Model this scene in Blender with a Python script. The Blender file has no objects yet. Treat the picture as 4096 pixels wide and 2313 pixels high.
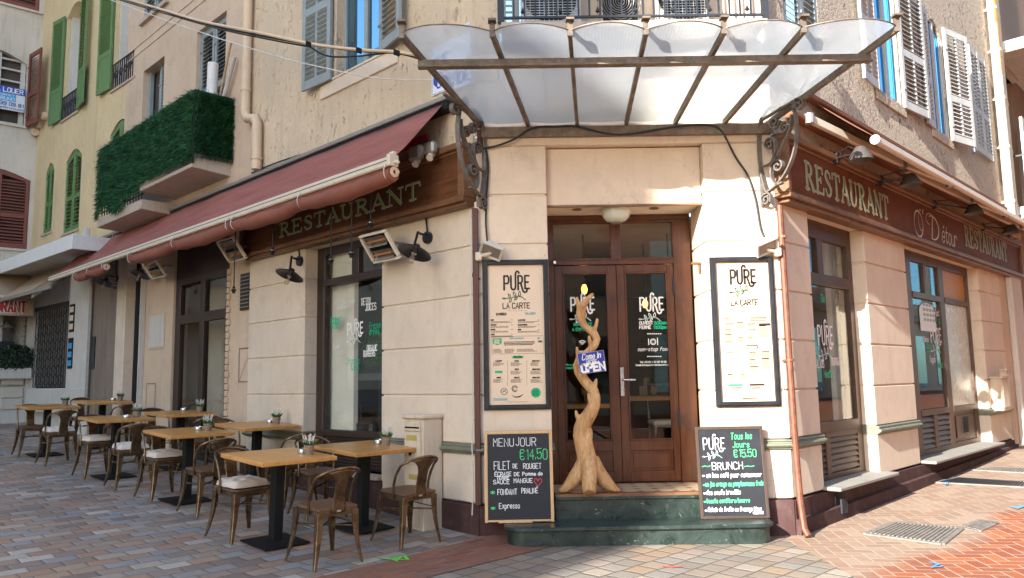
import bpy, bmesh, math, random
from math import sin, cos, pi, radians, sqrt, atan2, tan
from mathutils import Vector, Matrix
random.seed(7)
SC = bpy.context.scene
COL = SC.collection
# ------------------------------------------------------------------ camera
FPX, TILT, ROLL, YAW, HC = 3090.0, radians(6.66), radians(1.0), radians(0.5), 1.42
fw = Vector((sin(YAW)*cos(TILT), cos(YAW)*cos(TILT), sin(TILT)))
r0 = Vector((cos(YAW), -sin(YAW), 0)); u0 = r0.cross(fw)
rt = r0*cos(ROLL) - u0*sin(ROLL); up = r0*sin(ROLL) + u0*cos(ROLL)
CAMP = Vector((0, 0, HC))
cd = bpy.data.cameras.new('camera'); cam = bpy.data.objects.new('camera', cd); COL.objects.link(cam)
cd.sensor_width = 36.0; cd.sensor_fit = 'HORIZONTAL'; cd.lens = FPX/4096*36.0
cd.clip_start = 0.05; cd.clip_end = 500
cam.matrix_world = Matrix(((rt.x, up.x, -fw.x, 0), (rt.y, up.y, -fw.y, 0), (rt.z, up.z, -fw.z, HC), (0, 0, 0, 1)))
SC.camera = cam
# ------------------------------------------------------------------ light
SUN_AZ = Vector((-.645, -.764)).normalized(); SUN_EL = radians(23.5)
w = bpy.data.worlds.new('World'); SC.world = w; w.use_nodes = True
wn = w.node_tree.nodes; wl = w.node_tree.links
bg = wn['Background']; sky = wn.new('ShaderNodeTexSky'); sky.sky_type = 'NISHITA'; sky.sun_disc = False
sky.sun_elevation = SUN_EL; sky.sun_rotation = atan2(SUN_AZ.x, SUN_AZ.y); sky.air_density = 1.0; sky.dust_density = 0.6
wl.new(sky.outputs[0], bg.inputs[0]); bg.inputs[1].default_value = 0.12
sl = bpy.data.lights.new('sun', 'SUN'); sl.energy = 4.0; sl.angle = radians(0.53); sl.color = (1.0, .965, .90)
so = bpy.data.objects.new('sun', sl); COL.objects.link(so)
tv = Vector((-SUN_AZ.x*cos(SUN_EL), -SUN_AZ.y*cos(SUN_EL), -sin(SUN_EL)))
so.rotation_euler = tv.to_track_quat('-Z', 'Y').to_euler(); so.location = (-10, -14, 14)
SC.view_settings.view_transform = 'Standard'; SC.view_settings.look = 'None'
SC.view_settings.exposure = 2.1; SC.view_settings.gamma = 1.0; SC.view_settings.use_curve_mapping = False
SC.cycles.use_denoising = True; SC.cycles.max_bounces = 8; SC.cycles.diffuse_bounces = 4
SC.cycles.transparent_max_bounces = 16; SC.cycles.sample_clamp_indirect = 6.0
SC.cycles.caustics_reflective = False; SC.cycles.caustics_refractive = False
# ------------------------------------------------------------------ frames of the three facades
class Frame:                      # local axes: x to the viewer's right, y into the wall, z up
    def __init__(s, ox, oy, deg):
        s.o = Vector((ox, oy, 0)); s.a = radians(deg)
        s.x = Vector((cos(s.a), sin(s.a), 0)); s.y = Vector((-sin(s.a), cos(s.a), 0))
    def w(s, x, y, z): return s.o + s.x*x + s.y*y + Vector((0, 0, z))
    def l(s, p): v = p - s.o; return v.dot(s.x), v.dot(s.y), p.z
def ray(px, py):
    k = 4096/2576; return fw + rt*((px*k-2048)/FPX) - up*((py*k-1156.5)/FPX)
def on(F, px, py, y=0.0):         # where the line of sight meets the plane y of a facade: (x, z)
    d = ray(px, py); t = (F.w(0, y, 0)-CAMP).dot(F.y)/d.dot(F.y); q = F.l(CAMP+d*t); return q[0], q[2]
L = Frame(-.26, 7.15, -45); C = Frame(0, 7.15, 0); R = Frame(2.573, 7.15, 45)
yo = L.w(-9.53, 0, 0); Y = Frame(yo.x, yo.y, -42.5)
wo = Y.w(-4.985, 0, 0); W = Frame(wo.x, wo.y, 40.5)
G0 = Frame(0, 0, 0)
s2 = sqrt(.5)
def ground_z(x, y):
    tl = (-(x+.26)+(y-7.15))*s2; nl = -(x+.26)*s2-(y-7.15)*s2
    t2 = ((x-2.573)+(y-7.15))*s2
    a = 0 if tl < .2 else (.05*(tl-.2) if tl < 5 else .24+.042*(min(tl, 22)-5))
    c = .034*max(0, min(1, 1-nl/1.2))*max(0, min(1, (tl+.5)/.4))
    t = max(0, min(t2, 16)); b = .0022*t*t+.002*t-(.018*max(0, min(1, (t2+1.2)/1.0))*max(0, 1-t/2))
    return a+c+b
# ------------------------------------------------------------------ mesh builder
class MB:
    def __init__(s): s.v = []; s.f = []; s.mi = []
    def add(s, vs, fs, m=0):
        n = len(s.v); s.v += [tuple(p) for p in vs]
        for f in fs: s.f.append([i+n for i in f]); s.mi.append(m)
    def box(s, x0, x1, y0, y1, z0, z1, m=0):
        if x0 > x1: x0, x1 = x1, x0
        if y0 > y1: y0, y1 = y1, y0
        if z0 > z1: z0, z1 = z1, z0
        s.add([(x0,y0,z0),(x1,y0,z0),(x1,y1,z0),(x0,y1,z0),(x0,y0,z1),(x1,y0,z1),(x1,y1,z1),(x0,y1,z1)],
              [(0,3,2,1),(4,5,6,7),(0,1,5,4),(1,2,6,5),(2,3,7,6),(3,0,4,7)], m); return s
    def quad(s, a, b, c, d, m=0): s.add([a,b,c,d], [(0,1,2,3)], m); return s
    def obox(s, a, b, wd, th, upv=(0,0,1), m=0):       # bar from a to b, wd across, th along upv
        a = Vector(a); b = Vector(b); d = (b-a).normalized(); u = Vector(upv)
        sd = d.cross(u)
        if sd.length < 1e-5: sd = d.cross(Vector((1,0,0)))
        sd.normalize(); u = sd.cross(d).normalized()
        q = [(-1,-1),(1,-1),(1,1),(-1,1)]
        vs = [a+sd*(i*wd/2)+u*(j*th/2) for i,j in q]+[b+sd*(i*wd/2)+u*(j*th/2) for i,j in q]
        s.add(vs, [(0,1,2,3),(4,7,6,5),(0,4,5,1),(1,5,6,2),(2,6,7,3),(3,7,4,0)], m); return s
    def tube(s, pts, r, n=8, m=0, cap=True, sq=(1,1)):
        P = [Vector(p) for p in pts]; rr = r if isinstance(r, (list, tuple)) else [r]*len(P)
        k = len(P); prev = None; base = len(s.v); vs = []
        for i in range(k):
            d = (P[min(i+1,k-1)]-P[max(i-1,0)])
            if d.length < 1e-9: d = Vector((0,0,1))
            d.normalize()
            if prev is None:
                a = Vector((0,0,1)) if abs(d.z) < .9 else Vector((1,0,0))
                prev = (a-d*a.dot(d)).normalized()
            else:
                q = prev-d*prev.dot(d)
                if q.length > 1e-6: prev = q.normalized()
            b = d.cross(prev)
            for j in range(n):
                t = 2*pi*j/n; vs.append(P[i]+(prev*cos(t)*sq[0]+b*sin(t)*sq[1])*rr[i])
        fs = [(i*n+j, i*n+(j+1)%n, (i+1)*n+(j+1)%n, (i+1)*n+j) for i in range(k-1) for j in range(n)]
        if cap: fs += [tuple(range(n-1,-1,-1)), tuple((k-1)*n+j for j in range(n))]
        s.add(vs, fs, m); return s
    def lathe(s, prof, c=(0,0,0), n=20, m=0, sx=1, sy=1):
        vs = [(c[0]+r*cos(2*pi*j/n)*sx, c[1]+r*sin(2*pi*j/n)*sy, c[2]+z) for r,z in prof for j in range(n)]
        fs = [(i*n+j, i*n+(j+1)%n, (i+1)*n+(j+1)%n, (i+1)*n+j) for i in range(len(prof)-1) for j in range(n)]
        s.add(vs, fs, m); return s
    def prism(s, poly, y0, y1, ax='y', m=0):           # closed outline (x,z) pushed along y (or (x,y) along z, (y,z) along x)
        k = len(poly)
        mk = {'y': lambda p, t: (p[0], t, p[1]), 'z': lambda p, t: (p[0], p[1], t), 'x': lambda p, t: (t, p[0], p[1])}[ax]
        vs = [mk(p, y0) for p in poly]+[mk(p, y1) for p in poly]
        s.add(vs, [tuple(range(k)), tuple(range(2*k-1, k-1, -1))]+[(i, (i+1)%k+0, (i+1)%k+k, i+k) for i in range(k)], m); return s
    def grid(s, fn, nu, nv, m=0):
        vs = [fn(i/nu, j/nv) for j in range(nv+1) for i in range(nu+1)]
        s.add(vs, [(j*(nu+1)+i, j*(nu+1)+i+1, (j+1)*(nu+1)+i+1, (j+1)*(nu+1)+i) for j in range(nv) for i in range(nu)], m); return s
    def ribbon(s, pts, wd, y, m=0, plane=None):        # flat stroke in the x-z plane at depth y
        k = len(pts)
        if k < 2: return s
        ws = wd if isinstance(wd, (list, tuple)) else [wd]*k
        vs = []
        for i in range(k):
            x, z = pts[i]
            ax, az = pts[max(i-1,0)]; bx, bz = pts[min(i+1,k-1)]
            def un(dx, dz):
                q = math.hypot(dx, dz) or 1; return dx/q, dz/q
            d1 = un(x-ax, z-az) if i > 0 else None; d2 = un(bx-x, bz-z) if i < k-1 else None
            if d1 and d2:
                n = un(-(d1[1]+d2[1]), d1[0]+d2[0]); c = max(.45, n[0]*-d1[1]+n[1]*d1[0])
            else:
                d = d1 or d2; n = (-d[1], d[0]); c = 1
            e = (0, 0)
            if i == 0: e = (-d2[0]*ws[i]*.35, -d2[1]*ws[i]*.35)
            if i == k-1: e = (d1[0]*ws[i]*.35, d1[1]*ws[i]*.35)
            h = ws[i]/2/c
            for sg in (1, -1): vs.append((x+e[0]+n[0]*h*sg, y, z+e[1]+n[1]*h*sg))
        s.add(vs, [(2*i, 2*i+1, 2*i+3, 2*i+2) for i in range(k-1)], m); return s
    def flatbar(s, pts, F2, wd, th):                   # iron scroll: 2D points in a vertical plane, bar wd across the plane
        o, ex, ez, ey = F2; k = len(pts); vs = []
        for i in range(k):
            a = pts[max(i-1,0)]; b = pts[min(i+1,k-1)]; dx, dz = b[0]-a[0], b[1]-a[1]; q = math.hypot(dx,dz) or 1
            nx, nz = -dz/q, dx/q
            for su, sv in ((-1,-1),(1,-1),(1,1),(-1,1)):
                p = o+ex*(pts[i][0]+nx*th/2*su)+ez*(pts[i][1]+nz*th/2*su)+ey*(wd/2*sv); vs.append(p)
        fs = [(4*i+j, 4*i+(j+1)%4, 4*i+4+(j+1)%4, 4*i+4+j) for i in range(k-1) for j in range(4)]+[(3,2,1,0), tuple(4*(k-1)+j for j in range(4))]
        s.add(vs, fs); return s
BASE = {}
def _mesh(name, mb, mats, off, bev=0, smooth=True, ang=35, subd=0):
    me = bpy.data.meshes.new(name)
    me.from_pydata([(p[0]-off[0], p[1]-off[1], p[2]-off[2]) for p in mb.v], [], mb.f)
    for m in (mats if isinstance(mats, (list, tuple)) else [mats]): me.materials.append(m)
    me.polygons.foreach_set('material_index', mb.mi)
    bm = bmesh.new(); bm.from_mesh(me)
    bmesh.ops.recalc_face_normals(bm, faces=bm.faces)
    if bev:
        es = [e for e in bm.edges if len(e.link_faces) == 2 and e.calc_face_angle(0) > .5]
        bmesh.ops.bevel(bm, geom=es, offset=bev, segments=1, affect='EDGES', clamp_overlap=True)
    bm.to_mesh(me); bm.free()
    if smooth:
        me.polygons.foreach_set('use_smooth', [True]*len(me.polygons))
        me.set_sharp_from_angle(angle=radians(ang))
    me.update(); return me
def props(o, label, cat, group=None, kind=None):
    if label: o['label'] = label
    if cat: o['category'] = cat
    if group: o['group'] = group
    if kind: o['kind'] = kind
def thing(name, label, cat, F, b=(0,0,0), group=None, yaw=0):
    o = bpy.data.objects.new(name, None); COL.objects.link(o); o.empty_display_size = .1
    o.location = F.w(*b); o.rotation_euler = (0, 0, F.a+yaw); props(o, label, cat, group); BASE[o.name] = b; return o
ONE = {'blades','foliage','leaves','blossoms','quoin','brick_patch','cable_tangle','plinth','lattice','bars','balcony_railing','window_railing','grille','scrollwork','ribs'}
def pieces(mb):
    n = len(mb.v); pa = list(range(n))
    def find(i):
        while pa[i] != i: pa[i] = pa[pa[i]]; i = pa[i]
        return i
    for f in mb.f:
        a = find(f[0])
        for i in f[1:]: pa[find(i)] = a
    isl = {}
    for i in range(n): isl.setdefault(find(i), []).append(i)
    ids = list(isl)
    if len(ids) < 2 or len(ids) > 700: return None
    bx = []
    for r in ids:
        P = [mb.v[i] for i in isl[r]]; lo = [min(p[k] for p in P) for k in range(3)]; hi = [max(p[k] for p in P) for k in range(3)]; bx.append((lo, hi, max(hi[k]-lo[k] for k in range(3))))
    q = list(range(len(ids)))
    def fq(i):
        while q[i] != i: q[i] = q[q[i]]; i = q[i]
        return i
    for i in range(len(ids)):
        for j in range(i+1, len(ids)):
            g = math.sqrt(sum(max(0, bx[i][0][k]-bx[j][1][k], bx[j][0][k]-bx[i][1][k])**2 for k in range(3)))
            if g <= max(.02, .5*max(bx[i][2], bx[j][2]))*.97: q[fq(j)] = fq(i)
    root = {r: fq(k) for k, r in enumerate(ids)}
    gs = sorted(set(root.values()))
    if len(gs) < 2 or len(gs) > 40: return None
    out = {g: (MB(), {}) for g in gs}
    for f, m in zip(mb.f, mb.mi):
        b, mp = out[root[find(f[0])]]
        for i in f:
            if i not in mp: mp[i] = len(b.v); b.v.append(mb.v[i])
        b.f.append([mp[i] for i in f]); b.mi.append(m)
    return [out[g][0] for g in gs if out[g][0].f]
def part(mb, name, mats, parent, bev=0, label=None, top=None, **k):
    ps = None if name in ONE else pieces(mb)
    if ps:
        os_ = [part1(p, name, mats, parent, bev, label, top, **k) for p in ps]; return os_[0]
    return part1(mb, name, mats, parent, bev, label, top, **k)
def part1(mb, name, mats, parent, bev=0, label=None, top=None, **k):
    t = top or parent
    b = BASE[t.name]
    o = bpy.data.objects.new(name, _mesh(name, mb, mats, b, bev, **k)); COL.objects.link(o); o.parent = parent
    if label: o['label'] = label
    BASE[o.name] = b; return o
def solo(mb, name, label, cat, mats, F, b=(0,0,0), group=None, bev=0, kind=None, **k):
    o = bpy.data.objects.new(name, _mesh(name, mb, mats, b, bev, **k)); COL.objects.link(o)
    o.location = F.w(*b); o.rotation_euler = (0, 0, F.a); props(o, label, cat, group, kind); BASE[o.name] = b; return o
def copy_tree(o, parent=None, label=None):
    c = o.copy(); COL.objects.link(c)
    if parent: c.parent = parent
    if label: c['label'] = label
    for ch in o.children: copy_tree(ch, c)
    return c
# ------------------------------------------------------------------ materials
class NT:
    def __init__(s, name):
        s.m = bpy.data.materials.new(name); s.m.use_nodes = True; s.t = s.m.node_tree; s.n = s.t.nodes; s.k = s.t.links
        s.b = s.n['Principled BSDF']; s.out = s.n['Material Output']
        s.tc = s.n.new('ShaderNodeTexCoord')
    def new(s, t, **k):
        q = s.n.new('ShaderNode'+t)
        for a, v in k.items(): setattr(q, a, v)
        return q
    def set(s, sock, v):
        if isinstance(v, bpy.types.NodeSocket): s.k.new(v, sock)
        else:
            if sock.type == 'RGBA' and len(v) == 3: v = (*v, 1)
            sock.default_value = v
    def math(s, op, a, b=0.0, c=0.0):
        q = s.new('Math', operation=op); s.set(q.inputs[0], a); s.set(q.inputs[1], b); s.set(q.inputs[2], c); return q.outputs[0]
    def mix(s, f, a, b, mode='MIX'):
        q = s.new('Mix', data_type='RGBA', blend_type=mode); s.set(q.inputs[0], f); s.set(q.inputs[6], a); s.set(q.inputs[7], b); return q.outputs[2]
    def co(s, scale=(1,1,1), rot=0, kind='Object'):
        q = s.new('Mapping'); s.k.new(s.tc.outputs[kind], q.inputs[0]); q.inputs['Scale'].default_value = scale
        q.inputs['Rotation'].default_value = (0, 0, rot); return q.outputs[0]
    def noise(s, vec, sc, det=4, rough=.6, out=0, dist=0):
        q = s.new('TexNoise'); s.set(q.inputs['Vector'], vec); q.inputs['Scale'].default_value = sc; q.inputs['Detail'].default_value = det
        q.inputs['Roughness'].default_value = rough; q.inputs['Distortion'].default_value = dist; return q.outputs[out]
    def ramp(s, f, stops, interp='LINEAR'):
        q = s.new('ValToRGB'); q.color_ramp.interpolation = interp; e = q.color_ramp.elements
        while len(e) < len(stops): e.new(.5)
        for i, (p, c) in enumerate(stops):
            e[i].position = p; e[i].color = (*c, 1) if not isinstance(c, (int, float)) else (c, c, c, 1)
        s.set(q.inputs[0], f); return q.outputs[0]
    def bump(s, h, st=.3, d=.01):
        q = s.new('Bump'); q.inputs['Strength'].default_value = st; q.inputs['Distance'].default_value = d; s.set(q.inputs['Height'], h)
        s.k.new(q.outputs[0], s.b.inputs['Normal']); return q.outputs[0]
    def base(s, c): s.set(s.b.inputs['Base Color'], c); return s
    def p(s, rough=.6, metal=0., spec=.5, **k):
        s.set(s.b.inputs['Roughness'], rough); s.set(s.b.inputs['Metallic'], metal); s.b.inputs['Specular IOR Level'].default_value = spec
        for a, v in k.items(): s.set(s.b.inputs[a.replace('_', ' ')], v)
        return s
def sc(c, f): return tuple(min(1, x*f) for x in c)
def plain(name, c, rough=.55, metal=0., var=.12, nsc=9., bst=.05, spec=.4):
    t = NT(name); n = t.noise(t.co(), nsc, 5)
    t.base(t.mix(t.ramp(n, [(.3, 0), (.72, 1)]), sc(c, 1-var), sc(c, 1+var))).p(t.math('MULTIPLY_ADD', n, .25, rough-.12), metal, spec)
    if bst: t.bump(t.noise(t.co(), nsc*6, 3), bst, .004)
    return t.m
def plaster(name, c, dirt=(.2,.15,.1), amt=.35, bst=.12, pits=False, fine=60, streak=True):
    t = NT(name); v = t.co()
    n1 = t.noise(v, 1.1, 6, .65); n2 = t.noise(v, 14, 5, .7)
    col = t.mix(t.ramp(n1, [(.3, 0), (.7, 1)]), sc(c, .88), sc(c, 1.08))
    col = t.mix(t.math('MULTIPLY', t.ramp(n2, [(.42, 0), (.75, 1)]), .25), col, sc(c, .8))
    if streak:
        st = t.noise(t.co((9, 9, .7)), 1.0, 5, .7)
        col = t.mix(t.math('MULTIPLY', t.ramp(st, [(.52, 0), (.78, 1)]), amt), col, dirt)
    h = t.noise(v, fine, 3, .6)
    if not pits and amt < .3:
        vo = t.new('TexVoronoi', feature='DISTANCE_TO_EDGE'); vo.inputs['Scale'].default_value = 1.4
        wv = t.new('VectorMath', operation='MULTIPLY_ADD'); t.k.new(t.noise(v, 3.5, 4, .6, out=1), wv.inputs[0]); wv.inputs[1].default_value = (.5,.5,.5); t.k.new(v, wv.inputs[2]); t.k.new(wv.outputs[0], vo.inputs['Vector'])
        ck = t.math('MULTIPLY', t.ramp(vo.outputs[0], [(0, 1), (.0045, 0)]), t.ramp(t.noise(v, .8, 2), [(.50, 0), (.60, .55)])); col = t.mix(ck, col, dirt)
        ch = t.ramp(t.noise(v, 31, 2), [(.745, 0), (.76, .7)]); col = t.mix(ch, col, sc(c, .45))
        sm = t.noise(t.co((1.2,1.2,1.0)), 3.2, 6, .75); col = t.mix(t.math('MULTIPLY', t.ramp(sm, [(.53, 0), (.74, 1)]), .34), col, sc(dirt, 1.3))
    if pits:
        dv = t.co((1, 1, .55)); pn = t.noise(dv, 17, 4, .62, dist=.8); pm = t.ramp(pn, [(.30, 1), (.41, 0)])
        pm2 = t.noise(v, 2.2, 3); pm = t.math('MULTIPLY', pm, t.ramp(pm2, [(.40, 0.1), (.6, 1)]))
        col = t.mix(t.math('MULTIPLY', pm, .5), col, sc(c, .52))
        h = t.math('SUBTRACT', t.math('MULTIPLY_ADD', t.noise(v, 26, 4), .9, t.math('MULTIPLY', h, .35)), t.math('MULTIPLY', pm, 1.5))
    t.base(col).p(.85, 0, .2); t.bump(h, bst*(3.2 if pits else 1), .012 if pits else .006)
    return t.m
def woodmat(name, c1, c2, axis='x', scale=1., rough=.4, dark=None, spec=.5):
    t = NT(name); s = {'x': (1.2, 14, 14), 'y': (14, 1.2, 14), 'z': (14, 14, 1.2)}[axis]
    v = t.co(tuple(q*scale for q in s)); n = t.noise(v, 1.6, 7, .65, dist=.6); n2 = t.noise(v, 9, 3)
    col = t.mix(t.ramp(n, [(.3, 0), (.7, 1)]), c1, c2)
    col = t.mix(t.math('MULTIPLY', n2, .3), col, sc(c1, .7))
    if dark: col = t.mix(t.math('MULTIPLY', t.ramp(t.noise(t.co(), 2.6, 5, .7), [(.45, 0), (.72, 1)]), .8), col, dark)
    t.base(col).p(t.math('MULTIPLY_ADD', n, .2, rough-.1), 0, spec); t.bump(n2, .08, .003); return t.m
def cells(t, bw, bh, rot, stag=.5, jit=True):          # staggered stones: returns (random per stone 1, random 2, joint mask)
    v = t.co((1, 1, 1), rot); sp = t.new('SeparateXYZ')
    if jit:
        wv = t.noise(v, 3.4, 3, .6, out=1); va = t.new('VectorMath', operation='MULTIPLY_ADD'); t.k.new(wv, va.inputs[0]); va.inputs[1].default_value = (.05,.04,0); t.k.new(v, va.inputs[2]); t.k.new(va.outputs[0], sp.inputs[0])
    else: t.k.new(v, sp.inputs[0])
    vv = t.math('DIVIDE', sp.outputs[1], bh); row = t.math('FLOOR', vv); fv = t.math('SUBTRACT', vv, row)
    wr = t.new('TexWhiteNoise', noise_dimensions='1D'); t.k.new(row, wr.inputs['W'])
    uu = t.math('ADD', t.math('DIVIDE', sp.outputs[0], bw), t.math('ADD', t.math('MULTIPLY', row, stag), t.math('MULTIPLY', wr.outputs[0], .3 if jit else 0)))
    colm = t.math('FLOOR', uu); fu = t.math('SUBTRACT', uu, colm)
    cv = t.new('CombineXYZ'); t.k.new(colm, cv.inputs[0]); t.k.new(row, cv.inputs[1])
    wn_ = t.new('TexWhiteNoise', noise_dimensions='3D'); t.k.new(cv.outputs[0], wn_.inputs[0])
    eu = t.math('MULTIPLY', t.math('MINIMUM', fu, t.math('SUBTRACT', 1, fu)), bw); ev = t.math('MULTIPLY', t.math('MINIMUM', fv, t.math('SUBTRACT', 1, fv)), bh)
    sx = t.new('SeparateColor'); t.k.new(wn_.outputs[1], sx.inputs[0])
    return wn_.outputs[0], sx.outputs[1], t.math('MINIMUM', eu, ev), v
def setts(name, bw, bh, pal, joint, rot, jw=.006, stag=.5, bst=.5, dirt=.5):
    t = NT(name); r1, r2, e, v = cells(t, bw, bh, rot, stag)
    n = len(pal); col = t.ramp(r1, [((i+.0)/n, c) for i, c in enumerate(pal)], 'CONSTANT')
    g = t.noise(v, 22, 6, .7); g2 = t.noise(v, 90, 3)
    col = t.mix(t.math('MULTIPLY', t.ramp(g, [(.35, 0), (.7, 1)]), .45), col, t.mix(.5, col, (.15,.13,.115)))
    col = t.mix(t.math('MULTIPLY', r2, .35), col, (.22,.17,.13))
    d = t.noise(v, .9, 6, .7); col = t.mix(t.math('MULTIPLY', t.ramp(d, [(.42, 0), (.75, 1)]), dirt*.7), col, (.14,.12,.105))
    sp_ = t.noise(v, 47, 2); col = t.mix(t.ramp(sp_, [(.74, 0), (.76, .6)]), col, (.55,.52,.48)); sp2 = t.noise(v, 19, 3); col = t.mix(t.ramp(sp2, [(.70, 0), (.74, .6)]), col, (.05,.042,.036))
    jm = t.ramp(t.math('ADD', e, t.math('MULTIPLY', g2, .004)), [(0, 1), (jw, .8), (jw*1.8, 0)])
    t.base(t.mix(jm, col, joint)).p(t.math('MULTIPLY_ADD', g, -.25, .75), 0, .4)
    h = t.math('ADD', t.math('MULTIPLY', t.ramp(e, [(0, 0), (.022, 1)]), 1.0), t.math('ADD', t.math('MULTIPLY', g, .55), t.math('MULTIPLY', r2, .25)))
    t.bump(h, bst, .012); return t.m
def herring(name, wd, rot, pal, joint, fadeF):
    t = NT(name); v = t.co((1/wd, 1/wd, 1), rot); sp = t.new('SeparateXYZ'); t.k.new(v, sp.inputs[0])
    i = t.math('FLOOR', sp.outputs[0]); j = t.math('FLOOR', sp.outputs[1]); fx = t.math('SUBTRACT', sp.outputs[0], i); fy = t.math('SUBTRACT', sp.outputs[1], j)
    d = t.math('FLOORED_MODULO', t.math('SUBTRACT', i, j), 4.0)
    def eq(k): return t.math('COMPARE', d, float(k), .1)
    d0, d1, d2, d3 = eq(0), eq(1), eq(2), eq(3)
    ci = t.math('SUBTRACT', i, d1); cj = t.math('SUBTRACT', j, d2)
    cv = t.new('CombineXYZ'); t.k.new(ci, cv.inputs[0]); t.k.new(cj, cv.inputs[1]); wn_ = t.new('TexWhiteNoise', noise_dimensions='2D'); t.k.new(cv.outputs[0], wn_.inputs[0])
    ox, oy = t.math('SUBTRACT', 1, fx), t.math('SUBTRACT', 1, fy)
    el = t.math('ADD', fx, t.math('MULTIPLY', d1, 9)); er = t.math('ADD', ox, t.math('MULTIPLY', d0, 9))
    eb = t.math('ADD', fy, t.math('MULTIPLY', d2, 9)); et = t.math('ADD', oy, t.math('MULTIPLY', d3, 9))
    e = t.math('MINIMUM', t.math('MINIMUM', el, er), t.math('MINIMUM', eb, et))
    n = len(pal[0]); c0 = t.ramp(wn_.outputs[0], [(k/n, c) for k, c in enumerate(pal[0])], 'CONSTANT'); c1 = t.ramp(wn_.outputs[0], [(k/n, c) for k, c in enumerate(pal[1])], 'CONSTANT')
    g = t.noise(v, 3.0, 6, .7)
    # which bricks are the newer, redder ones: the strip along the kerb side
    q = t.new('SeparateXYZ'); t.k.new(t.co((1,1,1), -radians(45)), q.inputs[0])
    f = t.math('ADD', t.math('MULTIPLY', t.math('ADD', q.outputs[1], fadeF[0]), -fadeF[1]), t.math('MULTIPLY', t.noise(t.co(), .8, 3), 1.0))
    col = t.mix(t.ramp(f, [(.42, 0), (.6, 1)]), c0, c1)
    col = t.mix(t.math('MULTIPLY', t.ramp(g, [(.4, 0), (.75, 1)]), .35), col, (.17,.12,.09))
    t.base(t.mix(t.ramp(e, [(0, 1), (.045, .9), (.07, 0)]), col, joint)).p(.75, 0, .3)
    t.bump(t.math('ADD', t.ramp(e, [(0, 0), (.10, 1)]), t.math('MULTIPLY', g, .4)), .25, .006); return t.m
def glassmat(name, tint=(.9,.93,.93), refl=(1,1,1), rough=.0, ior=1.5, clear=1.0, body=(.02,.02,.02), mirror=0.):
    t = NT(name); t.n.remove(t.b)
    tr = t.new('BsdfTransparent'); t.set(tr.inputs[0], tint); gl = t.new('BsdfGlossy'); t.set(gl.inputs[0], refl); gl.inputs['Roughness'].default_value = rough
    df = t.new('BsdfDiffuse'); t.set(df.inputs[0], body)
    a = t.new('MixShader'); a.inputs[0].default_value = clear; t.k.new(df.outputs[0], a.inputs[1]); t.k.new(tr.outputs[0], a.inputs[2])
    fr = t.new('Fresnel'); ge = t.new('NewGeometry'); t.k.new(t.math('MULTIPLY_ADD', ge.outputs['Backfacing'], 1/ior-ior, ior), fr.inputs[0])
    f = t.math('ADD', t.math('MULTIPLY', fr.outputs[0], .6), mirror)
    b = t.new('MixShader'); t.k.new(f, b.inputs[0]); t.k.new(a.outputs[0], b.inputs[1]); t.k.new(gl.outputs[0], b.inputs[2]); t.k.new(b.outputs[0], t.out.inputs[0]); return t.m
M = {}
M['cream'] = plaster('cream_paint', (.72,.60,.47), amt=.20, bst=.12, dirt=(.33,.25,.18))
M['creamL'] = plaster('cream_stucco', (.64,.51,.36), pits=True, amt=.25, bst=.30)
M['greyR'] = plaster('grey_rough_stucco', (.55,.47,.37), pits=True, amt=.25, bst=.75, fine=34)
M['beige'] = plaster('beige_render', (.62,.47,.34), amt=.12, bst=.05)
M['yellow'] = plaster('yellow_stucco', (.68,.53,.31), pits=True, amt=.3, bst=.18)
M['white'] = plaster('pale_render', (.60,.53,.44), amt=.5, bst=.1, dirt=(.22,.19,.16))
M['opp'] = plaster('pale_ochre_render', (.76,.66,.52), amt=.2, bst=.05)
M['oldstone'] = plaster('old_stone', (.24,.19,.15), amt=.6, bst=.5, dirt=(.07,.06,.05), fine=18)
M['offwhite'] = plaster('worn_white_paint', (.60,.56,.50), amt=.4, bst=.1, dirt=(.3,.27,.23))
M['plinth'] = plaster('maroon_plinth', (.075,.038,.035), amt=.25, bst=.3, dirt=(.16,.12,.11))
M['moulding'] = plain('sage_moulding', (.17,.18,.13), .5, var=.2)
M['door'] = woodmat('varnished_door_wood', (.065,.020,.009), (.15,.050,.018), 'z', .8, .32, dark=(.028,.011,.007))
M['signwood'] = woodmat('dark_sign_wood', (.07,.026,.011), (.21,.085,.034), 'x', .55, .5, dark=(.040,.016,.008), spec=.25)
M['signred'] = woodmat('red_brown_sign_wood', (.125,.036,.015), (.185,.060,.026), 'x', .6, .62, dark=(.085,.024,.011), spec=.2)
M['trimwood'] = woodmat('trim_wood', (.16,.07,.03), (.26,.13,.06), 'x', 1, .5, dark=(.06,.025,.012))
M['darkwood'] = woodmat('dark_frame_wood', (.028,.016,.011), (.055,.03,.02), 'z', 1, .45)
M['brownwood'] = woodmat('brown_frame_wood', (.07,.035,.022), (.12,.062,.036), 'z', 1, .45, dark=(.04,.02,.014))
M['table'] = woodmat('honey_oak', (.50,.215,.05), (.70,.36,.11), 'x', 1.2, .36, dark=(.44,.19,.05))
def vary(m, amt):
    nt = m.node_tree; b = nt.nodes['Principled BSDF']; l = b.inputs['Base Color'].links[0]; src = l.from_socket; oi = nt.nodes.new('ShaderNodeObjectInfo'); mm = nt.nodes.new('ShaderNodeMath'); mm.operation = 'MULTIPLY_ADD'; nt.links.new(oi.outputs['Random'], mm.inputs[0]); mm.inputs[1].default_value = amt; mm.inputs[2].default_value = 1-amt/2
    h = nt.nodes.new('ShaderNodeHueSaturation'); nt.links.new(src, h.inputs['Color']); nt.links.new(mm.outputs[0], h.inputs['Value']); nt.links.new(h.outputs[0], b.inputs['Base Color'])
vary(M['table'], .30)
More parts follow.
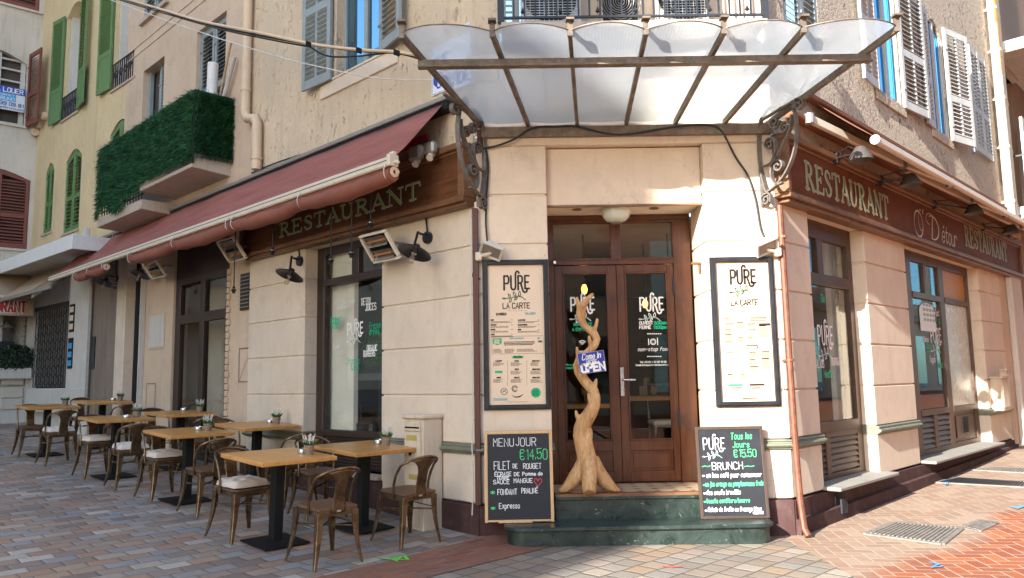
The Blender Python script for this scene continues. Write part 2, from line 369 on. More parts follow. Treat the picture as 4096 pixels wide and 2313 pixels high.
M['seatwood'] = woodmat('brown_seat_wood', (.11,.055,.03), (.18,.09,.045), 'x', 1.3, .45)
def driftwood():
    t = NT('driftwood'); v = t.co((22, 22, 2.6)); n = t.noise(v, 1.3, 8, .7, dist=.9); n2 = t.noise(t.co((60,60,5)), 1.5, 5, .6); n3 = t.noise(t.co(), 5, 4, .6)
    c = t.mix(t.ramp(n, [(.32, 0), (.68, 1)]), (.36,.17,.06), (.66,.42,.21)); c = t.mix(t.math('MULTIPLY', t.ramp(n2, [(.55, 0), (.72, 1)]), .55), c, (.24,.105,.04)); c = t.mix(t.ramp(n3, [(.56, 0), (.70, .55)]), c, (.30,.14,.055)); c = t.mix(t.ramp(t.noise(t.co((1,1,.8)), 9, 3), [(.30, .75), (.36, 0)]), c, (.13,.06,.03))
    t.base(c).p(.6, 0, .3); t.bump(t.math('ADD', n, t.math('MULTIPLY', n2, .8)), .45, .006); return t.m
M['tree'] = driftwood()
M['frame'] = plain('black_frame', (.020,.020,.023), .35, var=.3)
M['black'] = plain('black_metal', (.010,.010,.010), .65, spec=.25)
M['board'] = plain('chalkboard_slate', (.018,.019,.024), .6, var=.35, nsc=4)
M['pine'] = woodmat('pine_frame', (.60,.36,.17), (.70,.46,.24), 'z', 1.5, .5)
M['boarddark'] = woodmat('dark_board_frame', (.05,.03,.02), (.08,.05,.035), 'z', 1.5, .5)
M['marble'] = None
def bronze():
    t = NT('gunmetal_bronze'); n = t.noise(t.co(), 14, 6, .7); n2 = t.noise(t.co(), 55, 3)
    t.base(t.mix(t.ramp(n, [(.35, 0), (.68, 1)]), (.10,.065,.038), (.30,.20,.115))).p(t.math('MULTIPLY_ADD', n2, .22, .26), .9, .5); t.bump(n2, .04, .002); return t.m
M['bronze'] = bronze()
def patina():
    t = NT('patinated_bronze'); n = t.noise(t.co(), 9, 6, .75); n2 = t.noise(t.co(), 30, 4)
    c = t.mix(t.ramp(n, [(.4, 0), (.62, 1)]), (.13,.10,.075), (.22,.17,.13)); c = t.mix(t.ramp(t.noise(t.co(), 6.3, 5, .7), [(.58, 0), (.72, .75)]), c, (.22,.30,.22))
    t.base(c).p(.55, .35, .4); t.bump(n2, .15, .003); return t.m
M['patina'] = patina()
M['iron'] = plain('weathered_iron', (.17,.15,.13), .5, .3, var=.3, nsc=20)
M['ironblack'] = plain('black_wrought_iron', (.03,.032,.038), .45, .2)
M['cushion'] = plain('cushion_cloth', (.66,.56,.46), .9, var=.07, nsc=30, bst=.2)
def canvasm():
    t = NT('maroon_canvas'); n = t.noise(t.co((.5,3,3)), 2.2, 5, .65); n2 = t.noise(t.co((1.5,5,5), .6), 1.3, 4, .6, dist=.8)
    t.base(t.mix(t.ramp(n, [(.3, 0), (.7, 1)]), (.25,.088,.070), (.34,.135,.11))).p(.85, 0, .15); t.bump(t.math('ADD', n, t.math('MULTIPLY', n2, 2.5)), .5, .03); return t.m
M['awning'] = canvasm()
M['roll'] = plain('brown_rolled_canvas', (.23,.075,.045), .7, var=.18, nsc=5, bst=.1)
M['awningR'] = plain('tan_canvas_underside', (.20,.085,.045), .8, var=.1, nsc=3, bst=.08)
M['bar'] = plain('cream_aluminium', (.66,.58,.46), .4, .0, var=.06)
M['greymetal'] = plain('grey_metal', (.33,.30,.27), .4, .5)
M['steel'] = plain('brushed_steel', (.62,.60,.57), .25, 1.0, var=.05, bst=.02)
M['shutter'] = plain('grey_blue_shutter_paint', (.27,.31,.31), .5, var=.12, nsc=6)
M['shutterR'] = plain('pale_grey_shutter_paint', (.44,.45,.44), .5, var=.12, nsc=6)
M['green'] = plain('green_shutter_paint', (.115,.22,.075), .5, var=.15, nsc=5)
M['red'] = plain('red_brown_shutter_paint', (.20,.06,.04), .6, var=.15, nsc=5)
M['whitepaint'] = plain('white_paint', (.72,.71,.68), .4, var=.06)
M['pvc'] = plain('cream_pipe', (.64,.48,.32), .4, var=.06)
M['copper'] = plain('rusty_copper_pipe', (.17,.065,.04), .5, .3, var=.35, nsc=12)
M['rust'] = plain('rusted_paint_pipe', (.70,.62,.52), .5, var=.15, nsc=7)
M['brownpipe'] = plain('brown_pipe', (.10,.04,.027), .5)
M['cable'] = plain('black_cable', (.015,.015,.015), .5, bst=0)
M['whitecable'] = plain('white_cable', (.6,.56,.5), .5, bst=0)
M['cabinet'] = plaster('cream_cabinet_paint', (.66,.55,.42), amt=.55, bst=.06, dirt=(.30,.20,.12))
M['slab'] = plaster('balcony_concrete', (.50,.41,.33), amt=.6, bst=.1, dirt=(.25,.15,.09))
M['blue'] = plain('blue_enamel', (.03,.05,.30), .35, var=.1)
M['bluesign'] = plain('royal_blue', (.02,.07,.42), .4, var=.03, bst=0)
M['skysign'] = plain('sky_blue', (.03,.33,.68), .4, var=.03, bst=0)
M['enamel'] = plain('white_enamel', (.78,.80,.84), .25, var=.03, bst=0)
M['paper'] = plain('menu_paper', (.74,.58,.42), .6, var=.03, nsc=3, bst=0)
M['ink'] = plain('black_ink', (.018,.012,.010), .6, bst=0)
M['greyink'] = plain('brown_grey_ink', (.20,.14,.10), .6, bst=0)
M['teal'] = plain('teal_ink', (.20,.42,.44), .6, bst=0)
M['greenink'] = plain('green_ink', (.01,.42,.17), .6, bst=0)
M['chalk'] = plain('white_chalk', (.80,.80,.80), .9, bst=0)
M['gchalk'] = plain('green_chalk', (.10,.75,.28), .9, bst=0)
M['rchalk'] = plain('red_chalk', (.75,.08,.07), .9, bst=0)
M['vinyl'] = plain('white_vinyl', (.80,.78,.75), .5, bst=0)
M['gvinyl'] = plain('green_vinyl', (.0,.50,.26), .5, bst=0)
M['letter'] = plain('green_letter', (.20,.42,.09), .45, bst=0)
M['letterR'] = plain('sage_letter', (.26,.33,.16), .45, bst=0)
M['edge'] = plain('gilt_edge', (.60,.54,.42), .4, bst=0)
M['redletter'] = plain('red_letter', (.42,.03,.03), .5, bst=0)
M['canvas'] = plain('sand_canvas', (.44,.33,.22), .8, var=.1, nsc=4)
M['pot'] = woodmat('grey_wood_pot', (.20,.14,.10), (.34,.26,.20), 'z', 3, .7)
M['rope'] = plain('rope', (.45,.32,.18), .8)
M['leaf'] = plain('plant_leaf', (.055,.16,.03), .5, var=.4, nsc=40, bst=0)
M['bloom'] = plain('white_bloom', (.75,.70,.62), .7, var=.08, nsc=60, bst=0)
M['ivy'] = plain('dark_ivy', (.02,.04,.02), .45, var=.5, nsc=30, bst=0)
M['turf'] = plain('artificial_turf', (.022,.10,.030), .6, var=.75, nsc=9, bst=0)
M['tile'] = None
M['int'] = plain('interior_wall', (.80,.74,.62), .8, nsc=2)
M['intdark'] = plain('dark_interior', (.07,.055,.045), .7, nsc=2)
M['leather'] = plain('dark_leather', (.025,.02,.02), .4)
M['brickred'] = setts('red_brick', .21, .065, [(.30,.085,.04),(.24,.06,.03),(.34,.11,.05),(.27,.10,.06)], (.17,.12,.09), radians(-45), .004, .5, .3, .35)
M['setts'] = setts('mixed_stone_setts', .235, .150, [(.38,.28,.21),(.30,.215,.165),(.46,.37,.30),(.37,.34,.31),(.43,.25,.165),(.34,.25,.20),(.56,.48,.40),(.33,.32,.315),(.40,.285,.205),(.24,.18,.145),(.47,.30,.20)], (.085,.07,.06), radians(-45), .0045)
M['setts2'] = setts('square_stone_setts', .195, .19, [(.31,.245,.18),(.25,.19,.14),(.33,.26,.21),(.26,.235,.20),(.33,.225,.145),(.22,.185,.15),(.38,.32,.25),(.28,.22,.17)], (.07,.055,.045), radians(-45), .006, .08)
M['herring'] = herring('herringbone_brick', .112, radians(8), ([(.32,.22,.155),(.28,.19,.135),(.35,.25,.18),(.30,.19,.13)], [(.33,.095,.035),(.28,.075,.033),(.37,.125,.05),(.27,.09,.045)]), (.40,.30,.215), (-2.1, .9))
def marble():
    t = NT('green_marble'); v = t.co(); n = t.noise(v, 5, 8, .7, dist=1.5); n2 = t.noise(v, 16, 6, .7, dist=2)
    c = t.mix(t.ramp(n, [(.35, 0), (.7, 1)]), (.010,.018,.016), (.045,.065,.055)); c = t.mix(t.ramp(n2, [(.62, 0), (.70, .8)]), c, (.36,.38,.34))
    t.base(c).p(t.math('MULTIPLY_ADD', n, .4, .12), 0, .5); t.bump(n2, .08, .003); return t.m
M['marble'] = marble()
def tilem():
    t = NT('mosaic_tile'); v = t.co((1/.16, 1/.16, 1/.16)); q = t.new('VectorMath', operation='FRACTION'); t.k.new(v, q.inputs[0])
    w2 = t.new('VectorMath', operation='SUBTRACT'); t.k.new(q.outputs[0], w2.inputs[0]); w2.inputs[1].default_value = (.5,.5,.5); sp = t.new('SeparateXYZ'); t.k.new(w2.outputs[0], sp.inputs[0])
    r = t.math('SQRT', t.math('ADD', t.math('POWER', sp.outputs[0], 2), t.math('POWER', sp.outputs[1], 2)))
    an = t.math('ARCTAN2', sp.outputs[1], sp.outputs[0]); pet = t.math('MULTIPLY_ADD', t.math('COSINE', t.math('MULTIPLY', an, 6)), .07, .2)
    f = t.math('LESS_THAN', r, pet); cc = t.math('LESS_THAN', r, .07)
    c = t.mix(f, t.mix(t.noise(v, 8, 3), (.44,.33,.23), (.36,.27,.19)), (.17,.06,.04)); c = t.mix(cc, c, (.06,.08,.06)); t.base(c).p(.5, 0, .4); return t.m
M['tile'] = tilem()
M['glass'] = glassmat('window_glass', (.96,.97,.96))
M['glassdark'] = glassmat('door_glass', (.84,.84,.82))
M['glassblue'] = glassmat('sky_tinted_glass', (.1,.2,.3), (.10,.45,1.0), .0, 1.5, .3, (.02,.02,.03), .75)  # blue of the reflected sky put into the gloss colour
M['glassup'] = glassmat('upper_window_glass', (.4,.42,.42), (.38,.72,1.0), .01, 1.5, .5, (.04,.035,.03), .5)  # sky-blue gloss tint strengthens the sky reflection
def canopyglass():
    t = NT('wired_canopy_glass'); t.n.remove(t.b); v = t.co((1,1,1), 0, 'UV'); 
    tr = t.new('BsdfRefraction'); t.set(tr.inputs[0], (.80,.85,.86)); tr.inputs['Roughness'].default_value = .16; tr.inputs['IOR'].default_value = 1.03
    gl = t.new('BsdfGlossy'); t.set(gl.inputs[0], (.80,.88,.93)); gl.inputs['Roughness'].default_value = .14
    tl = t.new('BsdfTranslucent'); t.set(tl.inputs[0], (.72,.76,.77)); df = t.new('BsdfDiffuse'); t.set(df.inputs[0], (.46,.46,.44))
    g = t.new('SeparateXYZ'); t.k.new(v, g.inputs[0])
    def ln(o): 
        f = t.math('FRACT', t.math('MULTIPLY', o, 1.0)); return t.math('ABSOLUTE', t.math('SUBTRACT', f, .5))
    h = t.math('MAXIMUM', t.ramp(ln(g.outputs[0]), [(.36, 0), (.5, 1)]), t.ramp(ln(g.outputs[1]), [(.36, 0), (.5, 1)]))
    nz = t.noise(t.co(), 7, 3); bp = t.new('Bump'); bp.inputs['Strength'].default_value = .15; bp.inputs['Distance'].default_value = .006
    t.k.new(t.math('ADD', h, t.math('MULTIPLY', nz, 1.5)), bp.inputs['Height'])
    for q in (tr, gl, tl): t.k.new(bp.outputs[0], q.inputs['Normal'])
    dirt = t.ramp(t.noise(t.co(), 3.1, 6, .75), [(.35, .03), (.75, .26)])
    a = t.new('MixShader'); a.inputs[0].default_value = .5; t.k.new(tr.outputs[0], a.inputs[1]); t.k.new(tl.outputs[0], a.inputs[2])
    b = t.new('MixShader'); t.k.new(dirt, b.inputs[0]); t.k.new(a.outputs[0], b.inputs[1]); t.k.new(df.outputs[0], b.inputs[2])
    fr = t.new('Fresnel'); ge = t.new('NewGeometry'); t.k.new(t.math('MULTIPLY_ADD', ge.outputs['Backfacing'], 1/1.5-1.5, 1.5), fr.inputs[0]); t.k.new(bp.outputs[0], fr.inputs[1])
    c = t.new('MixShader'); t.k.new(t.math('ADD', fr.outputs[0], .10), c.inputs[0]); t.k.new(b.outputs[0], c.inputs[1]); t.k.new(gl.outputs[0], c.inputs[2]); t.k.new(c.outputs[0], t.out.inputs[0]); return t.m
M['canopyglass'] = canopyglass()
def lampm(name, c, st):
    t = NT(name); t.b.inputs['Emission Color'].default_value = (*c, 1); t.b.inputs['Emission Strength'].default_value = st; t.base(c); return t.m
M['bulb'] = lampm('glowing_filament_bulb', (1.0,.36,.04), 3.2)
M['clearbulb'] = glassmat('clear_bulb_glass', (.92,.86,.78), ior=1.4, clear=.8, body=(.5,.42,.3))
M['sill'] = plaster('grey_stone_sill', (.30,.275,.24), amt=.4, bst=.1, dirt=(.14,.12,.10))
M['opal'] = plain('opal_glass', (.58,.60,.52), .25, var=.04, bst=0)
M['element'] = plain('heater_element', (.42,.16,.06), .5, bst=0)
M['reflector'] = plain('heater_reflector', (.45,.40,.34), .3, .8, bst=0)
M['sprayg'] = plain('green_spray_paint', (.12,.72,.06), .8, bst=0); M['sprayb'] = plain('blue_spray_paint', (.05,.35,.85), .8, bst=0); M['sprayr'] = plain('red_spray_paint', (.75,.10,.08), .8, bst=0)
M['grate'] = plain('grey_iron_cover', (.24,.21,.18), .6, .2, var=.3, nsc=25, bst=.3)
# ------------------------------------------------------------------ lettering
GL = dict(zip("ABCDEFGHIJKLMNOPQRSTUVWXYZ", ["002640 1232","00063645443303 3342413000","4536160501103041","00062644422000","46060040 0333","460600 0333","4536160501103041432 3".replace(' ',''),"0006 4046 0343","0006","363120100 1".replace(' ',''),"0006 4602 1340","060040","0006234640","00064046","160501103041453616","00063645443303","160501103041453616 2240","00063645443303 2340","453616050413334241301001","0646 2620","060110304146","062046","0610243046","0640 4600","062346 2320","06460040"]))
GL.update(dict(zip("0123456789", ["160501103041453616","152620","05163645440040","05163645443313 334241301001","30360242","460603344341301001","4536160501103041423303","064610","16050413334241301001021333 334445361 6".replace('1 6','16'),"0110304145361605041343"])))
GL.update(dict(zip("abcdefghijklmnopqrstuvwxyz", ["3324140301102031 3430","0600 0314243331201001","3324140301102031","3630 3324140301102031","02323324140301102031","36261510 0434","3324140301102031 343a2b1b0a","0600 0314243330","0400 0506","141a0b 1516","0600 3401 1230","0600","0400 03142320 23344340","0400 0314243330","140301102031332414","040b 0314243331201001","343b 3324140301102031","0400 03142433","3324140331201001","16112031 0434","0401102031 3430","041034","0410223044","0430 0034","0410 340b","04340030"])))
GL.update({'.':"0001",':':"0001 0304",'/':"0036",'-':"0333",'!':"0602 0001",'€':"4536160501103041 0434 0232",'+':"0323 1214",'~':"03142334",'*':"1115 0224 0422","'":"0605",'(':"160511 10".replace(' ',''),')':"06151 100".replace(' ',''),'@':"140301102031332414",'é':"02323324140301102031 1526",'É':"46060040 0333 2738",',':"010a",'&':"4015263502011030 42".replace(' ','')})
def gpt(a, b): 
    f = lambda c: {'a': -1, 'b': -2}.get(c, None) if c in 'ab' else int(c)
    return f(a), f(b)
def text(mb, s, x, z, h, sw, y, m=0, wid=.62, sp=1.1, slant=0., align='l', rot=0., jit=0., fit=None):
    """stroke lettering in the x-z plane; h cap height, wid width factor"""
    u = h/6; X = 0; out = []
    for ch in s:
        if ch == ' ': X += 3*u*wid; continue
        g = GL.get(ch) or GL.get(ch.upper())
        if not g: continue
        mx = 0; jz = random.uniform(-jit, jit)*h
        for st in g.split():
            if len(st) % 2: st = st[:-1]
            pts = [gpt(st[i], st[i+1]) for i in range(0, len(st), 2)]
            mx = max(mx, max(p[0] for p in pts)); out.append([(X+p[0]*u*wid+slant*p[1]*u, p[1]*u+jz) for p in pts])
        X += (mx*wid+sp)*u
    tot = X-sp*u
    if fit: out = [[(p[0]*fit/tot, p[1]) for p in q] for q in out]; tot = fit
    dx = {'l': 0, 'c': -tot/2, 'r': -tot}[align]
    cr, sr = cos(rot), sin(rot)
    for k, pts in enumerate(out):
        q = [((px+dx), pz) for px, pz in pts]
        mb.ribbon([(x+a*cr-b*sr, z+a*sr+b*cr) for a, b in q], sw, y-.00015*(k % 7), m)
    return tot
SER = {
 'R': (.90, [([(.2,0),(.2,1)],.14), ([(.2,.98),(.45,.98),(.58,.88),(.62,.75),(.58,.62),(.45,.52),(.2,.52)],[.05,.06,.1,.14,.1,.06,.05]), ([(.38,.52),(.74,.02)],[.1,.15]), ([(.05,.02),(.37,.02)],.045), ([(.05,.98),(.25,.98)],.045), ([(.62,.02),(.9,.02)],.045)]),
 'E': (.84, [([(.2,0),(.2,1)],.14), ([(.05,.98),(.68,.98),(.70,.78)],[.05,.05,.05]), ([(.2,.52),(.52,.52)],.05), ([(.52,.62),(.52,.42)],.05), ([(.05,.02),(.72,.02),(.76,.24)],.05)]),
 'S': (.72, [([(.58,.74),(.52,.92),(.36,.98),(.2,.92),(.14,.76),(.24,.62),(.46,.46),(.58,.32),(.56,.14),(.4,.03),(.22,.05),(.12,.26)],[.04,.05,.06,.08,.12,.14,.15,.14,.1,.06,.05,.04])]),
 'T': (.82, [([(.4,0),(.4,1)],.14), ([(.05,.76),(.07,.98),(.73,.98),(.75,.76)],.05), ([(.24,.02),(.56,.02)],.045)]),
 'A': (.88, [([(.1,0),(.43,1)],.055), ([(.40,1),(.76,0)],.15), ([(.2,.34),(.62,.34)],.05), ([(.0,.02),(.22,.02)],.045), ([(.62,.02),(.92,.02)],.045)]),
 'U': (.90, [([(.18,1),(.18,.3),(.26,.09),(.44,.02),(.6,.09),(.68,.3),(.68,1)],[.14,.14,.11,.07,.06,.05,.05]), ([(.03,.98),(.33,.98)],.045), ([(.56,.98),(.80,.98)],.045)]),
 'N': (.94, [([(.16,0),(.16,1)],.05), ([(.14,1),(.74,0)],.15), ([(.74,0),(.74,1)],.05), ([(.04,.02),(.28,.02)],.045), ([(.02,.98),(.2,.98)],.045), ([(.62,.98),(.86,.98)],.045)])}
def serif(mb, s, x0, x1, z, h, y, m=0, grow=0.):
    tot = sum(SER[c][0] for c in s); k = (x1-x0)/tot; X = x0; n = 0
    for c in s:
        adv, st = SER[c]
        for pts, wd in st:
            ww = wd if isinstance(wd, list) else [wd]*len(pts)
            mb.ribbon([(X+p[0]*k, z+p[1]*h) for p in pts], [q*h*.92+grow for q in ww], y-.0003*(n % 5), m); n += 1
        X += adv*k
def arc(cx, cz, r, a0, a1, n=10, rz=None): 
    rz = rz or r; return [(cx+r*cos(radians(a0+(a1-a0)*i/n)), cz+rz*sin(radians(a0+(a1-a0)*i/n))) for i in range(n+1)]
def pure(mb, cx, z, w_, h, y, m=0, mg=None, sw=None, branch=True, mb2=None):
    """hand drawn PURE with a swash over the U, R tail, and an olive branch under it"""
    sw = sw or w_*.066; u = w_/4.6; x = cx-w_/2
    S = lambda pts: mb.ribbon([(x+a*u, z+b*h) for a, b in pts], sw, y-.0002*random.randint(0, 4), m)
    S([(.1,0),(.1,1)]); S([(.1,1),(.7,1),(.9,.88),(.9,.6),(.7,.46),(.1,.46)])
    S([(1.3,1),(1.3,.22),(1.45,.05),(1.75,.0),(2.0,.08),(2.1,.25),(2.1,1.08),(2.16,1.24),(2.36,1.33),(2.6,1.30),(2.72,1.2)])
    S([(2.55,0),(2.55,1)]); S([(2.55,1),(3.05,1),(3.28,.88),(3.28,.62),(3.05,.48),(2.55,.48)]); S([(3.0,.46),(3.25,.1),(3.4,-.12),(3.7,-.2),(4.0,-.14),(4.1,.0)])
    S([(3.75,0.08),(3.75,1)]); S([(3.75,1),(4.45,1)]); S([(3.75,.54),(4.3,.54)]); S([(3.75,.08),(4.5,.08)])
    if branch: olive(mb, cx-.08*w_, z-.66*h, w_*.80, h*.40, y, m, mg, sw*.38, mb2)
def olive(mb, cx, z, w_, h, y, m, mg, sw, mb2=None):
    x = cx-w_/2
    T = lambda a, b: (x+a*w_, z+b*h)
    mb.ribbon([T(.05,.1),T(.35,.25),(T(.6,.5)),T(.8,.45),T(1.0,-.2)], sw, y, m)
    for a, b, an, ln in ((.05,.1,175,.16),(.3,.25,120,.24),(.32,.2,255,.26),(.55,.45,120,.28),(.7,.4,80,.3),(.62,.3,225,.22)):
        o = T(a, b); ca, sa = cos(radians(an)), sin(radians(an)); l = ln*w_*.86; q = []
        for i in range(9):
            t = i/8; q.append((t*l, sin(pi*t)*l*.20))
        q += [(p[0], -p[1]) for p in q[-2::-1]]
        mb.ribbon([(o[0]+p[0]*ca-p[1]*sa, o[1]+p[0]*sa+p[1]*ca) for p in q], sw, y-.0003, m)
    tgt = mb2 or mb
    for a, b in ((.3,.2),(.5,.38),(.78,.38)):
        o = T(a, b); tgt.add([(o[0]+cos(k*pi/4)*w_*.045, y-.0008, o[1]+sin(k*pi/4)*w_*.045) for k in range(8)], [tuple(range(8))], mg if mg is not None else m)
def lines(mb, x0, x1, z, n, dz, th, y, m=0, ragged=.25):
    for i in range(n):
        xa = x0; xe = x1-(x1-x0)*random.uniform(0, ragged)
        while xa < xe-.003:
            xb = min(xe, xa+random.uniform(.008, .024)); mb.ribbon([(xa, z-i*dz), (xb, z-i*dz)], th, y, m); xa = xb+.006
# ------------------------------------------------------------------ building helpers
def tow(mb, F):
    mb.v = [tuple(F.w(*p)) for p in mb.v]; return mb
def wall(mb, x0, x1, z0, z1, opens=(), y=0., dep=.22, m=0):
    xs = sorted({x0, x1, *[o[0] for o in opens], *[o[1] for o in opens]}); zs = sorted({z0, z1, *[o[2] for o in opens], *[o[3] for o in opens]})
    for i in range(len(xs)-1):
        for j in range(len(zs)-1):
            cx, cz = (xs[i]+xs[i+1])/2, (zs[j]+zs[j+1])/2
            if any(o[0] < cx < o[1] and o[2] < cz < o[3] for o in opens): continue
            mb.quad((xs[i],y,zs[j]),(xs[i+1],y,zs[j]),(xs[i+1],y,zs[j+1]),(xs[i],y,zs[j+1]), m)
    for a, b, c, d in opens:
        mb.quad((a,y,c),(a,y+dep,c),(a,y+dep,d),(a,y,d), m); mb.quad((b,y,c),(b,y+dep,c),(b,y+dep,d),(b,y,d), m)
        mb.quad((a,y,d),(b,y,d),(b,y+dep,d),(a,y+dep,d), m); mb.quad((a,y,c),(b,y,c),(b,y+dep,c),(a,y+dep,c), m)
    return mb
def spandrel(mb, a, b, zs, zt, y0, y1):
    c = (a+b)/2; n = 8
    left = [(a, zt), (a, zs)]+[(a+(c-a)*i/n, zs+(zt-zs)*sin(pi/2*i/n)) for i in range(1, n+1)]
    mb.prism(left, y0, y1); mb.prism([(2*c-p[0], p[1]) for p in left][::-1], y0, y1)
def shutter(w_, h, th=.035, mid=.42, split=False, arch=0., pitch=.062, solid=False):
    mb = MB(); st = .07
    def tz(x): return h-arch*(1-x/w_) if arch >= 0 else h+arch*(x/w_)
    mb.prism([(0,0),(st,0),(st,tz(st)),(0,tz(0))], -th/2, th/2); mb.prism([(w_-st,0),(w_,0),(w_,tz(w_)),(w_-st,tz(w_-st))], -th/2, th/2)
    zm = h*mid
    rails = [(0, .11), (zm-.05, zm+.05)]
    for a, b in rails: mb.box(st, w_-st, -th/2+.003, th/2-.003, a, b)
    mb.prism([(st, tz(st)-.1),(w_-st, tz(w_-st)-.1),(w_-st, tz(w_-st)),(st, tz(st))], -th/2+.003, th/2-.003)
    fields = [(.11, zm-.05), (zm+.05, min(tz(st), tz(w_-st))-.08)]
    for k, (a, b) in enumerate(fields):
        if solid and k == 0: mb.box(st, w_-st, -.008, .008, a, b); mb.box(st+.03, w_-st-.03, -.014, -.008, a+.05, b-.05); continue
        n = max(2, int((b-a)/pitch))
        if split: mb.box(w_/2-.02, w_/2+.02, -th/2+.004, th/2-.004, a, b)
        for i in range(n):
            z = a+(b-a)*(i+.5)/n
            mb.add([(st,-.02,z-.022),(w_-st,-.02,z-.022),(w_-st,.016,z+.012),(st,.016,z+.012),(st,-.02,z-.014),(w_-st,-.02,z-.014),(w_-st,.016,z+.020),(st,.016,z+.020)],
                   [(0,1,2,3),(4,7,6,5),(0,4,5,1),(3,2,6,7)])
    mb.box(-.012, .05, -th/2-.012, -th/2+.002, h*.12, h*.12+.03); mb.box(-.012, .05, -th/2-.012, -th/2+.002, h*.80, h*.80+.03)
    return mb
def hinge(mb, hx, hy, hz, ang, flip=False):           # swing about the hinge: ang 0 = closed pointing +x, 180 = flat open pointing -x
    c, s_ = cos(radians(ang)), sin(radians(ang)); o = []
    for x, y, z in mb.v:
        o.append((hx+x*c+y*s_*(1 if not flip else 1), hy-x*s_+y*c, hz+z))
    mb.v = o; return mb
def rows(mb, x0, x1, zs, y0=0., y1=.3, gap=.009):
    for a, b in zip(zs[:-1], zs[1:]): mb.box(x0, x1, y0, y1, a+gap, b-gap)
    mb.box(x0+.012, x1-.012, y0+.016, y1-.01, zs[0], zs[-1]); return mb
ZR = [.30, .745]; ZR2 = [.832, 1.278, 1.742, 2.205, 2.675]
def mould(x0, x1, z=.745, y1=.28):
    pr = [(y1,z),(-.018,z),(-.022,z+.012),(-.045,z+.022),(-.055,z+.036),(-.05,z+.05),(-.03,z+.056),(-.026,z+.066),(-.034,z+.075),(-.028,z+.087),(y1,z+.087)]
    return MB().prism(pr, x0, x1, 'x')
# ------------------------------------------------------------------ ground
def sheet(fn_in, x0, x1, y0, y1, st, dz):
    mb = MB(); nx = int((x1-x0)/st); ny = int((y1-y0)/st); idx = {}
    def vid(i, j):
        if (i, j) not in idx:
            x, y = x0+i*st, y0+j*st; idx[i, j] = len(mb.v); mb.v.append((x, y, ground_z(x, y)+dz))
        return idx[i, j]
    for j in range(ny):
        for i in range(nx):
            if fn_in(x0+(i+.5)*st, y0+(j+.5)*st): mb.f.append([vid(i,j), vid(i+1,j), vid(i+1,j+1), vid(i,j+1)]); mb.mi.append(0)
    return mb
g = sheet(lambda x, y: x < 2.36, -40, 3, -14, 46, .25, 0)
solo(g, 'street_paving', None, None, M['setts'], G0, kind='structure')
g = sheet(lambda x, y: True, -50, 60, -60, 60, 2.0, -.35); solo(g, 'ground', None, None, M['setts'], G0, kind='structure')
def strip(F, poly, dz, nu=24, nv=8):                   # quad patch in a facade frame, corners ccw, laid on the ground
    a, b, c, d = poly; mb = MB()
    def fn(u, v):
        x = (a[0]*(1-u)+b[0]*u)*(1-v)+(d[0]*(1-u)+c[0]*u)*v; y = (a[1]*(1-u)+b[1]*u)*(1-v)+(d[1]*(1-u)+c[1]*u)*v
        p = F.w(x, y, 0); return (p.x, p.y, ground_z(p.x, p.y)+dz)
    return mb.grid(fn, nu, nv)
def ep(u, v):                                         # square setts between the brick strip and the right-hand pavement
    y = 7.10-v*9.5; x = (y-7.15-.26+1.02)*(1-u)+2.41*u; return (x, y, ground_z(x, y)+.0045)
g = MB().grid(ep, 30, 60)
solo(g, 'entrance_paving', None, None, M['setts2'], G0, kind='structure')
g = strip(L, [(.10,-10),(.72,-10),(.72,.45),(.10,.35)], .009, 6, 40); solo(g, 'brick_strip', None, None, M['brickred'], G0, kind='structure')
g = sheet(lambda x, y: x > 2.36 and ((x-2.573)-(y-7.15)) > -.3, 2.36, 30, -14, 26, .2, .002); 
solo(g, 'brick_pavement', None, None, M['herring'], G0, kind='structure')
# ------------------------------------------------------------------ corner building
B = thing('corner_building', 'cream corner building with a chamfered restaurant entrance, pitted plaster above and a maroon plinth', 'building', G0, (1.15, 7.6, 0))
def bp(mb, F, name, mats, bev=0, par=None, **k): return part(tow(mb, F), name, mats, par or B, bev, top=B, **k)
# left face
upO = (-2.42, -1.49, 5.03, 7.4)
bp(wall(MB(), -4.5, 0, 3.62, 13, [upO]), L, 'wall', M['creamL'])
bp(MB().box(-4.5, 0, .05, .25, 3.05, 3.62).box(-3.07, -1.5, .02, .3, 3.06, 3.1), L, 'wall', M['cream'])
for a, b in ((-1.5, -.002), (-4.49, -3.07)):
    bp(rows(rows(MB(), a, b, ZR), a, b, ZR2+[3.10]), L, 'pier', M['cream'], .006)
    bp(mould(a-.02, b+.018), L, 'moulding', M['moulding'])
bp(MB().box(-1.48, .012, -.03, .25, -.3, .295).box(-4.6, -3.09, -.03, .25, -.2, .44).box(-3.09, -1.48, -.02, .25, -.2, .40), L, 'plinth', M['plinth'], .006)
bp(MB().box(-3.09, -1.49, -.06, .1, .40, .44), L, 'window_sill', M['slab'], .008)
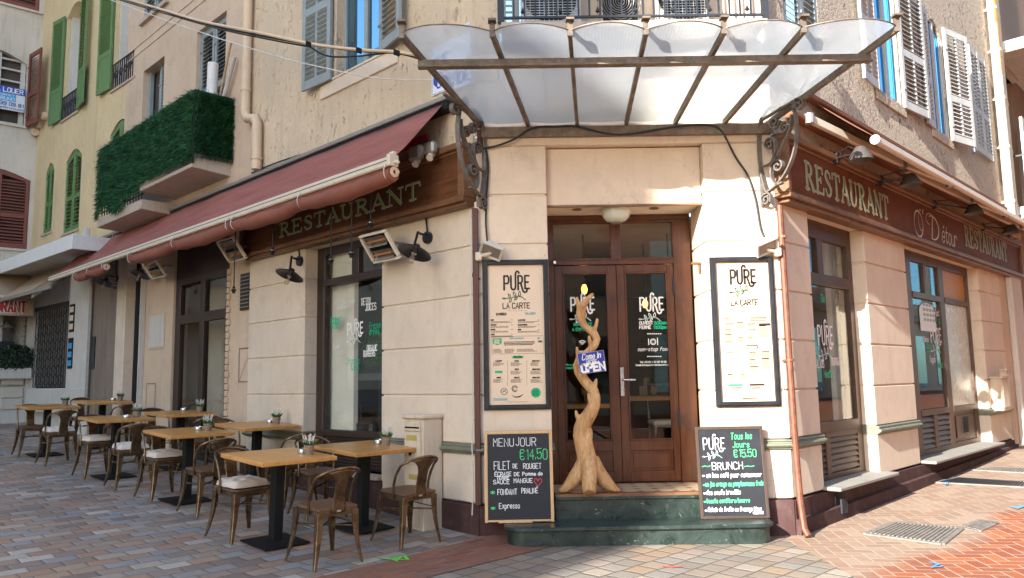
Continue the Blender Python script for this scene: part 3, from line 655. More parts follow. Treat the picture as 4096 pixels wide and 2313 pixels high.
# chamfer
bp(rows(rows(MB(), -.258, .405, ZR, 0, .58), -.258, .405, ZR2+[3.15, 3.63], 0, .58), C, 'pier', M['cream'], .006)
bp(rows(rows(MB(), 1.90, 2.571, ZR, 0, .58), 1.90, 2.571, ZR2+[3.15, 3.63], 0, .58), C, 'pier', M['cream'], .006)
bp(mould(-.29, .425, y1=.5), C, 'moulding', M['moulding']); bp(mould(1.88, 2.60, y1=.5), C, 'moulding', M['moulding'])
bp(MB().box(-.262, .42, -.03, .5, -.3, .295), C, 'plinth', M['plinth'], .006); bp(MB().box(1.885, 2.575, -.03, .5, -.3, .295), C, 'plinth', M['plinth'], .006)
bp(MB().box(.41, 1.895, .10, .60, 3.065, 3.62), C, 'lintel', M['cream'], .004)
bp(MB().box(.41, 1.895, .092, .118, 3.045, 3.063), C, 'lintel_trim', M['trimwood'])
bp(MB().box(-.26, 2.573, .004, .3, 3.63, 3.72), C, 'cornice', M['cream'], .01)
bp(wall(MB(), -.26, 2.573, 3.72, 13, [(-.02, .20, 4.6, 7.2)]), C, 'wall', M['cream'])
bp(MB().box(-.26, -.03, -.012, 0, 4.3, 13), C, 'quoin', M['creamL'], .004)
bp(MB().box(2.35, 2.573, -.04, 0, 4.3, 13), C, 'quoin', M['cream'], .006)
# right face
RO = [(.42, 1.28, 4.93, 7.3), (3.02, 3.86, 4.93, 7.0), (5.22, 5.98, 4.93, 6.72), (7.36, 8.40, 5.03, 6.86)]
rw = wall(MB(), 0, 9.35, 3.62, 13, RO)
spandrel(rw, 5.22, 5.98, 6.50, 6.72, 0, .2); bp(rw, R, 'wall', M['greyR'])
bp(MB().box(0, 9.35, .05, .25, 3.05, 3.62).box(0.02, .68, .02, .3, 3.0, 3.1), R, 'wall', M['cream'])
for a, b in ((.002, .685), (2.165, 3.53), (6.92, 8.20)):
    bp(rows(rows(MB(), a, b, ZR, 0, .32), a, b, ZR2+[3.10], 0, .32), R, 'pier', M['cream'], .006)
    bp(mould(a-.015, b+.018, y1=.3), R, 'moulding', M['moulding'])
pl = MB()
for i in range(14):
    x0, x1 = -.005+i*.59, -.005+(i+1)*.59
    z0, z1 = .115+.011*x0, .115+.011*x1
    pl.add([(x0,-.065,-.3),(x1,-.065,-.3),(x1,-.065,z1),(x0,-.065,z0),(x1,.0,z1+.012),(x0,.0,z0+.012),(x0,0,-.3),(x1,0,-.3)], [(0,1,2,3),(3,2,4,5),(0,3,5,6),(1,7,4,2)])
pl.box(-.002, 8.22, -.022, .3, -.3, .285)
bp(pl, R, 'plinth', M['plinth'])
for a, b in ((.66, 2.26), (3.56, 6.92)): bp(MB().box(a, b, -.17, .2, .300, .335), R, 'window_sill', M['sill'], .008)
bp(MB().box(.86, 1.02, -.03, .0, .06, .25), R, 'air_vent', M['black'])
va = MB()
for i in range(5): va.box(.875+i*.03, .888+i*.03, -.085, -.067, .06, .20)
bp(va, R, 'air_vent', M['ironblack'])
bp(MB().box(8.2, 9.35, .0, .4, -.2, 3.1), R, 'wall', M['beige'], .01); bp(MB().box(8.62, 9.35, -.10, -.002, -.2, 3.05), R, 'pier', M['offwhite'], .02)
# interior of the restaurant
fl = [L.w(-4.4,.32,0), L.w(-.1,.32,0), C.w(.3,.64,0), C.w(2.0,.64,0), R.w(.1,.34,0), R.w(8.3,.34,0), R.w(8.3,5.,0), C.w(1.2,8,0), L.w(-4.4,5,0)]
fp = [(p.x, p.y) for p in fl]
def gp(mb, name, mats, **k): return part(mb, name, mats, B, top=B, **k)
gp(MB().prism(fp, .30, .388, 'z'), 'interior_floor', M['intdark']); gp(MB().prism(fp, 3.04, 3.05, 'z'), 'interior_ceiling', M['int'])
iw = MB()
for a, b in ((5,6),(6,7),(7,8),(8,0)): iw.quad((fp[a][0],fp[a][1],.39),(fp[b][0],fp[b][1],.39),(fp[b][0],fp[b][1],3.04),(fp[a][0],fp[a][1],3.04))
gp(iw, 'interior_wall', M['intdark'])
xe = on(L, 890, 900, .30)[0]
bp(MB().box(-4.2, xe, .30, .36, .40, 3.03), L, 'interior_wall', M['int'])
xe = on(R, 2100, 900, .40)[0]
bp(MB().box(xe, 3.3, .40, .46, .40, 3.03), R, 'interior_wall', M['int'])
# ---- entrance door
y = .58
d = MB()
for a, b in ((.41, .495), (1.705, 1.885)): d.box(a, b, y, y+.07, .39, 3.06)
d.box(.495, 1.705, y+.001, y+.069, 2.985, 3.06).box(.495, 1.705, y-.012, y+.07, 2.555, 2.60).box(1.075, 1.18, y-.002, y+.068, 2.60, 2.985)
d.box(.495, 1.075, y+.003, y+.06, 2.60, 2.625).box(1.18, 1.705, y+.003, y+.06, 2.60, 2.625).box(.41, 1.885, y-.02, y, 3.02, 3.06)
D_ = bp(d, C, 'entrance_door', M['door'], .004)
bp(MB().box(.495, 1.075, y+.03, y+.036, 2.62, 2.985).box(1.18, 1.705, y+.03, y+.036, 2.62, 2.985), C, 'pane', M['glass'], par=D_)
for k, (a, b, ga, gb) in enumerate(((.498, 1.122, .575, 1.035), (1.126, 1.702, 1.205, 1.635))):
    q = MB(); gz0, gz1 = .80, 2.475
    q.box(a, ga, y+.008, y+.055, .40, 2.55).box(gb, b, y+.008, y+.055, .40, 2.55).box(ga, gb, y+.009, y+.054, gz1, 2.55).box(ga, gb, y+.009, y+.054, .70, gz0).box(ga, gb, y+.009, y+.054, .40, .50)
    q.box(ga, gb, y+.024, y+.05, .50, .70).box(ga+.03, gb-.03, y+.014, y+.024, .53, .67)
    for xx0, xx1, zz0, zz1 in ((ga, ga+.016, .8, 2.475), (gb-.016, gb, .8, 2.475)): q.box(xx0, xx1, y+.002, y+.02, zz0, zz1)
    q.box(ga, gb, y+.002, y+.02, 2.459, 2.475).box(ga, gb, y+.002, y+.02, .8, .816)
    bp(q, C, 'door_leaf', M['door'], .003, par=D_)
    bp(MB().box(ga, gb, y+.03, y+.036, gz0, gz1), C, 'pane', M['glassdark'], par=D_)
hd = MB().box(1.128, 1.165, y-.012, y+.008, 1.235, 1.52).tube([(1.147,y-.012,1.395),(1.147,y-.06,1.395),(1.16,y-.066,1.395),(1.27,y-.066,1.393)], .011, 10)
bp(hd, C, 'handle', M['steel'], .003, par=D_)
for zz in (2.33, 1.0): bp(MB().box(1.69, 1.712, y-.004, y+.008, zz-.09, zz+.09), C, 'hinge', M['frame'], par=D_)
bp(MB().tube([(.475,y-.02,2.575),(.50,y-.08,2.575)], .016, 8), C, 'door_stop', M['steel'], par=D_)
# lettering on the door panes
yy = y+.024
v = MB(); px = lambda a, b: on(C, a, b, yy)
for cx, cz in ((1640, 780), (1466, 780)):
    x, z = px(cx, cz); pure(v, x, z-.01, .245, .135, yy, 0, 1)
DX = lambda a: (2150+a/2.347)/1.59006
DZ = lambda b: (780+b/2.347)/1.59006
EX = lambda a: (2200+a/1.5317)/1.59006
EZ = lambda b: (1100+b/1.5317)/1.59006
def df_(s_, a0, a1, b, h, mm, sw, X=DX, Z=DZ, sl=0):
    x, z = px(X(a0), Z(b)); x2, _ = px(X(a1), Z(b)); text(v, s_, x, z, h, sw, yy, mm, .62, 1.0, sl, 'l', 0, 0, fit=x2-x)
df_('OUVERT', 957, 1082, 1217, .029, 0, .0065); df_('8:30am', 1097, 1210, 1215, .029, 1, .0075); df_('FERMÉ', 958, 1063, 1258, .029, 0, .0065); df_('11:00pm', 1088, 1210, 1256, .029, 1, .0075)
for cy in (840, 897):
    for i in range(7):
        x, z = px(1630+i*5.3, cy); v.ribbon([(x-.004, z), (x+.004, z)], .010, yy)
x, z = px(1643, 860); v.ribbon(arc(x, z, .028, 0, 360, 16), .007, yy); v.ribbon(arc(x, z, .017, 0, 360, 12), .004, yy); v.ribbon([(x-.045,z-.03),(x-.045,z+.03)], .008, yy); v.ribbon([(x+.045,z-.03),(x+.045,z+.035)], .009, yy)
df_('non-stop food!', 540, 735, 467, .036, 0, .0045, EX, EZ, .15)
df_('Tel: +33 (0) 4 92 99 19 09', 552, 712, 540, .016, 0, .0034, EX, EZ); df_('Email: info@pure restaurant.com', 527, 738, 558, .016, 0, .0034, EX, EZ)
df_('SUR PLACE', 145, 258, 312, .028, 1, .006, EX, EZ); df_('A EMPORTER', 137, 268, 343, .028, 1, .006, EX, EZ)
x, z = px(1465, 868)
for r_ in (.012, .028, .044): v.ribbon(arc(x, z, r_, 45, 135, 8), .009, yy)
x, z = px(1465, 890); text(v, 'free wifi', x, z, .042, .007, yy, 0, .6, .9, .25, 'c')
x, z = px(1424, 920); text(v, 'Site: www.pure restaurant.com', x, z, .017, .0042, yy, 1, .6); x, z = px(1424, 928); text(v, 'Instagram: pure restaurant', x, z, .017, .0042, yy, 1, .6)
bp(v, C, 'lettering', [M['vinyl'], M['gvinyl']], par=D_, smooth=False)
# ---- left shop window
y = .17
q = MB()
for a, b in ((-3.07, -2.90), (-1.56, -1.50)): q.box(a, b, y, y+.07, .44, 3.06)
q.box(-2.90, -1.56, y, y+.07, 2.96, 3.06).box(-2.90, -1.56, y-.015, y+.072, 2.575, 2.66).box(-2.32, -2.18, y-.004, y+.068, 2.66, 2.96).box(-2.90, -1.56, y-.01, y+.07, .80, .87).box(-2.90, -1.56, y+.03, y+.07, .44, .80)
for i in range(9): q.box(-2.86, -1.60, y+.005, y+.028, .47+i*.036, .49+i*.036)
q.box(-2.93, -2.90, y-.012, y+.0, .87, 2.575)
S_ = bp(q, L, 'shop_window', M['darkwood'], .004)
bp(MB().box(-2.90, -1.56, y+.03, y+.036, .87, 2.575).box(-2.90, -2.32, y+.03, y+.036, 2.66, 2.96).box(-2.18, -1.56, y+.03, y+.036, 2.66, 2.96), L, 'pane', M['glass'], par=S_)
v = MB(); yy = y+.025; px = lambda a, b: on(L, a, b, yy)
WX = lambda a: (1230+a/1.712)/1.59006
WZ = lambda b: (900+b/1.712)/1.59006
def wf(F, s_, a0, a1, b, h, mm, sw, sl=0, X=WX, Z=WZ):
    x, z = px(X(a0), Z(b)); x2, _ = px(X(a1), Z(b)); text(v, s_, x, z, h, sw, yy, mm, .62, 1.0, sl, 'l', 0, 0, fit=x2-x)
xa, za = px(WX(272), WZ(755)); xb_, zb_ = px(WX(382), WZ(745)); _, zt_ = px(WX(325), WZ(665)); pure(v, (xa+xb_)/2, (za+zb_)/2, xb_-xa, (zt_-za)*.92, yy, 0, 1)
for q_ in (('Ice cream',237,325,545,.050,0,.005,.2),('& desserts',202,290,578,.050,0,.005,.2),('DETOX',370,433,550,.075,0,.011),('JUICES',397,470,588,.075,0,.011),('GOURMET',158,233,675,.065,1,.010),('FOOD',168,210,712,.062,1,.010),('Frozen',423,500,713,.070,1,.007,.15),('drinks',422,490,752,.070,1,.007,.15),('Super',170,225,850,.06,0,.005,.2),('food',185,235,890,.07,0,.005,.2),('ORGANIC',407,477,865,.064,0,.011),('BURGERS',384,462,902,.064,0,.011),('Organic',262,355,955,.075,1,.007,.15),('wine',298,350,998,.065,1,.008,.15)): wf(L, *q_)
bp(v, L, 'lettering', [M['vinyl'], M['gvinyl']], par=S_, smooth=False)
# ---- right shop window
y = .15
q = MB()
for a, b in ((.685, .75), (2.04, 2.165)): q.box(a, b, y, y+.07, .335, 3.06)
q.box(.75, 2.04, y, y+.07, 2.86, 3.06).box(.75, 2.04, y-.012, y+.071, 2.36, 2.48).box(1.22, 1.36, y-.003, y+.068, 2.48, 2.86).box(.75, 2.04, y-.012, y+.07, .82, .92).box(.75, 2.04, y+.03, y+.07, .335, .80).box(1.14, 1.25, y-.004, y+.03, .335, .82)
q.box(.75, 2.04, y+.0, y+.03, .335, .39).box(.75, .79, y, y+.03, .39, .8).box(2.0, 2.04, y, y+.03, .39, .8).box(.75, 1.14, y, y+.03, .76, .82).box(1.25, 2.04, y, y+.03, .76, .82)
S_ = bp(q, R, 'shop_window', M['brownwood'], .004)
lv = MB()
for a, b in ((.79, 1.14), (1.25, 2.0)):
    for i in range(6):
        z = .41+i*.06; lv.add([(a,y+.002,z),(b,y+.002,z),(b,y+.028,z+.045),(a,y+.028,z+.045),(a,y+.002,z+.012),(b,y+.002,z+.012),(b,y+.028,z+.057),(a,y+.028,z+.057)], [(0,1,2,3),(4,7,6,5),(0,4,5,1),(3,2,6,7)])
bp(lv, R, 'louvre_panel', M['brownwood'], par=S_)
bp(MB().box(.75, 2.04, y+.03, y+.036, .92, 2.36).box(.75, 1.22, y+.03, y+.036, 2.48, 2.86).box(1.36, 2.04, y+.03, y+.036, 2.48, 2.86), R, 'pane', M['glass'], par=S_)
v = MB(); yy = y+.025; px = lambda a, b: on(R, a, b, yy)
x, z = px(2078, 868); pure(v, x, z, .40, .20, yy, 0, 1, .022)
for s_, a, b, h, mm, sw, wid, sl in (('BURGERS', 2106, 918, .075, 0, .010, .6, 0), ('SALADS', 2062, 925, .08, 0, .010, .5, 0), ('Healthy', 2085, 950, .08, 1, .009, .7, .2), ('Bio', 2070, 760, .08, 1, .010, .7, 0)):
    x, z = px(a, b); text(v, s_, x, z, h, sw, yy, mm, wid, 1.0, sl, 'c')
bp(v, R, 'lettering', [M['vinyl'], M['gvinyl']], par=S_, smooth=False)
x0, z0 = px(2062, 960); x1, z1 = px(2098, 790)
# ---- right glazed shopfront with a door
y = .15
q = MB()
zt = 2.92
for a, b in ((3.53, 3.57), (3.98, 4.20), (5.40, 5.62), (6.80, 6.92)): q.box(a, b, y, y+.07, .335, 3.06)
segs = ((3.57, 3.98), (4.20, 5.40), (5.62, 6.80))
for a, b in segs: q.box(a, b, y+.001, y+.07, zt, 3.06).box(a, b, y-.008, y+.071, 2.42, 2.50).box(a, b, y-.006, y+.07, .84, .92).box(a, b, y+.001, y+.07, .335, .40)
q.box(4.74, 4.84, y-.001, y+.068, 2.50, zt).box(4.70, 4.84, y-.002, y+.069, .40, .84).box(5.62, 6.80, y+.03, y+.06, .40, .84).box(5.75, 6.62, y+.012, y+.03, .46, .78)
S_ = bp(q, R, 'shop_front', M['brownwood'], .004)
lv = MB()
for a, b in ((4.20, 4.70), (4.84, 5.40), (3.57, 3.98)):
    for i in range(6):
        z = .41+i*.07; lv.add([(a,y+.002,z),(b,y+.002,z),(b,y+.03,z+.05),(a,y+.03,z+.05),(a,y+.002,z+.012),(b,y+.002,z+.012),(b,y+.03,z+.062),(a,y+.03,z+.062)], [(0,1,2,3),(4,7,6,5),(0,4,5,1),(3,2,6,7)])
    lv.box(a, b, y+.055, y+.06, .4, .84)
bp(lv, R, 'louvre_panel', M['brownwood'], par=S_)
gr = MB()
for i in range(9): gr.box(6.0, 6.3, y-.004, y+.012, .52+i*.026, .535+i*.026)
bp(gr, R, 'air_vent', M['black'], par=S_)
gl = MB()
for a, b in segs[:2]: gl.box(a, b, y+.03, y+.036, .92, 2.42).box(a, b, y+.03, y+.036, 2.50, zt)
bp(gl, R, 'pane', M['glassdark'], par=S_)
bp(MB().box(5.62, 6.80, y+.03, y+.036, .92, 2.42), R, 'pane', M['opal'], par=S_, label='frosted pale pane')
bp(MB().box(5.62, 6.80, y+.03, y+.036, 2.50, zt), R, 'pane', plain('amber_pane', (.48,.20,.04), .4), par=S_, label='amber coloured top pane')
v = MB(); yy = y+.025; px = lambda a, b: on(R, a, b, yy)
x, z = px(2356, 862); pure(v, x, z, .50, .20, yy, 0, 1, .026)
for s_, a, b, h, mm, sw, wid, sl in (('Fast', 2358, 795, .09, 0, .011, .8, .2), ('Detox', 2330, 860, .07, 0, .010, .8, .2), ('ECO', 2338, 885, .10, 1, .012, .8, 0), ('Vegan', 2346, 912, .09, 0, .010, .8, .2), ('GLUTEN', 2383, 893, .08, 0, .010, .7, 0), ('FREE', 2383, 905, .08, 0, .010, .8, 0), ('Burger', 2378, 865, .07, 0, .010, .7, 0), ('Salad', 2366, 925, .08, 1, .010, .8, 0), ('FOOD', 2372, 825, .12, 1, .018, .8, 0)):
    x, z = px(a, b); text(v, s_, x, z, h, sw, yy, mm, wid, 1.0, sl, 'c')
x0, z0 = px(2316, 832); x1, z1 = px(2349, 765)
v.add([(x0,yy-.002,z0),(x1,yy-.002,z0),(x1,yy-.002,z1-.12)]+[((x0+x1)/2+(x1-x0)/2*cos(t), yy-.002, z1-.12+.12*sin(t)) for t in (.4,.9,1.57,2.2,2.7)]+[(x0,yy-.002,z1-.12)], [tuple(range(9))], 2)
for i in range(4):
    for j in range(4): v.box(x0+.16+i*.13, x0+.26+i*.13, yy-.004, yy-.003, z0+.14+j*.07, z0+.18+j*.07, 3)
bp(v, R, 'lettering', [M['vinyl'], M['gvinyl'], M['whitepaint'], M['greymetal']], par=S_, smooth=False)
# ---- upper windows and shutters
def upwin(F, a, b, c, d, y, frm, gl, par, bars=1, fw_=.05):
    q = MB().box(a, a+fw_, y, y+.06, c, d).box(b-fw_, b, y, y+.06, c, d).box(a+fw_, b-fw_, y, y+.06, c, c+fw_).box(a+fw_, b-fw_, y, y+.06, d-fw_, d)
    if bars: q.box((a+b)/2-.035, (a+b)/2+.035, y-.008, y+.058, c+fw_, d-fw_)
    o = part(tow(q, F), 'window', frm, par, .003, top=par)
    part(tow(MB().box(a+fw_, b-fw_, y+.025, y+.03, c+fw_, d-fw_), F), 'pane', gl, o, top=par); return o
upwin(L, -2.42, -1.49, 5.03, 7.4, .10, M['shutter'], M['glassup'], B)
bp(MB().box(-2.42, -1.49, .2, .22, 5.03, 7.4), L, 'window_backing', M['int'])
bp(MB().box(-2.75, -1.20, -.022, .0, 4.83, 5.0), L, 'window_apron', M['cream'], .008); bp(MB().box(-2.47, -1.44, -.03, .12, 5.0, 5.03), L, 'window_sill', M['cream'], .005)
bp(hinge(shutter(.58, 2.35, mid=.42, split=True), -2.46, -.05, 5.0, 176), L, 'shutter', M['shutter'])
bp(hinge(shutter(.48, 2.35, mid=.42), -1.47, -.05, 5.02, 10), L, 'shutter', M['shutter'])
for (a, b, c, d), kind in zip(RO, ('closed', 'open', 'open', 'closed')):
    if kind == 'closed':
        m_ = (a+b)/2
        mt = M['shutter'] if a < 1 else M['shutterR']
        bp(hinge(shutter(m_-a-.01, d-c, mid=.40, split=(a > 1)), a+.005, .02 if a < 1 else -.045, c, 0), R, 'shutter', mt); bp(hinge(shutter(b-m_-.01, d-c, mid=.40, split=(a > 1)), m_+.005, .02 if a < 1 else -.045, c, 0), R, 'shutter', mt)
    else:
        upwin(R, a, b, c, d, .015, M['shutterR'], M['glassblue'], B)
        bp(MB().box(a, b, .17, .2, c, d), R, 'window_backing', M['intdark'])  # dark sheet stands for the room behind the glass
        bp(MB().box(a-.12, b+.12, -.025, .0, c-.14, c), R, 'window_apron', M['greyR'], .006)
        bp(hinge(shutter(.60 if a < 4 else .40, d-c+.02, mid=.38, split=True), a-.015, -.024, c-.02, 180-3), R, 'shutter', M['shutterR'])
        bp(hinge(shutter(.78 if a < 4 else .70, d-c+.02, mid=.38, split=True), b+.02, -.03, c-.02, (6 if a < 4 else 12)), R, 'shutter', M['shutterR'])
bp(hinge(shutter(.2, 2.4), -.02, .02, 4.7, 0), C, 'shutter', M['shutter'])
# balcony over the entrance
bp(MB().box(-.0, 2.42, -.52, .0, 4.52, 4.62), C, 'balcony_slab', M['slab'], .01)
rl = MB().box(0, 2.4, -.50, -.47, 5.55, 5.58).box(0, 2.4, -.495, -.475, 4.66, 4.68)
for i in range(25):
    x = .02+i*.098; rl.box(x-.008, x+.008, -.493, -.477, 4.66, 5.55)
rl.box(-.03, .03, -.51, -.46, 4.62, 5.7).box(2.38, 2.43, -.51, -.46, 4.62, 5.7)
for k in range(7):
    x = .20+k*.34; o = (C.w(0,0,0)*0, Vector((1,0,0)), Vector((0,0,1)), Vector((0,1,0)))
    for sg in (1, -1):
        pts = [(x+sg*(.07+.06*cos(t)*(1-t/9)), 5.0+.06*sin(t)*(1-t/9)) for t in [i*.45 for i in range(16)]]; rl.flatbar(pts, (Vector((0,-.487,0)), Vector((1,0,0)), Vector((0,0,1)), Vector((0,1,0))), .014, .012)
    rl.flatbar([(x-.07,4.94),(x-.02,4.9),(x,4.82),(x+.02,4.9),(x+.07,4.94)], (Vector((0,-.487,0)), Vector((1,0,0)), Vector((0,0,1)), Vector((0,1,0))), .014, .014)
    rl.lathe([(0,0),(.022,.02),(.012,.045),(0,.07)], (x,-.487,4.70), 6)
bp(rl, C, 'balcony_railing', M['ironblack'])
# ------------------------------------------------------------------ beige house (balcony above, glazed door below)
BB = thing('beige_house', 'smooth beige house between the pitted corner building and the yellow house, with a stepped balcony', 'building', G0, tuple(L.w(-7, .1, 0)))
def hp(P_): return lambda mb, F, name, mats, bev=0, par=None, **k: part(tow(mb, F), name, mats, par or P_, bev, top=P_, **k)
b_ = hp(BB)
BO = [(-8.66, -7.72, 5.2, 6.98), (-6.42, -5.40, 5.2, 6.95), (-8.74, -7.70, 7.95, 9.6), (-6.4, -5.4, 7.95, 9.6)]
b_(wall(MB(), -9.53, -4.50, 4.0, 13, BO), L, 'wall', M['beige'])
for z in (7.40, 7.56): b_(MB().box(-9.53, -4.62, -.012, .0, z-.012, z+.012), L, 'string_course', M['beige'])
for a, b, c, d in BO:
    b_(MB().box(a, b, .19, .21, c, d), L, 'window_backing', M['intdark'])  # dark sheet in each opening stands for the dark interior
a, b, c, d = BO[0]
b_(hinge(shutter(.44, d-c), a+.40, .15, c, -12), L, 'shutter', M['shutter'])
b_(MB().box(a, a+.08, .10, .16, c, d).box(b-.07, b, .1, .16, c, d), L, 'window_frame', M['shutter'])
a, b, c, d = BO[1]
b_(hinge(shutter(.48, d-c), a+.01, .08, c, 0), L, 'shutter', M['shutter']); b_(hinge(shutter(.48, d-c), a+.51, .08, c, 0), L, 'shutter', M['shutter'])
a, b, c, d = BO[2]
b_(hinge(shutter(.5, d-c), a+.01, .03, c, 0), L, 'shutter', M['shutter']); b_(hinge(shutter(.5, d-c), a+.53, .03, c, 0), L, 'shutter', M['shutter'])
b_(MB().box(a-.1, b+.1, -.06, .1, c-.07, c), L, 'window_sill', M['slab'])
# balcony slabs with a step between them
sb = MB()
sb.prism([(-.56,4.40),(-.56,4.55),(.02,4.55),(.02,4.36)], -7.05, -5.13, 'x'); b_(sb, L, 'balcony_slab', M['slab'], .008)
sb = MB(); sb.prism([(-.56,4.12),(-.56,4.27),(.02,4.27),(.02,4.08)], -8.95, -6.95, 'x'); b_(sb, L, 'balcony_slab', M['slab'], .008)
rl = MB()
for x0, x1, z0 in ((-8.9, -7.0, 4.30), (-7.0, -5.15, 4.57)):
    rl.box(x0, x1, -.53, -.51, 5.35, 5.38).box(x0, x1, -.53, -.51, z0+.06, z0+.08)
    for i in range(16): x = x0+.05+(x1-x0-.1)*i/15; rl.box(x-.007, x+.007, -.527, -.513, z0, 5.36)
rl.box(-5.17, -5.15, -.53, 0, 5.35, 5.38); b_(rl, L, 'balcony_railing', M['ironblack'])
# shop level: pillars, recessed niche, glazed door
z1 = 4.0
b_(MB().box(-5.22, -4.50, .06, .3, -.2, 3.7), L, 'wall', M['beige'], .004)
b_(MB().box(-8.30, -7.16, .06, .3, -.2, z1), L, 'wall', M['beige'], .004)
b_(MB().box(-9.74, -9.10, .0, .3, -.2, z1), L, 'pier', M['cream'], .01)
b_(MB().box(-9.10, -8.42, .30, .4, -.2, z1), L, 'niche', plaster('niche_wall', (.40,.27,.16)))
bk = MB()
for i in range(9):
    for j in range(2): bk.box(-9.08+j*.33+(i % 2)*.05, -8.78+j*.33, .27, .30, .45+i*.095, .53+i*.095)
b_(bk, L, 'brick_patch', M['beige'], .006)
b_(MB().box(-5.22, -4.5, .02, .3, 3.7, 4.0).box(-8.42, -5.22, .1, .3, 3.10, 4.0), L, 'fascia', M['darkwood'])
qn = MB()
for i in range(30): qn.box(-5.24, -5.17+(i % 2)*.03, .03, .07, .35+i*.09, .43+i*.09)
b_(qn, L, 'quoin', M['beige'], .006)
b_(MB().tube([(-8.40,-.03,.2),(-8.40,-.03,3.9)], .05, 8), L, 'drain_pipe', M['black']); b_(MB().box(-8.36, -8.31, -.02, .06, .2, 3.5), L, 'cover_strip', M['offwhite'])
b_(MB().box(-4.82, -4.50, .03, .06, 2.42, 2.92), L, 'air_vent', M['intdark'])
vt = MB()
for i in range(9): z = 2.45+i*.052; vt.add([(-4.80,.0,z),(-4.52,.0,z),(-4.52,.05,z+.03),(-4.80,.05,z+.03)], [(0,1,2,3)]); vt.box(-4.80, -4.52, -.004, .004, z-.004, z+.006)
b_(vt, L, 'air_vent', M['greymetal'])
for bx in ((-4.85, -4.50, 1.45, 1.90), (-8.12, -7.75, .60, 1.45)):
    p = [(bx[0],bx[2]),(bx[1],bx[2]),(bx[1],bx[3]),(bx[0],bx[3]),(bx[0],bx[2])]; hm = MB().ribbon(p, .014, .052)
    if bx[0] > -5: hm.ribbon([(bx[0]+.03,bx[2]+.02),(bx[1]-.04,bx[3]-.03)], .008, .051)
    b_(hm, L, 'hatch_outline', M['greyink'])
q = MB(); y = .10
for a, b in ((-7.16, -6.98), (-5.40, -5.22)): q.box(a, b, y, y+.08, .30, 3.10)
q.box(-6.98, -5.40, y, y+.08, 2.98, 3.10).box(-6.98, -5.40, y-.006, y+.08, 2.36, 2.50).box(-6.25, -6.10, y-.004, y+.08, .30, 2.98).box(-6.98, -5.40, y+.001, y+.08, .30, .62)
DD_ = b_(q, L, 'glazed_door', M['darkwood'], .004)
b_(MB().box(-6.98, -6.25, y+.04, y+.046, .62, 2.36).box(-6.10, -5.40, y+.04, y+.046, .62, 2.36).box(-6.98, -6.25, y+.04, y+.046, 2.50, 2.98).box(-6.10, -5.40, y+.04, y+.046, 2.50, 2.98), L, 'pane', M['glassdark'], par=DD_)
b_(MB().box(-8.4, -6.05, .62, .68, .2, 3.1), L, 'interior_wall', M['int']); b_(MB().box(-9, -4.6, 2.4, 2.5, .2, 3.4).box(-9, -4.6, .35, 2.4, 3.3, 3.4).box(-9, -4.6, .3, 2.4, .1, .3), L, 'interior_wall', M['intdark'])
t = thing('wall_notice', 'blank white notice plate on the beige wall beside the dark glazed door', 'sign', L, (-7.76, .05, 2.05)); part(MB().box(-8.06, -7.47, .035, .06, 2.04, 2.56), 'plate', M['offwhite'], t, .004); part(MB().box(-8.09, -7.44, .045, .061, 2.01, 2.59), 'frame', M['beige'], t)
# ------------------------------------------------------------------ yellow house
YB = thing('yellow_house', 'ochre yellow house with tall green louvred shutters on the left side of the lane', 'building', G0, tuple(Y.w(-2.5, .1, 0)))
y_ = hp(YB)
YO = [(-3.36, -2.40, 7.10, 9.62), (-.62, .40, 7.04, 9.55), (-4.22, -3.69, 4.74, 6.30), (-2.96, -2.08, 4.57, 6.30), (-.63, .30, 4.50, 6.36)]
yw = wall(MB(), -4.985, .6, 3.9, 13.5, YO, dep=.26)
for a, b, c, d in YO: spandrel(yw, a, b, d-.20, d, .0, .26)
y_(yw, Y, 'wall', M['yellow'])
PL4 = (Vector((0,-.02,0)), Vector((1,0,0)), Vector((0,0,1)), Vector((0,1,0)))
for k, (a, b, c, d) in enumerate(YO):
    y_(MB().box(a, b, .24, .28, c, d), Y, 'window_backing', M['intdark'] if k > 1 else M['whitepaint']); y_(MB().box(a-.06, b+.06, -.03, .05, c-.04, c), Y, 'window_sill', M['slab'])
    if k < 2:
        y_(MB().box(a, a+.07, .08, .24, c, d).box(b-.07, b, .08, .24, c, d), Y, 'window_frame', M['offwhite'])
        r_ = MB().box(a+.02, b-.02, -.03, -.01, c+.48, c+.50)
        for i in range(10): x = a+.06+(b-a-.12)*i/9; r_.box(x-.008, x+.008, -.03, -.01, c+.01, c+.48)
        for i in range(4):
            x = a+.18+(b-a-.36)*i/3; r_.flatbar([(x+.09*cos(t)*(1-t/10), c+.25+.09*sin(t)*(1-t/10)) for t in [j*.6 for j in range(12)]], PL4, .02, .02)
        y_(r_, Y, 'window_railing', M['ironblack'])
    else:
        m_ = (a+b)/2
        y_(hinge(shutter(m_-a-.006, d-c-.02, .03, pitch=.07, arch=.17), a+.003, .03, c+.01, 0), Y, 'shutter', M['green']); y_(hinge(shutter(b-m_-.006, d-c-.02, .03, pitch=.07, arch=-.17), m_+.003, .03, c+.01, 0), Y, 'shutter', M['green'])
for hx, a_, z0, w_, h_ in ((-3.38, 177, 7.12, .62, 2.40), (-2.39, 8, 7.10, .57, 2.55), (-.64, 177, 7.08, .60, 2.5)):
    y_(hinge(shutter(w_, h_, .035, mid=.30, pitch=.075, solid=True, arch=.05), hx, -.04, z0, a_), Y, 'shutter', M['green'])
y_(MB().box(-4.9, .6, -.10, .05, 3.98, 4.08).tube([(-1.8,-.08,4.02),(.2,-.09,4.06)], .06, 8), Y, 'cornice', M['oldstone'], .01)
q = MB()
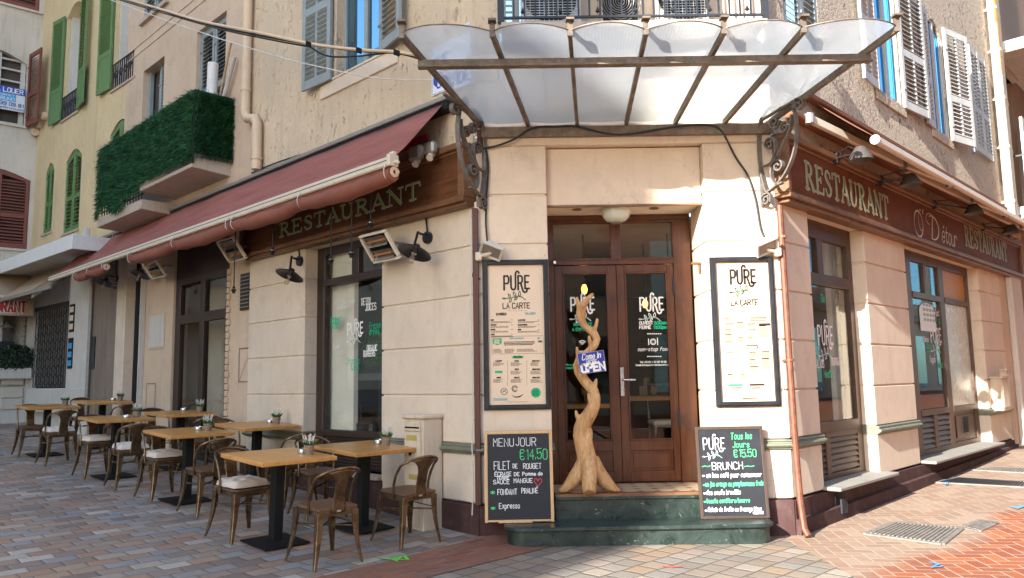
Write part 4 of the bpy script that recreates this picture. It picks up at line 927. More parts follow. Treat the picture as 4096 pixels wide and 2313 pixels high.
for i in range(7): q.tube([(-1.9+j*.09, -.10-.03*sin(j+i), 4.02+.03*sin(j*1.3+i*2)+i*.02) for j in range(24)], .008, 5)
y_(q, Y, 'cable_tangle', M['whitecable']); y_(MB().box(-1.62, -1.45, -.08, .0, 4.32, 4.50), Y, 'junction_box', M['offwhite'], .01)
y_(MB().box(-5.4, .5, .006, .45, 3.78, 3.99).box(-5.4, -4.90, .02, .45, -.2, 3.8).box(-5.4, .6, .50, 3, -.2, 13.4), Y, 'wall', M['offwhite']); y_(MB().box(-1.14, .3, .0, .3, -.2, 3.9), Y, 'wall', M['oldstone'], .01); y_(MB().box(-2.36, -1.15, -.01, .3, -.2, 3.9), Y, 'pier', M['offwhite'], .01); y_(MB().box(-4.985, -2.36, .10, .4, -.2, 3.9), Y, 'wall', M['offwhite'])
y_(MB().box(-2.40, -1.16, -.08, .0, 1.0, 1.40).box(-4.6, -2.40, -.05, .1, .9, 1.40), Y, 'plinth', M['offwhite'], .02)
y_(MB().tube([(-1.09,-.05,.8),(-1.09,-.05,3.7)], .035, 8), Y, 'drain_pipe', M['greymetal']); y_(MB().box(-1.02, -.90, -.03, .0, 1.75, 2.35), Y, 'intercom', M['ironblack'], .006)
t = thing('lattice_gate', 'closed dark folding lattice gate under the white slab canopy', 'gate', Y, (-3.36, -.02, 1.42))
lg = MB()
for i in range(15): x = -4.30+i*.134; lg.box(x-.014, x+.014, -.02, -.0, 1.42, 3.05)
part(lg, 'bars', M['iron'], t); lg = MB()
for j in range(9):
    for i in range(14):
        x = -4.30+i*.134; z = 1.48+j*.175; lg.obox((x,-.024,z),(x+.134,-.024,z+.08 if (i+j) % 2 else z-.08), .008, .008)
part(lg, 'lattice', M['black'], t); part(MB().box(-4.36, -2.38, .06, .09, 1.40, 3.12), 'backing', M['black'], t); part(MB().box(-4.36, -2.36, -.04, .0, 3.05, 3.13), 'head_rail', M['ironblack'], t)
t = thing('poster_strip', 'narrow vertical strip of small posters beside the lattice gate', 'poster', Y, (-2.1, -.03, 2.0))
for z0, z1, mm in ((2.50, 3.05, 'paper'), (1.78, 2.38, 'skysign')):
    part(MB().box(-2.27, -2.02, -.025, -.012, z0, z1), 'poster', M['black'], t); q = MB()
    for i in range(3): q.box(-2.24, -2.05, -.030, -.026, z0+.05+i*.17, z0+.16+i*.17)
    part(q, 'notice', M[mm], t)
t = thing('slab_canopy', 'white painted flat slab canopy with rusty edges over the lattice gate', 'canopy', Y, (-2.5, -.4, 3.85))
part(MB().box(-5.6, .02, -.76, .0, 3.88, 3.98), 'deck', M['offwhite'], t); part(MB().box(-5.6, .06, -.80, -.76, 3.80, 4.06).box(.02, .06, -.76, -.02, 3.80, 4.06), 'fascia', M['whitepaint'], t, .006)
t = thing('folded_awning', 'half folded sand canvas awning hanging under the white slab canopy', 'awning', Y, (-2.4, -.3, 3.3))
part(MB().prism([(-.02,3.86),(-.70,3.30),(-.70,3.14),(-.02,3.70)], -2.30, -2.25, 'x').prism([(-.02,3.86),(-.70,3.30),(-.70,3.28),(-.02,3.83)], -4.4, -2.25, 'x').prism([(-.02,3.80),(-.5,3.42),(-.5,3.28),(-.02,3.66)], -4.4, -4.34, 'x'), 'canvas', M['canvas'], t); part(MB().box(-4.4, -1.2, -.73, -.69, 3.22, 3.29), 'bar', M['greymetal'], t); part(MB().obox((-1.35,-.03,3.78), (-1.25,-.70,3.28), .04, .05), 'arm', M['greymetal'], t)
# ------------------------------------------------------------------ pale house closing the lane
WB = thing('pale_house', 'pale weathered house with red-brown shutters closing the lane on the far left', 'building', G0, tuple(W.w(-2, .1, 0)))
w_ = hp(WB)
WO = [(-1.75, -.27, 7.32, 9.02), (-1.75, -.10, 10.10, 12.0), (-1.60, -.08, 4.50, 6.28)]
ww = wall(MB(), -8, .05, -.3, 14, WO, dep=.2)
spandrel(ww, -1.75, -.27, 8.78, 9.02, 0, .2); spandrel(ww, -1.60, -.08, 6.08, 6.28, 0, .2); w_(ww, W, 'wall', M['white'])
for k, (a, b, c, d) in enumerate(WO):
    w_(MB().box(a, b, .18, .2, c, d), W, 'window_backing', M['intdark']); w_(MB().box(a-.06, b+.06, -.05, .06, c-.05, c), W, 'window_sill', M['white'])  # dark sheet fills the opening in place of a room
a, b, c, d = WO[0]
f_ = MB()
for x in (-1.40, -.98, -.80, -.33): f_.box(x-.045, x+.045, .08, .16, c, d-.05)
for z in (c+.04, 8.35, 8.62, 8.85): f_.box(a, b, .09, .15, z-.02, z+.02)
w_(f_, W, 'window_frame', M['offwhite'])
w_(hinge(shutter(.62, 1.72, .035, pitch=.065), b+.04, -.03, c-.02, 78), W, 'shutter', M['red'])
for k in (1, 2):
    a, b, c, d = WO[k]
    w_(hinge(shutter(.60, d-c-.02, .035, pitch=.065, arch=-.14), b-.61, .03, c+.01, 0), W, 'shutter', M['red']); w_(hinge(shutter(.60, d-c-.02, .035, pitch=.065), b-1.22, .03, c+.01, 0), W, 'shutter', M['red'])
w_(MB().box(-8, -.78, -.03, .0, .5, 1.30).box(-.76, .05, -.06, .0, .5, 1.45), W, 'plinth', M['offwhite'], .02)
for z in (.95, 1.2, 1.48): w_(MB().box(-.42, .0, -.10, -.06, z, z+.24), W, 'quoin', M['white'], .03)
w_(MB().tube([(-.06,-.05,7.2),(-.06,-.15,7.2)], .09, 12), W, 'vent_pipe', M['pvc']); y_(MB().tube([(-4.35,.0,7.45),(-4.35,-.1,7.45)], .09, 12).tube([(-4.7,.0,7.35),(-4.7,-.1,7.35)], .09, 12), Y, 'vent_pipe', M['pvc'])
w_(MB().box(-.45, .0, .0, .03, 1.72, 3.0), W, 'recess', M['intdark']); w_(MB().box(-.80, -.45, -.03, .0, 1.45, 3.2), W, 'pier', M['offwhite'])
t = thing('rental_sign', 'white and blue to-let sign hung on the window of the pale house', 'sign', W, (-.8, -.05, 7.6))
x0, x1, z0, z1 = -1.45, -.285, 7.62, 8.16
part(MB().box(x0, x1, -.05, -.03, z0, z1), 'board', M['whitepaint'], t); part(MB().box(x0, x1, -.054, -.051, 8.0, z1), 'band', M['bluesign'], t); part(MB().box(x0, -.46, -.054, -.051, 7.82, 7.997), 'band', M['skysign'], t)
v = MB(); text(v, 'A LOUER', -.33, 8.03, .10, .019, -.056, 0, .85, 1.2, 0, 'r', fit=.50); text(v, 'CABINET', -.49, 7.945, .035, .007, -.056, 0, .9, 1.6, 0, 'r', fit=.34); text(v, 'BRUNO', -.49, 7.84, .075, .011, -.056, 0, .8, 1.3, 0, 'r', fit=.32); part(v, 'lettering', M['vinyl'], t, smooth=False)
v = MB(); text(v, '04 93 39 09 81', -.31, 7.725, .072, .014, -.056, 0, .8, 1.2, 0, 'r', fit=.80); text(v, 'www.cabinetbruno.com', -.30, 7.65, .045, .008, -.056, 0, .85, 1.2, 0, 'r', fit=.80); part(v, 'lettering', M['bluesign'], t, smooth=False)
t = thing('valance_awning', 'sand coloured awning with red lettering on its valance at the far left edge', 'awning', W, (-2, -.6, 3.3))
ya = -.75
xr = on(W, 84, 770, ya)[0]; zt_ = on(W, 60, 750, ya)[1]; zb_ = on(W, 60, 795, ya)[1]
part(MB().prism([(.0,zt_+.75),(ya,zt_+.02),(ya,zt_-.02),(.0,zt_+.70)], -6, xr, 'x'), 'canvas', M['canvas'], t)
part(MB().box(-6, xr, ya-.012, ya, zb_, zt_), 'valance', M['canvas'], t); part(MB().box(-6, xr+.01, ya-.025, ya+.01, zt_, zt_+.035), 'bar', M['offwhite'], t)
hgt = zt_-zb_; v = MB(); xe_ = on(W, 63, 782, ya)[0]; fw2 = (xe_-on(W, 0, 782, ya)[0])*2.45
text(v, 'RESTAURANT', xe_-.012, zb_+hgt*.19, hgt*.58, .062, ya-.014, 1, .72, 1.6, 0, 'r', fit=fw2); text(v, 'RESTAURANT', xe_, zb_+hgt*.21, hgt*.56, .042, ya-.018, 0, .72, 1.6, 0, 'r', fit=fw2)
part(v, 'lettering', [M['redletter'], M['whitepaint']], t, smooth=False)
t = thing('wall_spotlight', 'grey dish lamp on the pale wall below the lettered awning', 'lamp', W, (-.6, -.1, 2.6))
xx, zz = on(W, 18, 822, -.2); part(MB().lathe([(.02,.08),(.04,.07),(.12,.0),(.13,-.02)], (xx,-.2,zz), 14), 'shade', M['greymetal'], t); part(MB().tube([(xx,-.2,zz+.07),(xx,-.12,zz+.12),(xx,.0,zz+.12)], .012, 6), 'arm', M['greymetal'], t)
t = thing('notice_box', 'small dark notice box on the pale wall beside the ivy', 'box', W, (-.7, -.05, 2.2)); xx, zz = on(W, 12, 878, -.06); part(MB().box(xx-.2, xx+.17, -.10, .0, zz-.16, zz+.16), 'case', M['frame'], t, .008); part(MB().box(xx-.01, xx+.09, -.105, -.10, zz-.07, zz+.07), 'notice', M['paper'], t)
t = thing('ivy_planter', 'dark ivy spilling over a pale stone wall planter at the far left', 'plant', W, (-.5, -.2, 1.6))
xx, zz = on(W, 38, 905, -.2)
part(MB().box(xx-.5, xx+.32, -.28, -.02, zz-.42, zz-.18), 'trough', M['offwhite'], t, .02)
lf = MB()
for i in range(1100):
    a = random.random()*2*pi; rr = random.random()**.5; x = xx+cos(a)*rr*.42-.03+random.gauss(0,.03); z = zz+sin(a)*rr*.30+.02; yv = -.18-random.random()*.22*(1-rr*.6)
    s_ = random.uniform(.03, .06); n = Vector((random.gauss(0,.7), -1, random.gauss(0,.7))).normalized(); u_ = n.cross(Vector((0,0,1))).normalized(); v_ = n.cross(u_)
    p = Vector((x, yv, z)); lf.add([p-u_*s_*.5, p-v_*s_*.7, p+u_*s_*.5, p+v_*s_*.6], [(0,1,2,3)])
part(lf, 'foliage', M['ivy'], t, smooth=False)
# ------------------------------------------------------------------ building beyond the right-hand facade
NB = thing('neighbour_house', 'brown rendered house with balconies at the right edge beyond the drainpipes', 'building', G0, tuple(R.w(12, .1, 0)))
n_ = hp(NB)
bx = 9.42
n_(wall(MB(), bx, 22, -.2, 14, [(10.15, 11.3, 4.6, 7.3), (10.3, 12.0, -.2, 2.6)], y=.12, dep=.35), R, 'wall', plaster('brown_render', (.30,.19,.13), amt=.3))
n_(MB().box(10.15, 11.3, .45, .5, 4.6, 7.3).box(10.3, 12, .45, .5, -.2, 2.6), R, 'window_backing', M['intdark'])  # dark sheets stand for the rooms behind the openings
n_(MB().box(10.0, 10.15, .02, .2, 4.5, 7.45).box(10.15, 11.4, .02, .2, 7.3, 7.45), R, 'window_frame', M['slab'], .01)
n_(MB().box(10.75, 11.25, -.1, -.05, 4.5, 6.4), R, 'shutter', M['offwhite'])
sx, sz = on(R, 2518, 110, -.9)
for z0 in (7.62, 4.42):
    n_(MB().box(9.72, 18, -.95, .12, z0-.16, z0).box(9.70, 18, -.98, -.95, z0-.18, z0+.02), R, 'balcony_slab', M['whitepaint'], .008)
    n_(MB().box(9.72, 18, -.94, .11, z0-.22, z0-.165), R, 'soffit', M['slab'])
    r_ = MB().box(9.74, 18, -.93, -.91, z0+.95, z0+.98).box(9.74, 18, -.93, -.91, z0+.06, z0+.08).box(9.73, 9.75, -.92, .1, z0+.95, z0+.98)
    for i in range(60): x = 9.75+i*.12; r_.box(x-.008, x+.008, -.928, -.912, z0, z0+.95)
    for i in range(8):
        x = 9.95+i*.36
        for zc_ in (z0+.2, z0+.52):
            r_.flatbar([(x+.11*cos(t)*(1-t/10), zc_+.11*sin(t)*(1-t/10)) for t in [j*.6 for j in range(12)]], (Vector((0,-.93,0)), Vector((1,0,0)), Vector((0,0,1)), Vector((0,1,0))), .02, .018)
    n_(r_, R, 'balcony_railing', M['ironblack'])
n_(MB().box(9.78, 18, -.90, -.885, 7.66, 8.62), R, 'privacy_screen', plain('green_screen', (.02,.17,.07), .6, var=.3, nsc=30))
# ------------------------------------------------------------------ unseen houses behind the camera, some set for shade and reflections
OB = thing('shading_house', 'unseen ochre house behind the viewer, set and sized to shade the lane', 'building', G0, (-9, -3, 0))  # unseen block, its place and height chosen for the shade it casts
o_ = hp(OB)
# the sun line along its right-hand corner ends at x = 1.45 on the chamfered front
k_ = SUN_AZ.x/SUN_AZ.y; cy_ = -17.6; cx_ = 1.45+k_*(cy_-7.15)
o_(MB().prism([(cx_, cy_), (cx_-4.5, cy_+4.5), (cx_-16.5, cy_-7.5), (cx_-12, cy_-12)], -.5, 21, 'z'), G0, 'wall', M['opp'])
o_(MB().prism([(cx_-4.52, cy_+4.52), (cx_-70, cy_+70), (cx_-82, cy_+58), (cx_-16.52, cy_-7.48)], -.5, 29, 'z'), G0, 'wall', M['opp'])
OF = Frame(cx_, cy_, 135)
ow = MB(); os_ = MB()
for fl_ in range(5):
    for i in range(16):
        x = 1.6+i*2.9; z = .6+fl_*3.5+(.2 if fl_ else 0); ow.box(x, x+1.1, -.02, .05, z, z+(2.1 if fl_ else 2.5)); os_.box(x-.6, x-.02, -.06, -.02, z, z+2.1); os_.box(x+1.12, x+1.7, -.06, -.02, z, z+2.1)
o_(ow, OF, 'window', M['glassup']); o_(os_, OF, 'shutter', M['shutter'])
o_(MB().box(0, 14, -.4, .0, 20, 20.4).box(0, 46, -.12, .0, 3.7, 3.95), OF, 'cornice', M['cream'])
PB = thing('facing_house', 'pale house across the right-hand street behind the viewer', 'building', G0, tuple(R.w(14, -12, 0)))
p_ = hp(PB)
PF = Frame(*(R.w(60, -7.6, 0).to_2d()), 225)
p_(MB().box(0, 60, 0, 8, -.5, 12), PF, 'wall', M['cream'])
ow = MB()
for fl_ in range(3):
    for i in range(21): x = 1.2+i*2.8; z = .8+fl_*3.6; ow.box(x, x+1.2, -.03, .02, z, z+2.2)
p_(ow, PF, 'window', M['glassup']); p_(MB().box(0, 60, -.12, 0, 3.6, 3.85).box(0, 60, -.4, 0, 11.6, 12), PF, 'cornice', M['slab'])

QB = thing('added_rear_house', 'added pale house behind the viewer, there to darken the door pane reflections', 'building', G0, (12, -15, 0))  # added so the door glass mirrors a wall instead of bright sky
q_ = hp(QB); QF = Frame(30, -16, 180)
q_(MB().box(0, 34.5, 0, 8, -.5, 9.5), QF, 'wall', M['opp'])
ow = MB()
for fl_ in range(2):
    for i in range(12): x = 1.2+i*2.7; z = .8+fl_*3.9; ow.box(x, x+1.2, -.03, .02, z, z+2.3)
q_(ow, QF, 'window', M['glassup'])
# ------------------------------------------------------------------ glass canopy over the entrance
CN = thing('glass_canopy', 'wide wired-glass canopy with scalloped edge and bronze ribs over the chamfered entrance', 'canopy', C, (1.18, -.02, 3.78))
xw = [-.20,.25,.714,1.178,1.642,2.11,2.55]; xb = [-.65,.0,.575,1.14,1.72,2.31,2.98]
def rp_(i, d):                                         # point on rib i, d metres from the wall
    t = d/1.1; return Vector((xw[i]+(xb[i]-xw[i])*t, -d, 3.815+.215*t))
for i in range(7):
    a, b = rp_(i, .02), rp_(i, 1.40)
    part(MB().obox(a, b, .032, .05), 'rib', M['patina'], CN)
    t_ = rp_(i, 1.40); q = MB().box(t_.x-.022, t_.x+.022, t_.y-.012, t_.y+.012, t_.z-.02, t_.z+.10).box(t_.x-.032, t_.x+.032, t_.y-.055, t_.y+.02, t_.z+.095, t_.z+.112); part(q, 'finial', M['patina'], CN)
part(MB().box(-.68, 3.02, -1.125, -1.075, 3.945, 4.012).box(-.68, 3.02, -1.155, -1.125, 3.942, 3.955), 'front_bar', M['patina'], CN)
part(MB().box(-.22, 2.57, -.045, -.002, 3.70, 3.80), 'wall_beam', M['patina'], CN, .004)
for i in range(6):
    mb = MB(); nu, nv = 14, 18
    for j in range(nv+1):
        for k in range(nu+1):
            u = k/nu; dmax = 1.40+.115*(1-(2*u-1)**2)
            d = .03+(dmax-.03)*j/nv; a, b = rp_(i, d), rp_(i+1, d); p = a.lerp(b, u); mb.v.append((p.x, p.y, p.z+.026-.012*sin(pi*u)))
    for j in range(nv):
        for k in range(nu): n = j*(nu+1)+k; mb.f.append([n, n+1, n+nu+2, n+nu+1]); mb.mi.append(0)
    o = part(mb, 'glass_pane', M['canopyglass'], CN)
    uvl = o.data.uv_layers.new(name='UVMap')
    for lp in o.data.loops:
        v_ = lp.vertex_index; uvl.data[lp.index].uv = ((v_ % (nu+1))/nu*22, (v_//(nu+1))/nv*58)
    p_e = [tuple(Vector(mb.v[nv*(nu+1)+k])) for k in range(nu+1)]
    part(MB().tube(p_e, .006, 6), 'glass_edge', M['patina'], CN)
# ------------------------------------------------------------------ wrought-iron brackets
def spiral(cx, cz, r, a0, turns, r1=.012, n=26):
    return [(cx+(r+(r1-r)*i/n)*cos(a0+turns*2*pi*i/n), cz+(r+(r1-r)*i/n)*sin(a0+turns*2*pi*i/n)) for i in range(n+1)]
def bez(p, n=14):
    out = []
    for k in range(0, len(p)-3, 3):
        a, b, c, d = p[k:k+4]
        for i in range(n+(k+3 >= len(p)-1)):
            t = i/n; out.append(tuple((1-t)**3*a[j]+3*t*(1-t)**2*b[j]+3*t*t*(1-t)*c[j]+t**3*d[j] for j in (0,1)))
    return out
def bracket(lbl, x0, dx, dy):
    t = thing('scroll_bracket', lbl, 'bracket', C, (x0, -.01, 3.2), group='iron scroll brackets under the glass canopy')
    ex = Vector((dx, dy, 0)).normalized(); F2 = (Vector((x0, -.015, 3.02)), ex, Vector((0,0,1)), ex.cross(Vector((0,0,1))))
    m_ = MB(); fb = lambda pts, th=.015: m_.flatbar(pts, F2, .046, th)
    # back bow along the wall, outer bow, and the S that crosses them
    fb(bez([(.06,.10),(-.02,.35),(-.01,.62),(.03,.78),(.07,.90),(.20,.96),(.27,.86)]))
    fb(bez([(.06,.10),(.30,.16),(.44,.42),(.42,.70),(.41,.80),(.38,.84),(.40,.90)])+[]); fb(bez([(.40,.78),(.43,.92),(.50,1.0),(.60,1.10)]))
    fb(spiral(.63,1.05,.055,pi*.6,-1.4)); fb(spiral(.46,.83,.068,pi,-1.5)); fb(spiral(.315,.93,.058,0,1.4)); fb(spiral(.19,.74,.062,0,-1.5)); fb(spiral(.30,.66,.055,pi*.15,1.5))
    fb(bez([(.03,.36),(.14,.34),(.20,.40),(.26,.50),(.33,.58),(.37,.64),(.38,.76)])); fb(spiral(.12,.55,.064,0,1.5)); fb(bez([(.184,.55),(.20,.45),(.16,.40),(.12,.36)])); fb(spiral(.20,.32,.07,pi,-1.5)); fb(bez([(.13,.32),(.10,.2),(.16,.12),(.24,.16)]))
    fb(spiral(.05,.035,.055,pi*.5,1.45)); fb(bez([(.05,.09),(.10,.10),(.11,.06),(.10,.0)]))
    part(m_, 'scrollwork', M['iron'], t)
    m_ = MB(); m_.obox(Vector((x0,-.02,3.0)), Vector((x0,-.02,3.80)), .03, .02, (0,1,0)); m_.obox(F2[0]+ex*.02+Vector((0,0,.80)), F2[0]+ex*.62+Vector((0,0,.93)), .03, .018); part(m_, 'wall_bar', M['iron'], t)
bracket('grey iron scroll bracket under the canopy end beside the dark sign with green letters', -.175, -.55, -.83)
bracket('sunlit iron scroll bracket under the canopy end beside the red-brown sign', 2.44, .55, -.83)
# ------------------------------------------------------------------ signs
yS = -.13
t = thing('fascia_sign', 'dark varnished wooden fascia sign with green serif lettering under the extended maroon awning', 'sign', L, (-2.2, -.06, 3.1))
part(MB().box(-4.50, -.05, -.10, .04, 3.13, 3.60), 'board', M['signwood'], t)
q = MB().box(-4.54, -.03, -.155, .04, 3.60, 3.66).box(-4.54, -.03, -.15, .04, 3.085, 3.13).box(-4.54, -4.48, -.14, .04, 3.13, 3.60).box(-.11, -.03, -.14, .04, 3.13, 3.60)
q.box(-4.48, -.11, -.115, -.1, 3.575, 3.60).box(-4.48, -.11, -.115, -.1, 3.13, 3.155).box(-4.4, -.03, -.11, .03, 3.045, 3.085); part(q, 'frame', M['trimwood'], t, .006)
zb = (on(L, 707, 590, -.105)[1]+on(L, 1050, 508, -.105)[1])/2; zt = (on(L, 1050, 459, -.105)[1]); xa = on(L, 702, 560, -.105)[0]; xb_ = on(L, 1060, 480, -.105)[0]
v = MB(); serif(v, 'RESTAURANT', xa, xb_, zb, zt-zb, -.1045, 0, .015); serif(v, 'RESTAURANT', xa, xb_, zb, zt-zb, -.109, 1); part(v, 'lettering', [M['edge'], M['letter']], t, smooth=False)
t = thing('fascia_sign', 'long red-brown fascia sign with gilt lettering on the sunny right-hand front', 'sign', R, (4.7, -.06, 3.1))
part(MB().box(.05, 9.42, -.10, .04, 3.12, 3.64), 'board', M['signred'], t)
q = MB().box(.0, 9.45, -.155, .04, 3.64, 3.70).box(.0, 9.45, -.15, .04, 3.075, 3.12).box(.0, .06, -.14, .04, 3.12, 3.64).box(9.38, 9.45, -.14, .04, 3.12, 3.64)
q.box(.06, 9.38, -.115, -.1, 3.61, 3.64).box(.06, 9.38, -.115, -.1, 3.12, 3.15).box(.05, 9.4, -.11, .03, 3.035, 3.075); part(q, 'frame', M['trimwood'], t, .006)
v = MB()
for (ax, ay, bx_, by, tx, ty) in ((2026, 478, 2238, 549, 2238, 498), (2429, 620, 2535, 655, 2532, 615)):
    xa, za = on(R, ax, ay, -.105); xb_, zb2 = on(R, bx_, by, -.105); zt = on(R, tx, ty, -.105)[1]; zb = (za+zb2)/2
    serif(v, 'RESTAURANT', xa, xb_, zb, (zt-zb), -.1045, 0, .014); serif(v, 'RESTAURANT', xa, xb_, zb, (zt-zb), -.109, 1)
xa, za = on(R, 2300, 585, -.105); xb_, _ = on(R, 2422, 610, -.105); k = (xb_-xa)
v.ribbon(arc(xa+.20, za+.14, .17, 20, 380, 20, .17), [.008+.016*abs(sin(i/3.2)) for i in range(21)], -.106, 0); v.ribbon(arc(xa+.30, za+.20, .10, 60, 300, 12, .14), .010, -.1064, 0)
v.ribbon([(xa+.42, za+.36), (xa+.39, za+.30)], .02, -.106, 0)
v.ribbon([(xa+.72, za+.02), (xa+.80, za+.30)], .03, -.106, 0); v.ribbon(arc(xa+.78, za+.16, .26, -110, 120, 16, .16), [.01+.02*abs(sin(i/5)) for i in range(17)], -.1062, 0); v.ribbon(arc(xa+.70, za+.26, .18, 60, 250, 10, .08), .010, -.1064, 0)
text(v, 'étour', xa+1.16, za+.01, .24, .018, -.106, 0, .95, .8, .22); part(v, 'lettering', [M['edge'], M['letterR']], t, smooth=False)
# ------------------------------------------------------------------ awnings
xl = on(L, 128, 697, -.72)[0]
t = thing('folding_awning', 'maroon canvas awning pulled out over the tables along the lane', 'awning', L, (-5.5, -.3, 4.0))
fm = MB()
def aw(u, v_):
    x = xl+.02+(-.36-xl)*u; y_ = -.125-.58*v_; z = 4.095-.64*v_-.020*sin(pi*v_)*(1+.3*sin(u*17)); return (x, y_, z+.004*sin(u*60+v_*9)+.005*sin(u*41-v_*7)*sin(pi*v_))
fm.grid(aw, 120, 10); o = part(fm, 'canvas', M['awning'], t); sm = o.modifiers.new('s', 'SOLIDIFY'); sm.thickness = .004
part(MB().box(xl, -.34, -.765, -.70, 3.37, 3.462), 'front_bar', M['bar'], t, .012); part(MB().box(xl, -.345, -.768, -.765, 3.420, 3.426), 'groove', M['black'], t)
part(MB().box(-.345, -.30, -.79, -.68, 3.36, 3.47).box(-.36, -.30, -.75, -.70, 3.47, 3.50).tube([(-.31,-.72,3.40),(-.25,-.72,3.39)], .018, 8), 'end_cap', M['bar'], t, .006)
part(MB().box(xl+.2, -.26, -.14, -.002, 4.135, 4.185), 'cassette', M['greymetal'], t, .008); part(MB().box(xl+.2, -.27, -.118, -.002, 4.05, 4.135), 'roller_box', M['black'], t)
ar = MB()
for x in (-.62, -5.4): ar.obox((x,-.08,3.95), (x-.9,-.36,3.74), .05, .06).obox((x-.9,-.36,3.74), (x-.25,-.66,3.50), .045, .055)
ar.v = [(p[0], p[1], p[2]-.10) for p in ar.v]
part(ar, 'folding_arm', plain('red_arm_paint', (.22,.012,.02), .4), t)
# rolled side curtains tied under the front bar
def roll(lbl, pa, pb, n, r):
    xa = on(L, *pa, -.73)[0]; xb = on(L, *pb, -.73)[0]
    t = thing('rolled_curtain', lbl, 'curtain', L, (xb, -.73, 3.3), group='rolled curtains under the maroon awning')
    pts = []; N = 40
    for i in range(N+1):
        u = i/N; x = xa+(xb-xa)*u; k = abs((u*n) % 1-.5)*2; pts.append((x, -.735+.008*sin(u*23), 3.285-.035*(1-k*k)+.006*sin(u*31)))
    part(MB().tube(pts, [r*(.90+.22*(1-abs(((i/N*n) % 1)-.5)*2)+.05*sin(i*1.7)) for i in range(N+1)], 14), 'roll', M['roll'], t)
    q = MB().box(xa+.02, xb-.02, -.735, -.731, 3.31, 3.376); part(q, 'flap', M['roll'], t)
    q = MB()
    for i in range(n+1):
        u = min(.985, max(.015, i/n)); x = xa+(xb-xa)*u; q.tube([(x, -.735+cos(a)*(r+.008), 3.305+(sin(a)*(r+.012) if sin(a) < 0 else sin(a)*(r+.03))) for a in [j*pi/8 for j in range(17)]], .0045, 6)
    part(q, 'tie', M['whitecable'], t)
    q = MB(); q.tube([(xb+.012, -.735+.05*cos(a)*(1-a/30), 3.30+.05*sin(a)*(1-a/30)) for a in [j*.45 for j in range(46)]], .006, 6); part(q, 'end_coil', M['pvc'], t)
roll('longest rolled brown curtain hanging in front of the green-lettered sign', (592, 583), (992, 455), 2, .072)
roll('rolled brown curtain under the middle of the maroon awning above the glazed door', (332, 648), (588, 580), 2, .072)
roll('shortest rolled brown curtain at the far end of the maroon awning', (192, 695), (268, 672), 2, .055)
# right-hand awning, half retracted
t = thing('folding_awning', 'tan awning half wound in with cream arms above the red-brown sign', 'awning', R, (5, -.3, 4.0))
fm = MB().grid(lambda u, v_: (.92+8.9*u, -.05-.56*v_, 4.24-.50*v_-.015*sin(pi*v_)), 60, 8); o = part(fm, 'canvas', M['awningR'], t); sm = o.modifiers.new('s', 'SOLIDIFY'); sm.thickness = .004
part(MB().box(.90, 9.9, -.665, -.60, 3.655, 3.735), 'front_bar', M['bar'], t, .014); part(MB().tube([(.890,-.632,3.695),(.902,-.632,3.695)], .048, 14), 'end_cap', M['bar'], t)
part(MB().box(.15, 9.8, -.10, -.0, 4.23, 4.29).box(.3, 9.8, -.12, -.0, 3.93, 3.985), 'wall_bar', M['awningR'], t, .01)
ar = MB(); jo = MB()
for x in (.55, 3.3, 6.2):
    ar.obox((x,-.14,3.95), (x+2.0,-.36,3.82), .05, .085).obox((x+2.0,-.36,3.82), (x+2.9,-.60,3.70), .045, .06)
    for p in ((x,-.14,3.95), (x+2.0,-.36,3.82), (x+2.9,-.60,3.70)): jo.lathe([(0,-.05),(.045,-.05),(.05,0),(.045,.05),(0,.05)], p, 10)
part(ar, 'folding_arm', M['bar'], t, .008); part(jo, 'arm_joint', M['greymetal'], t)
# ------------------------------------------------------------------ menu boards
def boardbox(t, x0, x1, z0, z1, fw_=.048):
    q = MB()
    for k, (e, d) in enumerate(((0, -.03), (.014, -.045), (.030, -.036))):
        q.box(x0+e, x0+fw_, d, -.002, z0+e, z1-e).box(x1-fw_, x1-e, d, -.002, z0+e, z1-e).box(x0+fw_, x1-fw_, d, -.002, z1-fw_, z1-e).box(x0+fw_, x1-fw_, d, -.002, z0+e, z0+fw_)
    part(q, 'frame', M['frame'], t, .003); part(MB().box(x0+fw_, x1-fw_, -.016, -.002, z0+fw_, z1-fw_), 'sheet', M['paper'] , t)
MI = [M['ink'], M['greyink'], M['teal'], M['greenink'], M['paper']]
def hd_(v, s_, a, b, h, m=0, sw=.006, wid=.75, al='c', sp=1.1):
    x, z = on(C, a, b, -.018); text(v, s_, x, z, h, sw, yv, m, wid, sp, 0, al)
yv = -.0185
t = thing('menu_board', 'shaded menu board in a black frame left of the entrance door', 'menu board', C, (.095, -.02, 1.14), group='framed menu boards beside the entrance')
boardbox(t, -.211, .402, 1.141, 2.526)
v = MB(); P_ = lambda a, b: on(C, a, b, -.018)
x, z = P_(1300, 726); pure(v, x, z-.012, .245, .130, yv, 0, 3, .0165)
hd_(v, 'LA CARTE', 1299, 776, .05, 0, .0075, .75)
for i in range(12): x, z = P_(1275+i*4.4, 782); v.ribbon([(x, z), (x+.008, z)], .003, yv, 1)
hd_(v, 'ENTRÉES', 1261, 793, .018, 0, .005, .85); hd_(v, 'SALADES', 1334, 791, .018, 2, .005, .85)
for col, n in (((1235, 1290), 4), ((1303, 1357), 3)):
    for k in range(n):
        xa, z = P_(col[0], 806+k*12); xb_, _ = P_(col[1], 806); text(v, ('SOUPE', 'GUACAMOLE', 'HOUMOUS', 'SAUMON')[k] if n == 4 else ('SALADE CESAR', 'SALADE FRAICHEUR', 'QUINOA')[k], xa, z-.004, .011, .0032, yv, 0, .55, 1); v.ribbon([(xb_-.016, z), (xb_-.004, z)], .005, yv, 1); lines(v, xa, xb_, z-.014, 2, .009, .0042, yv, 1)
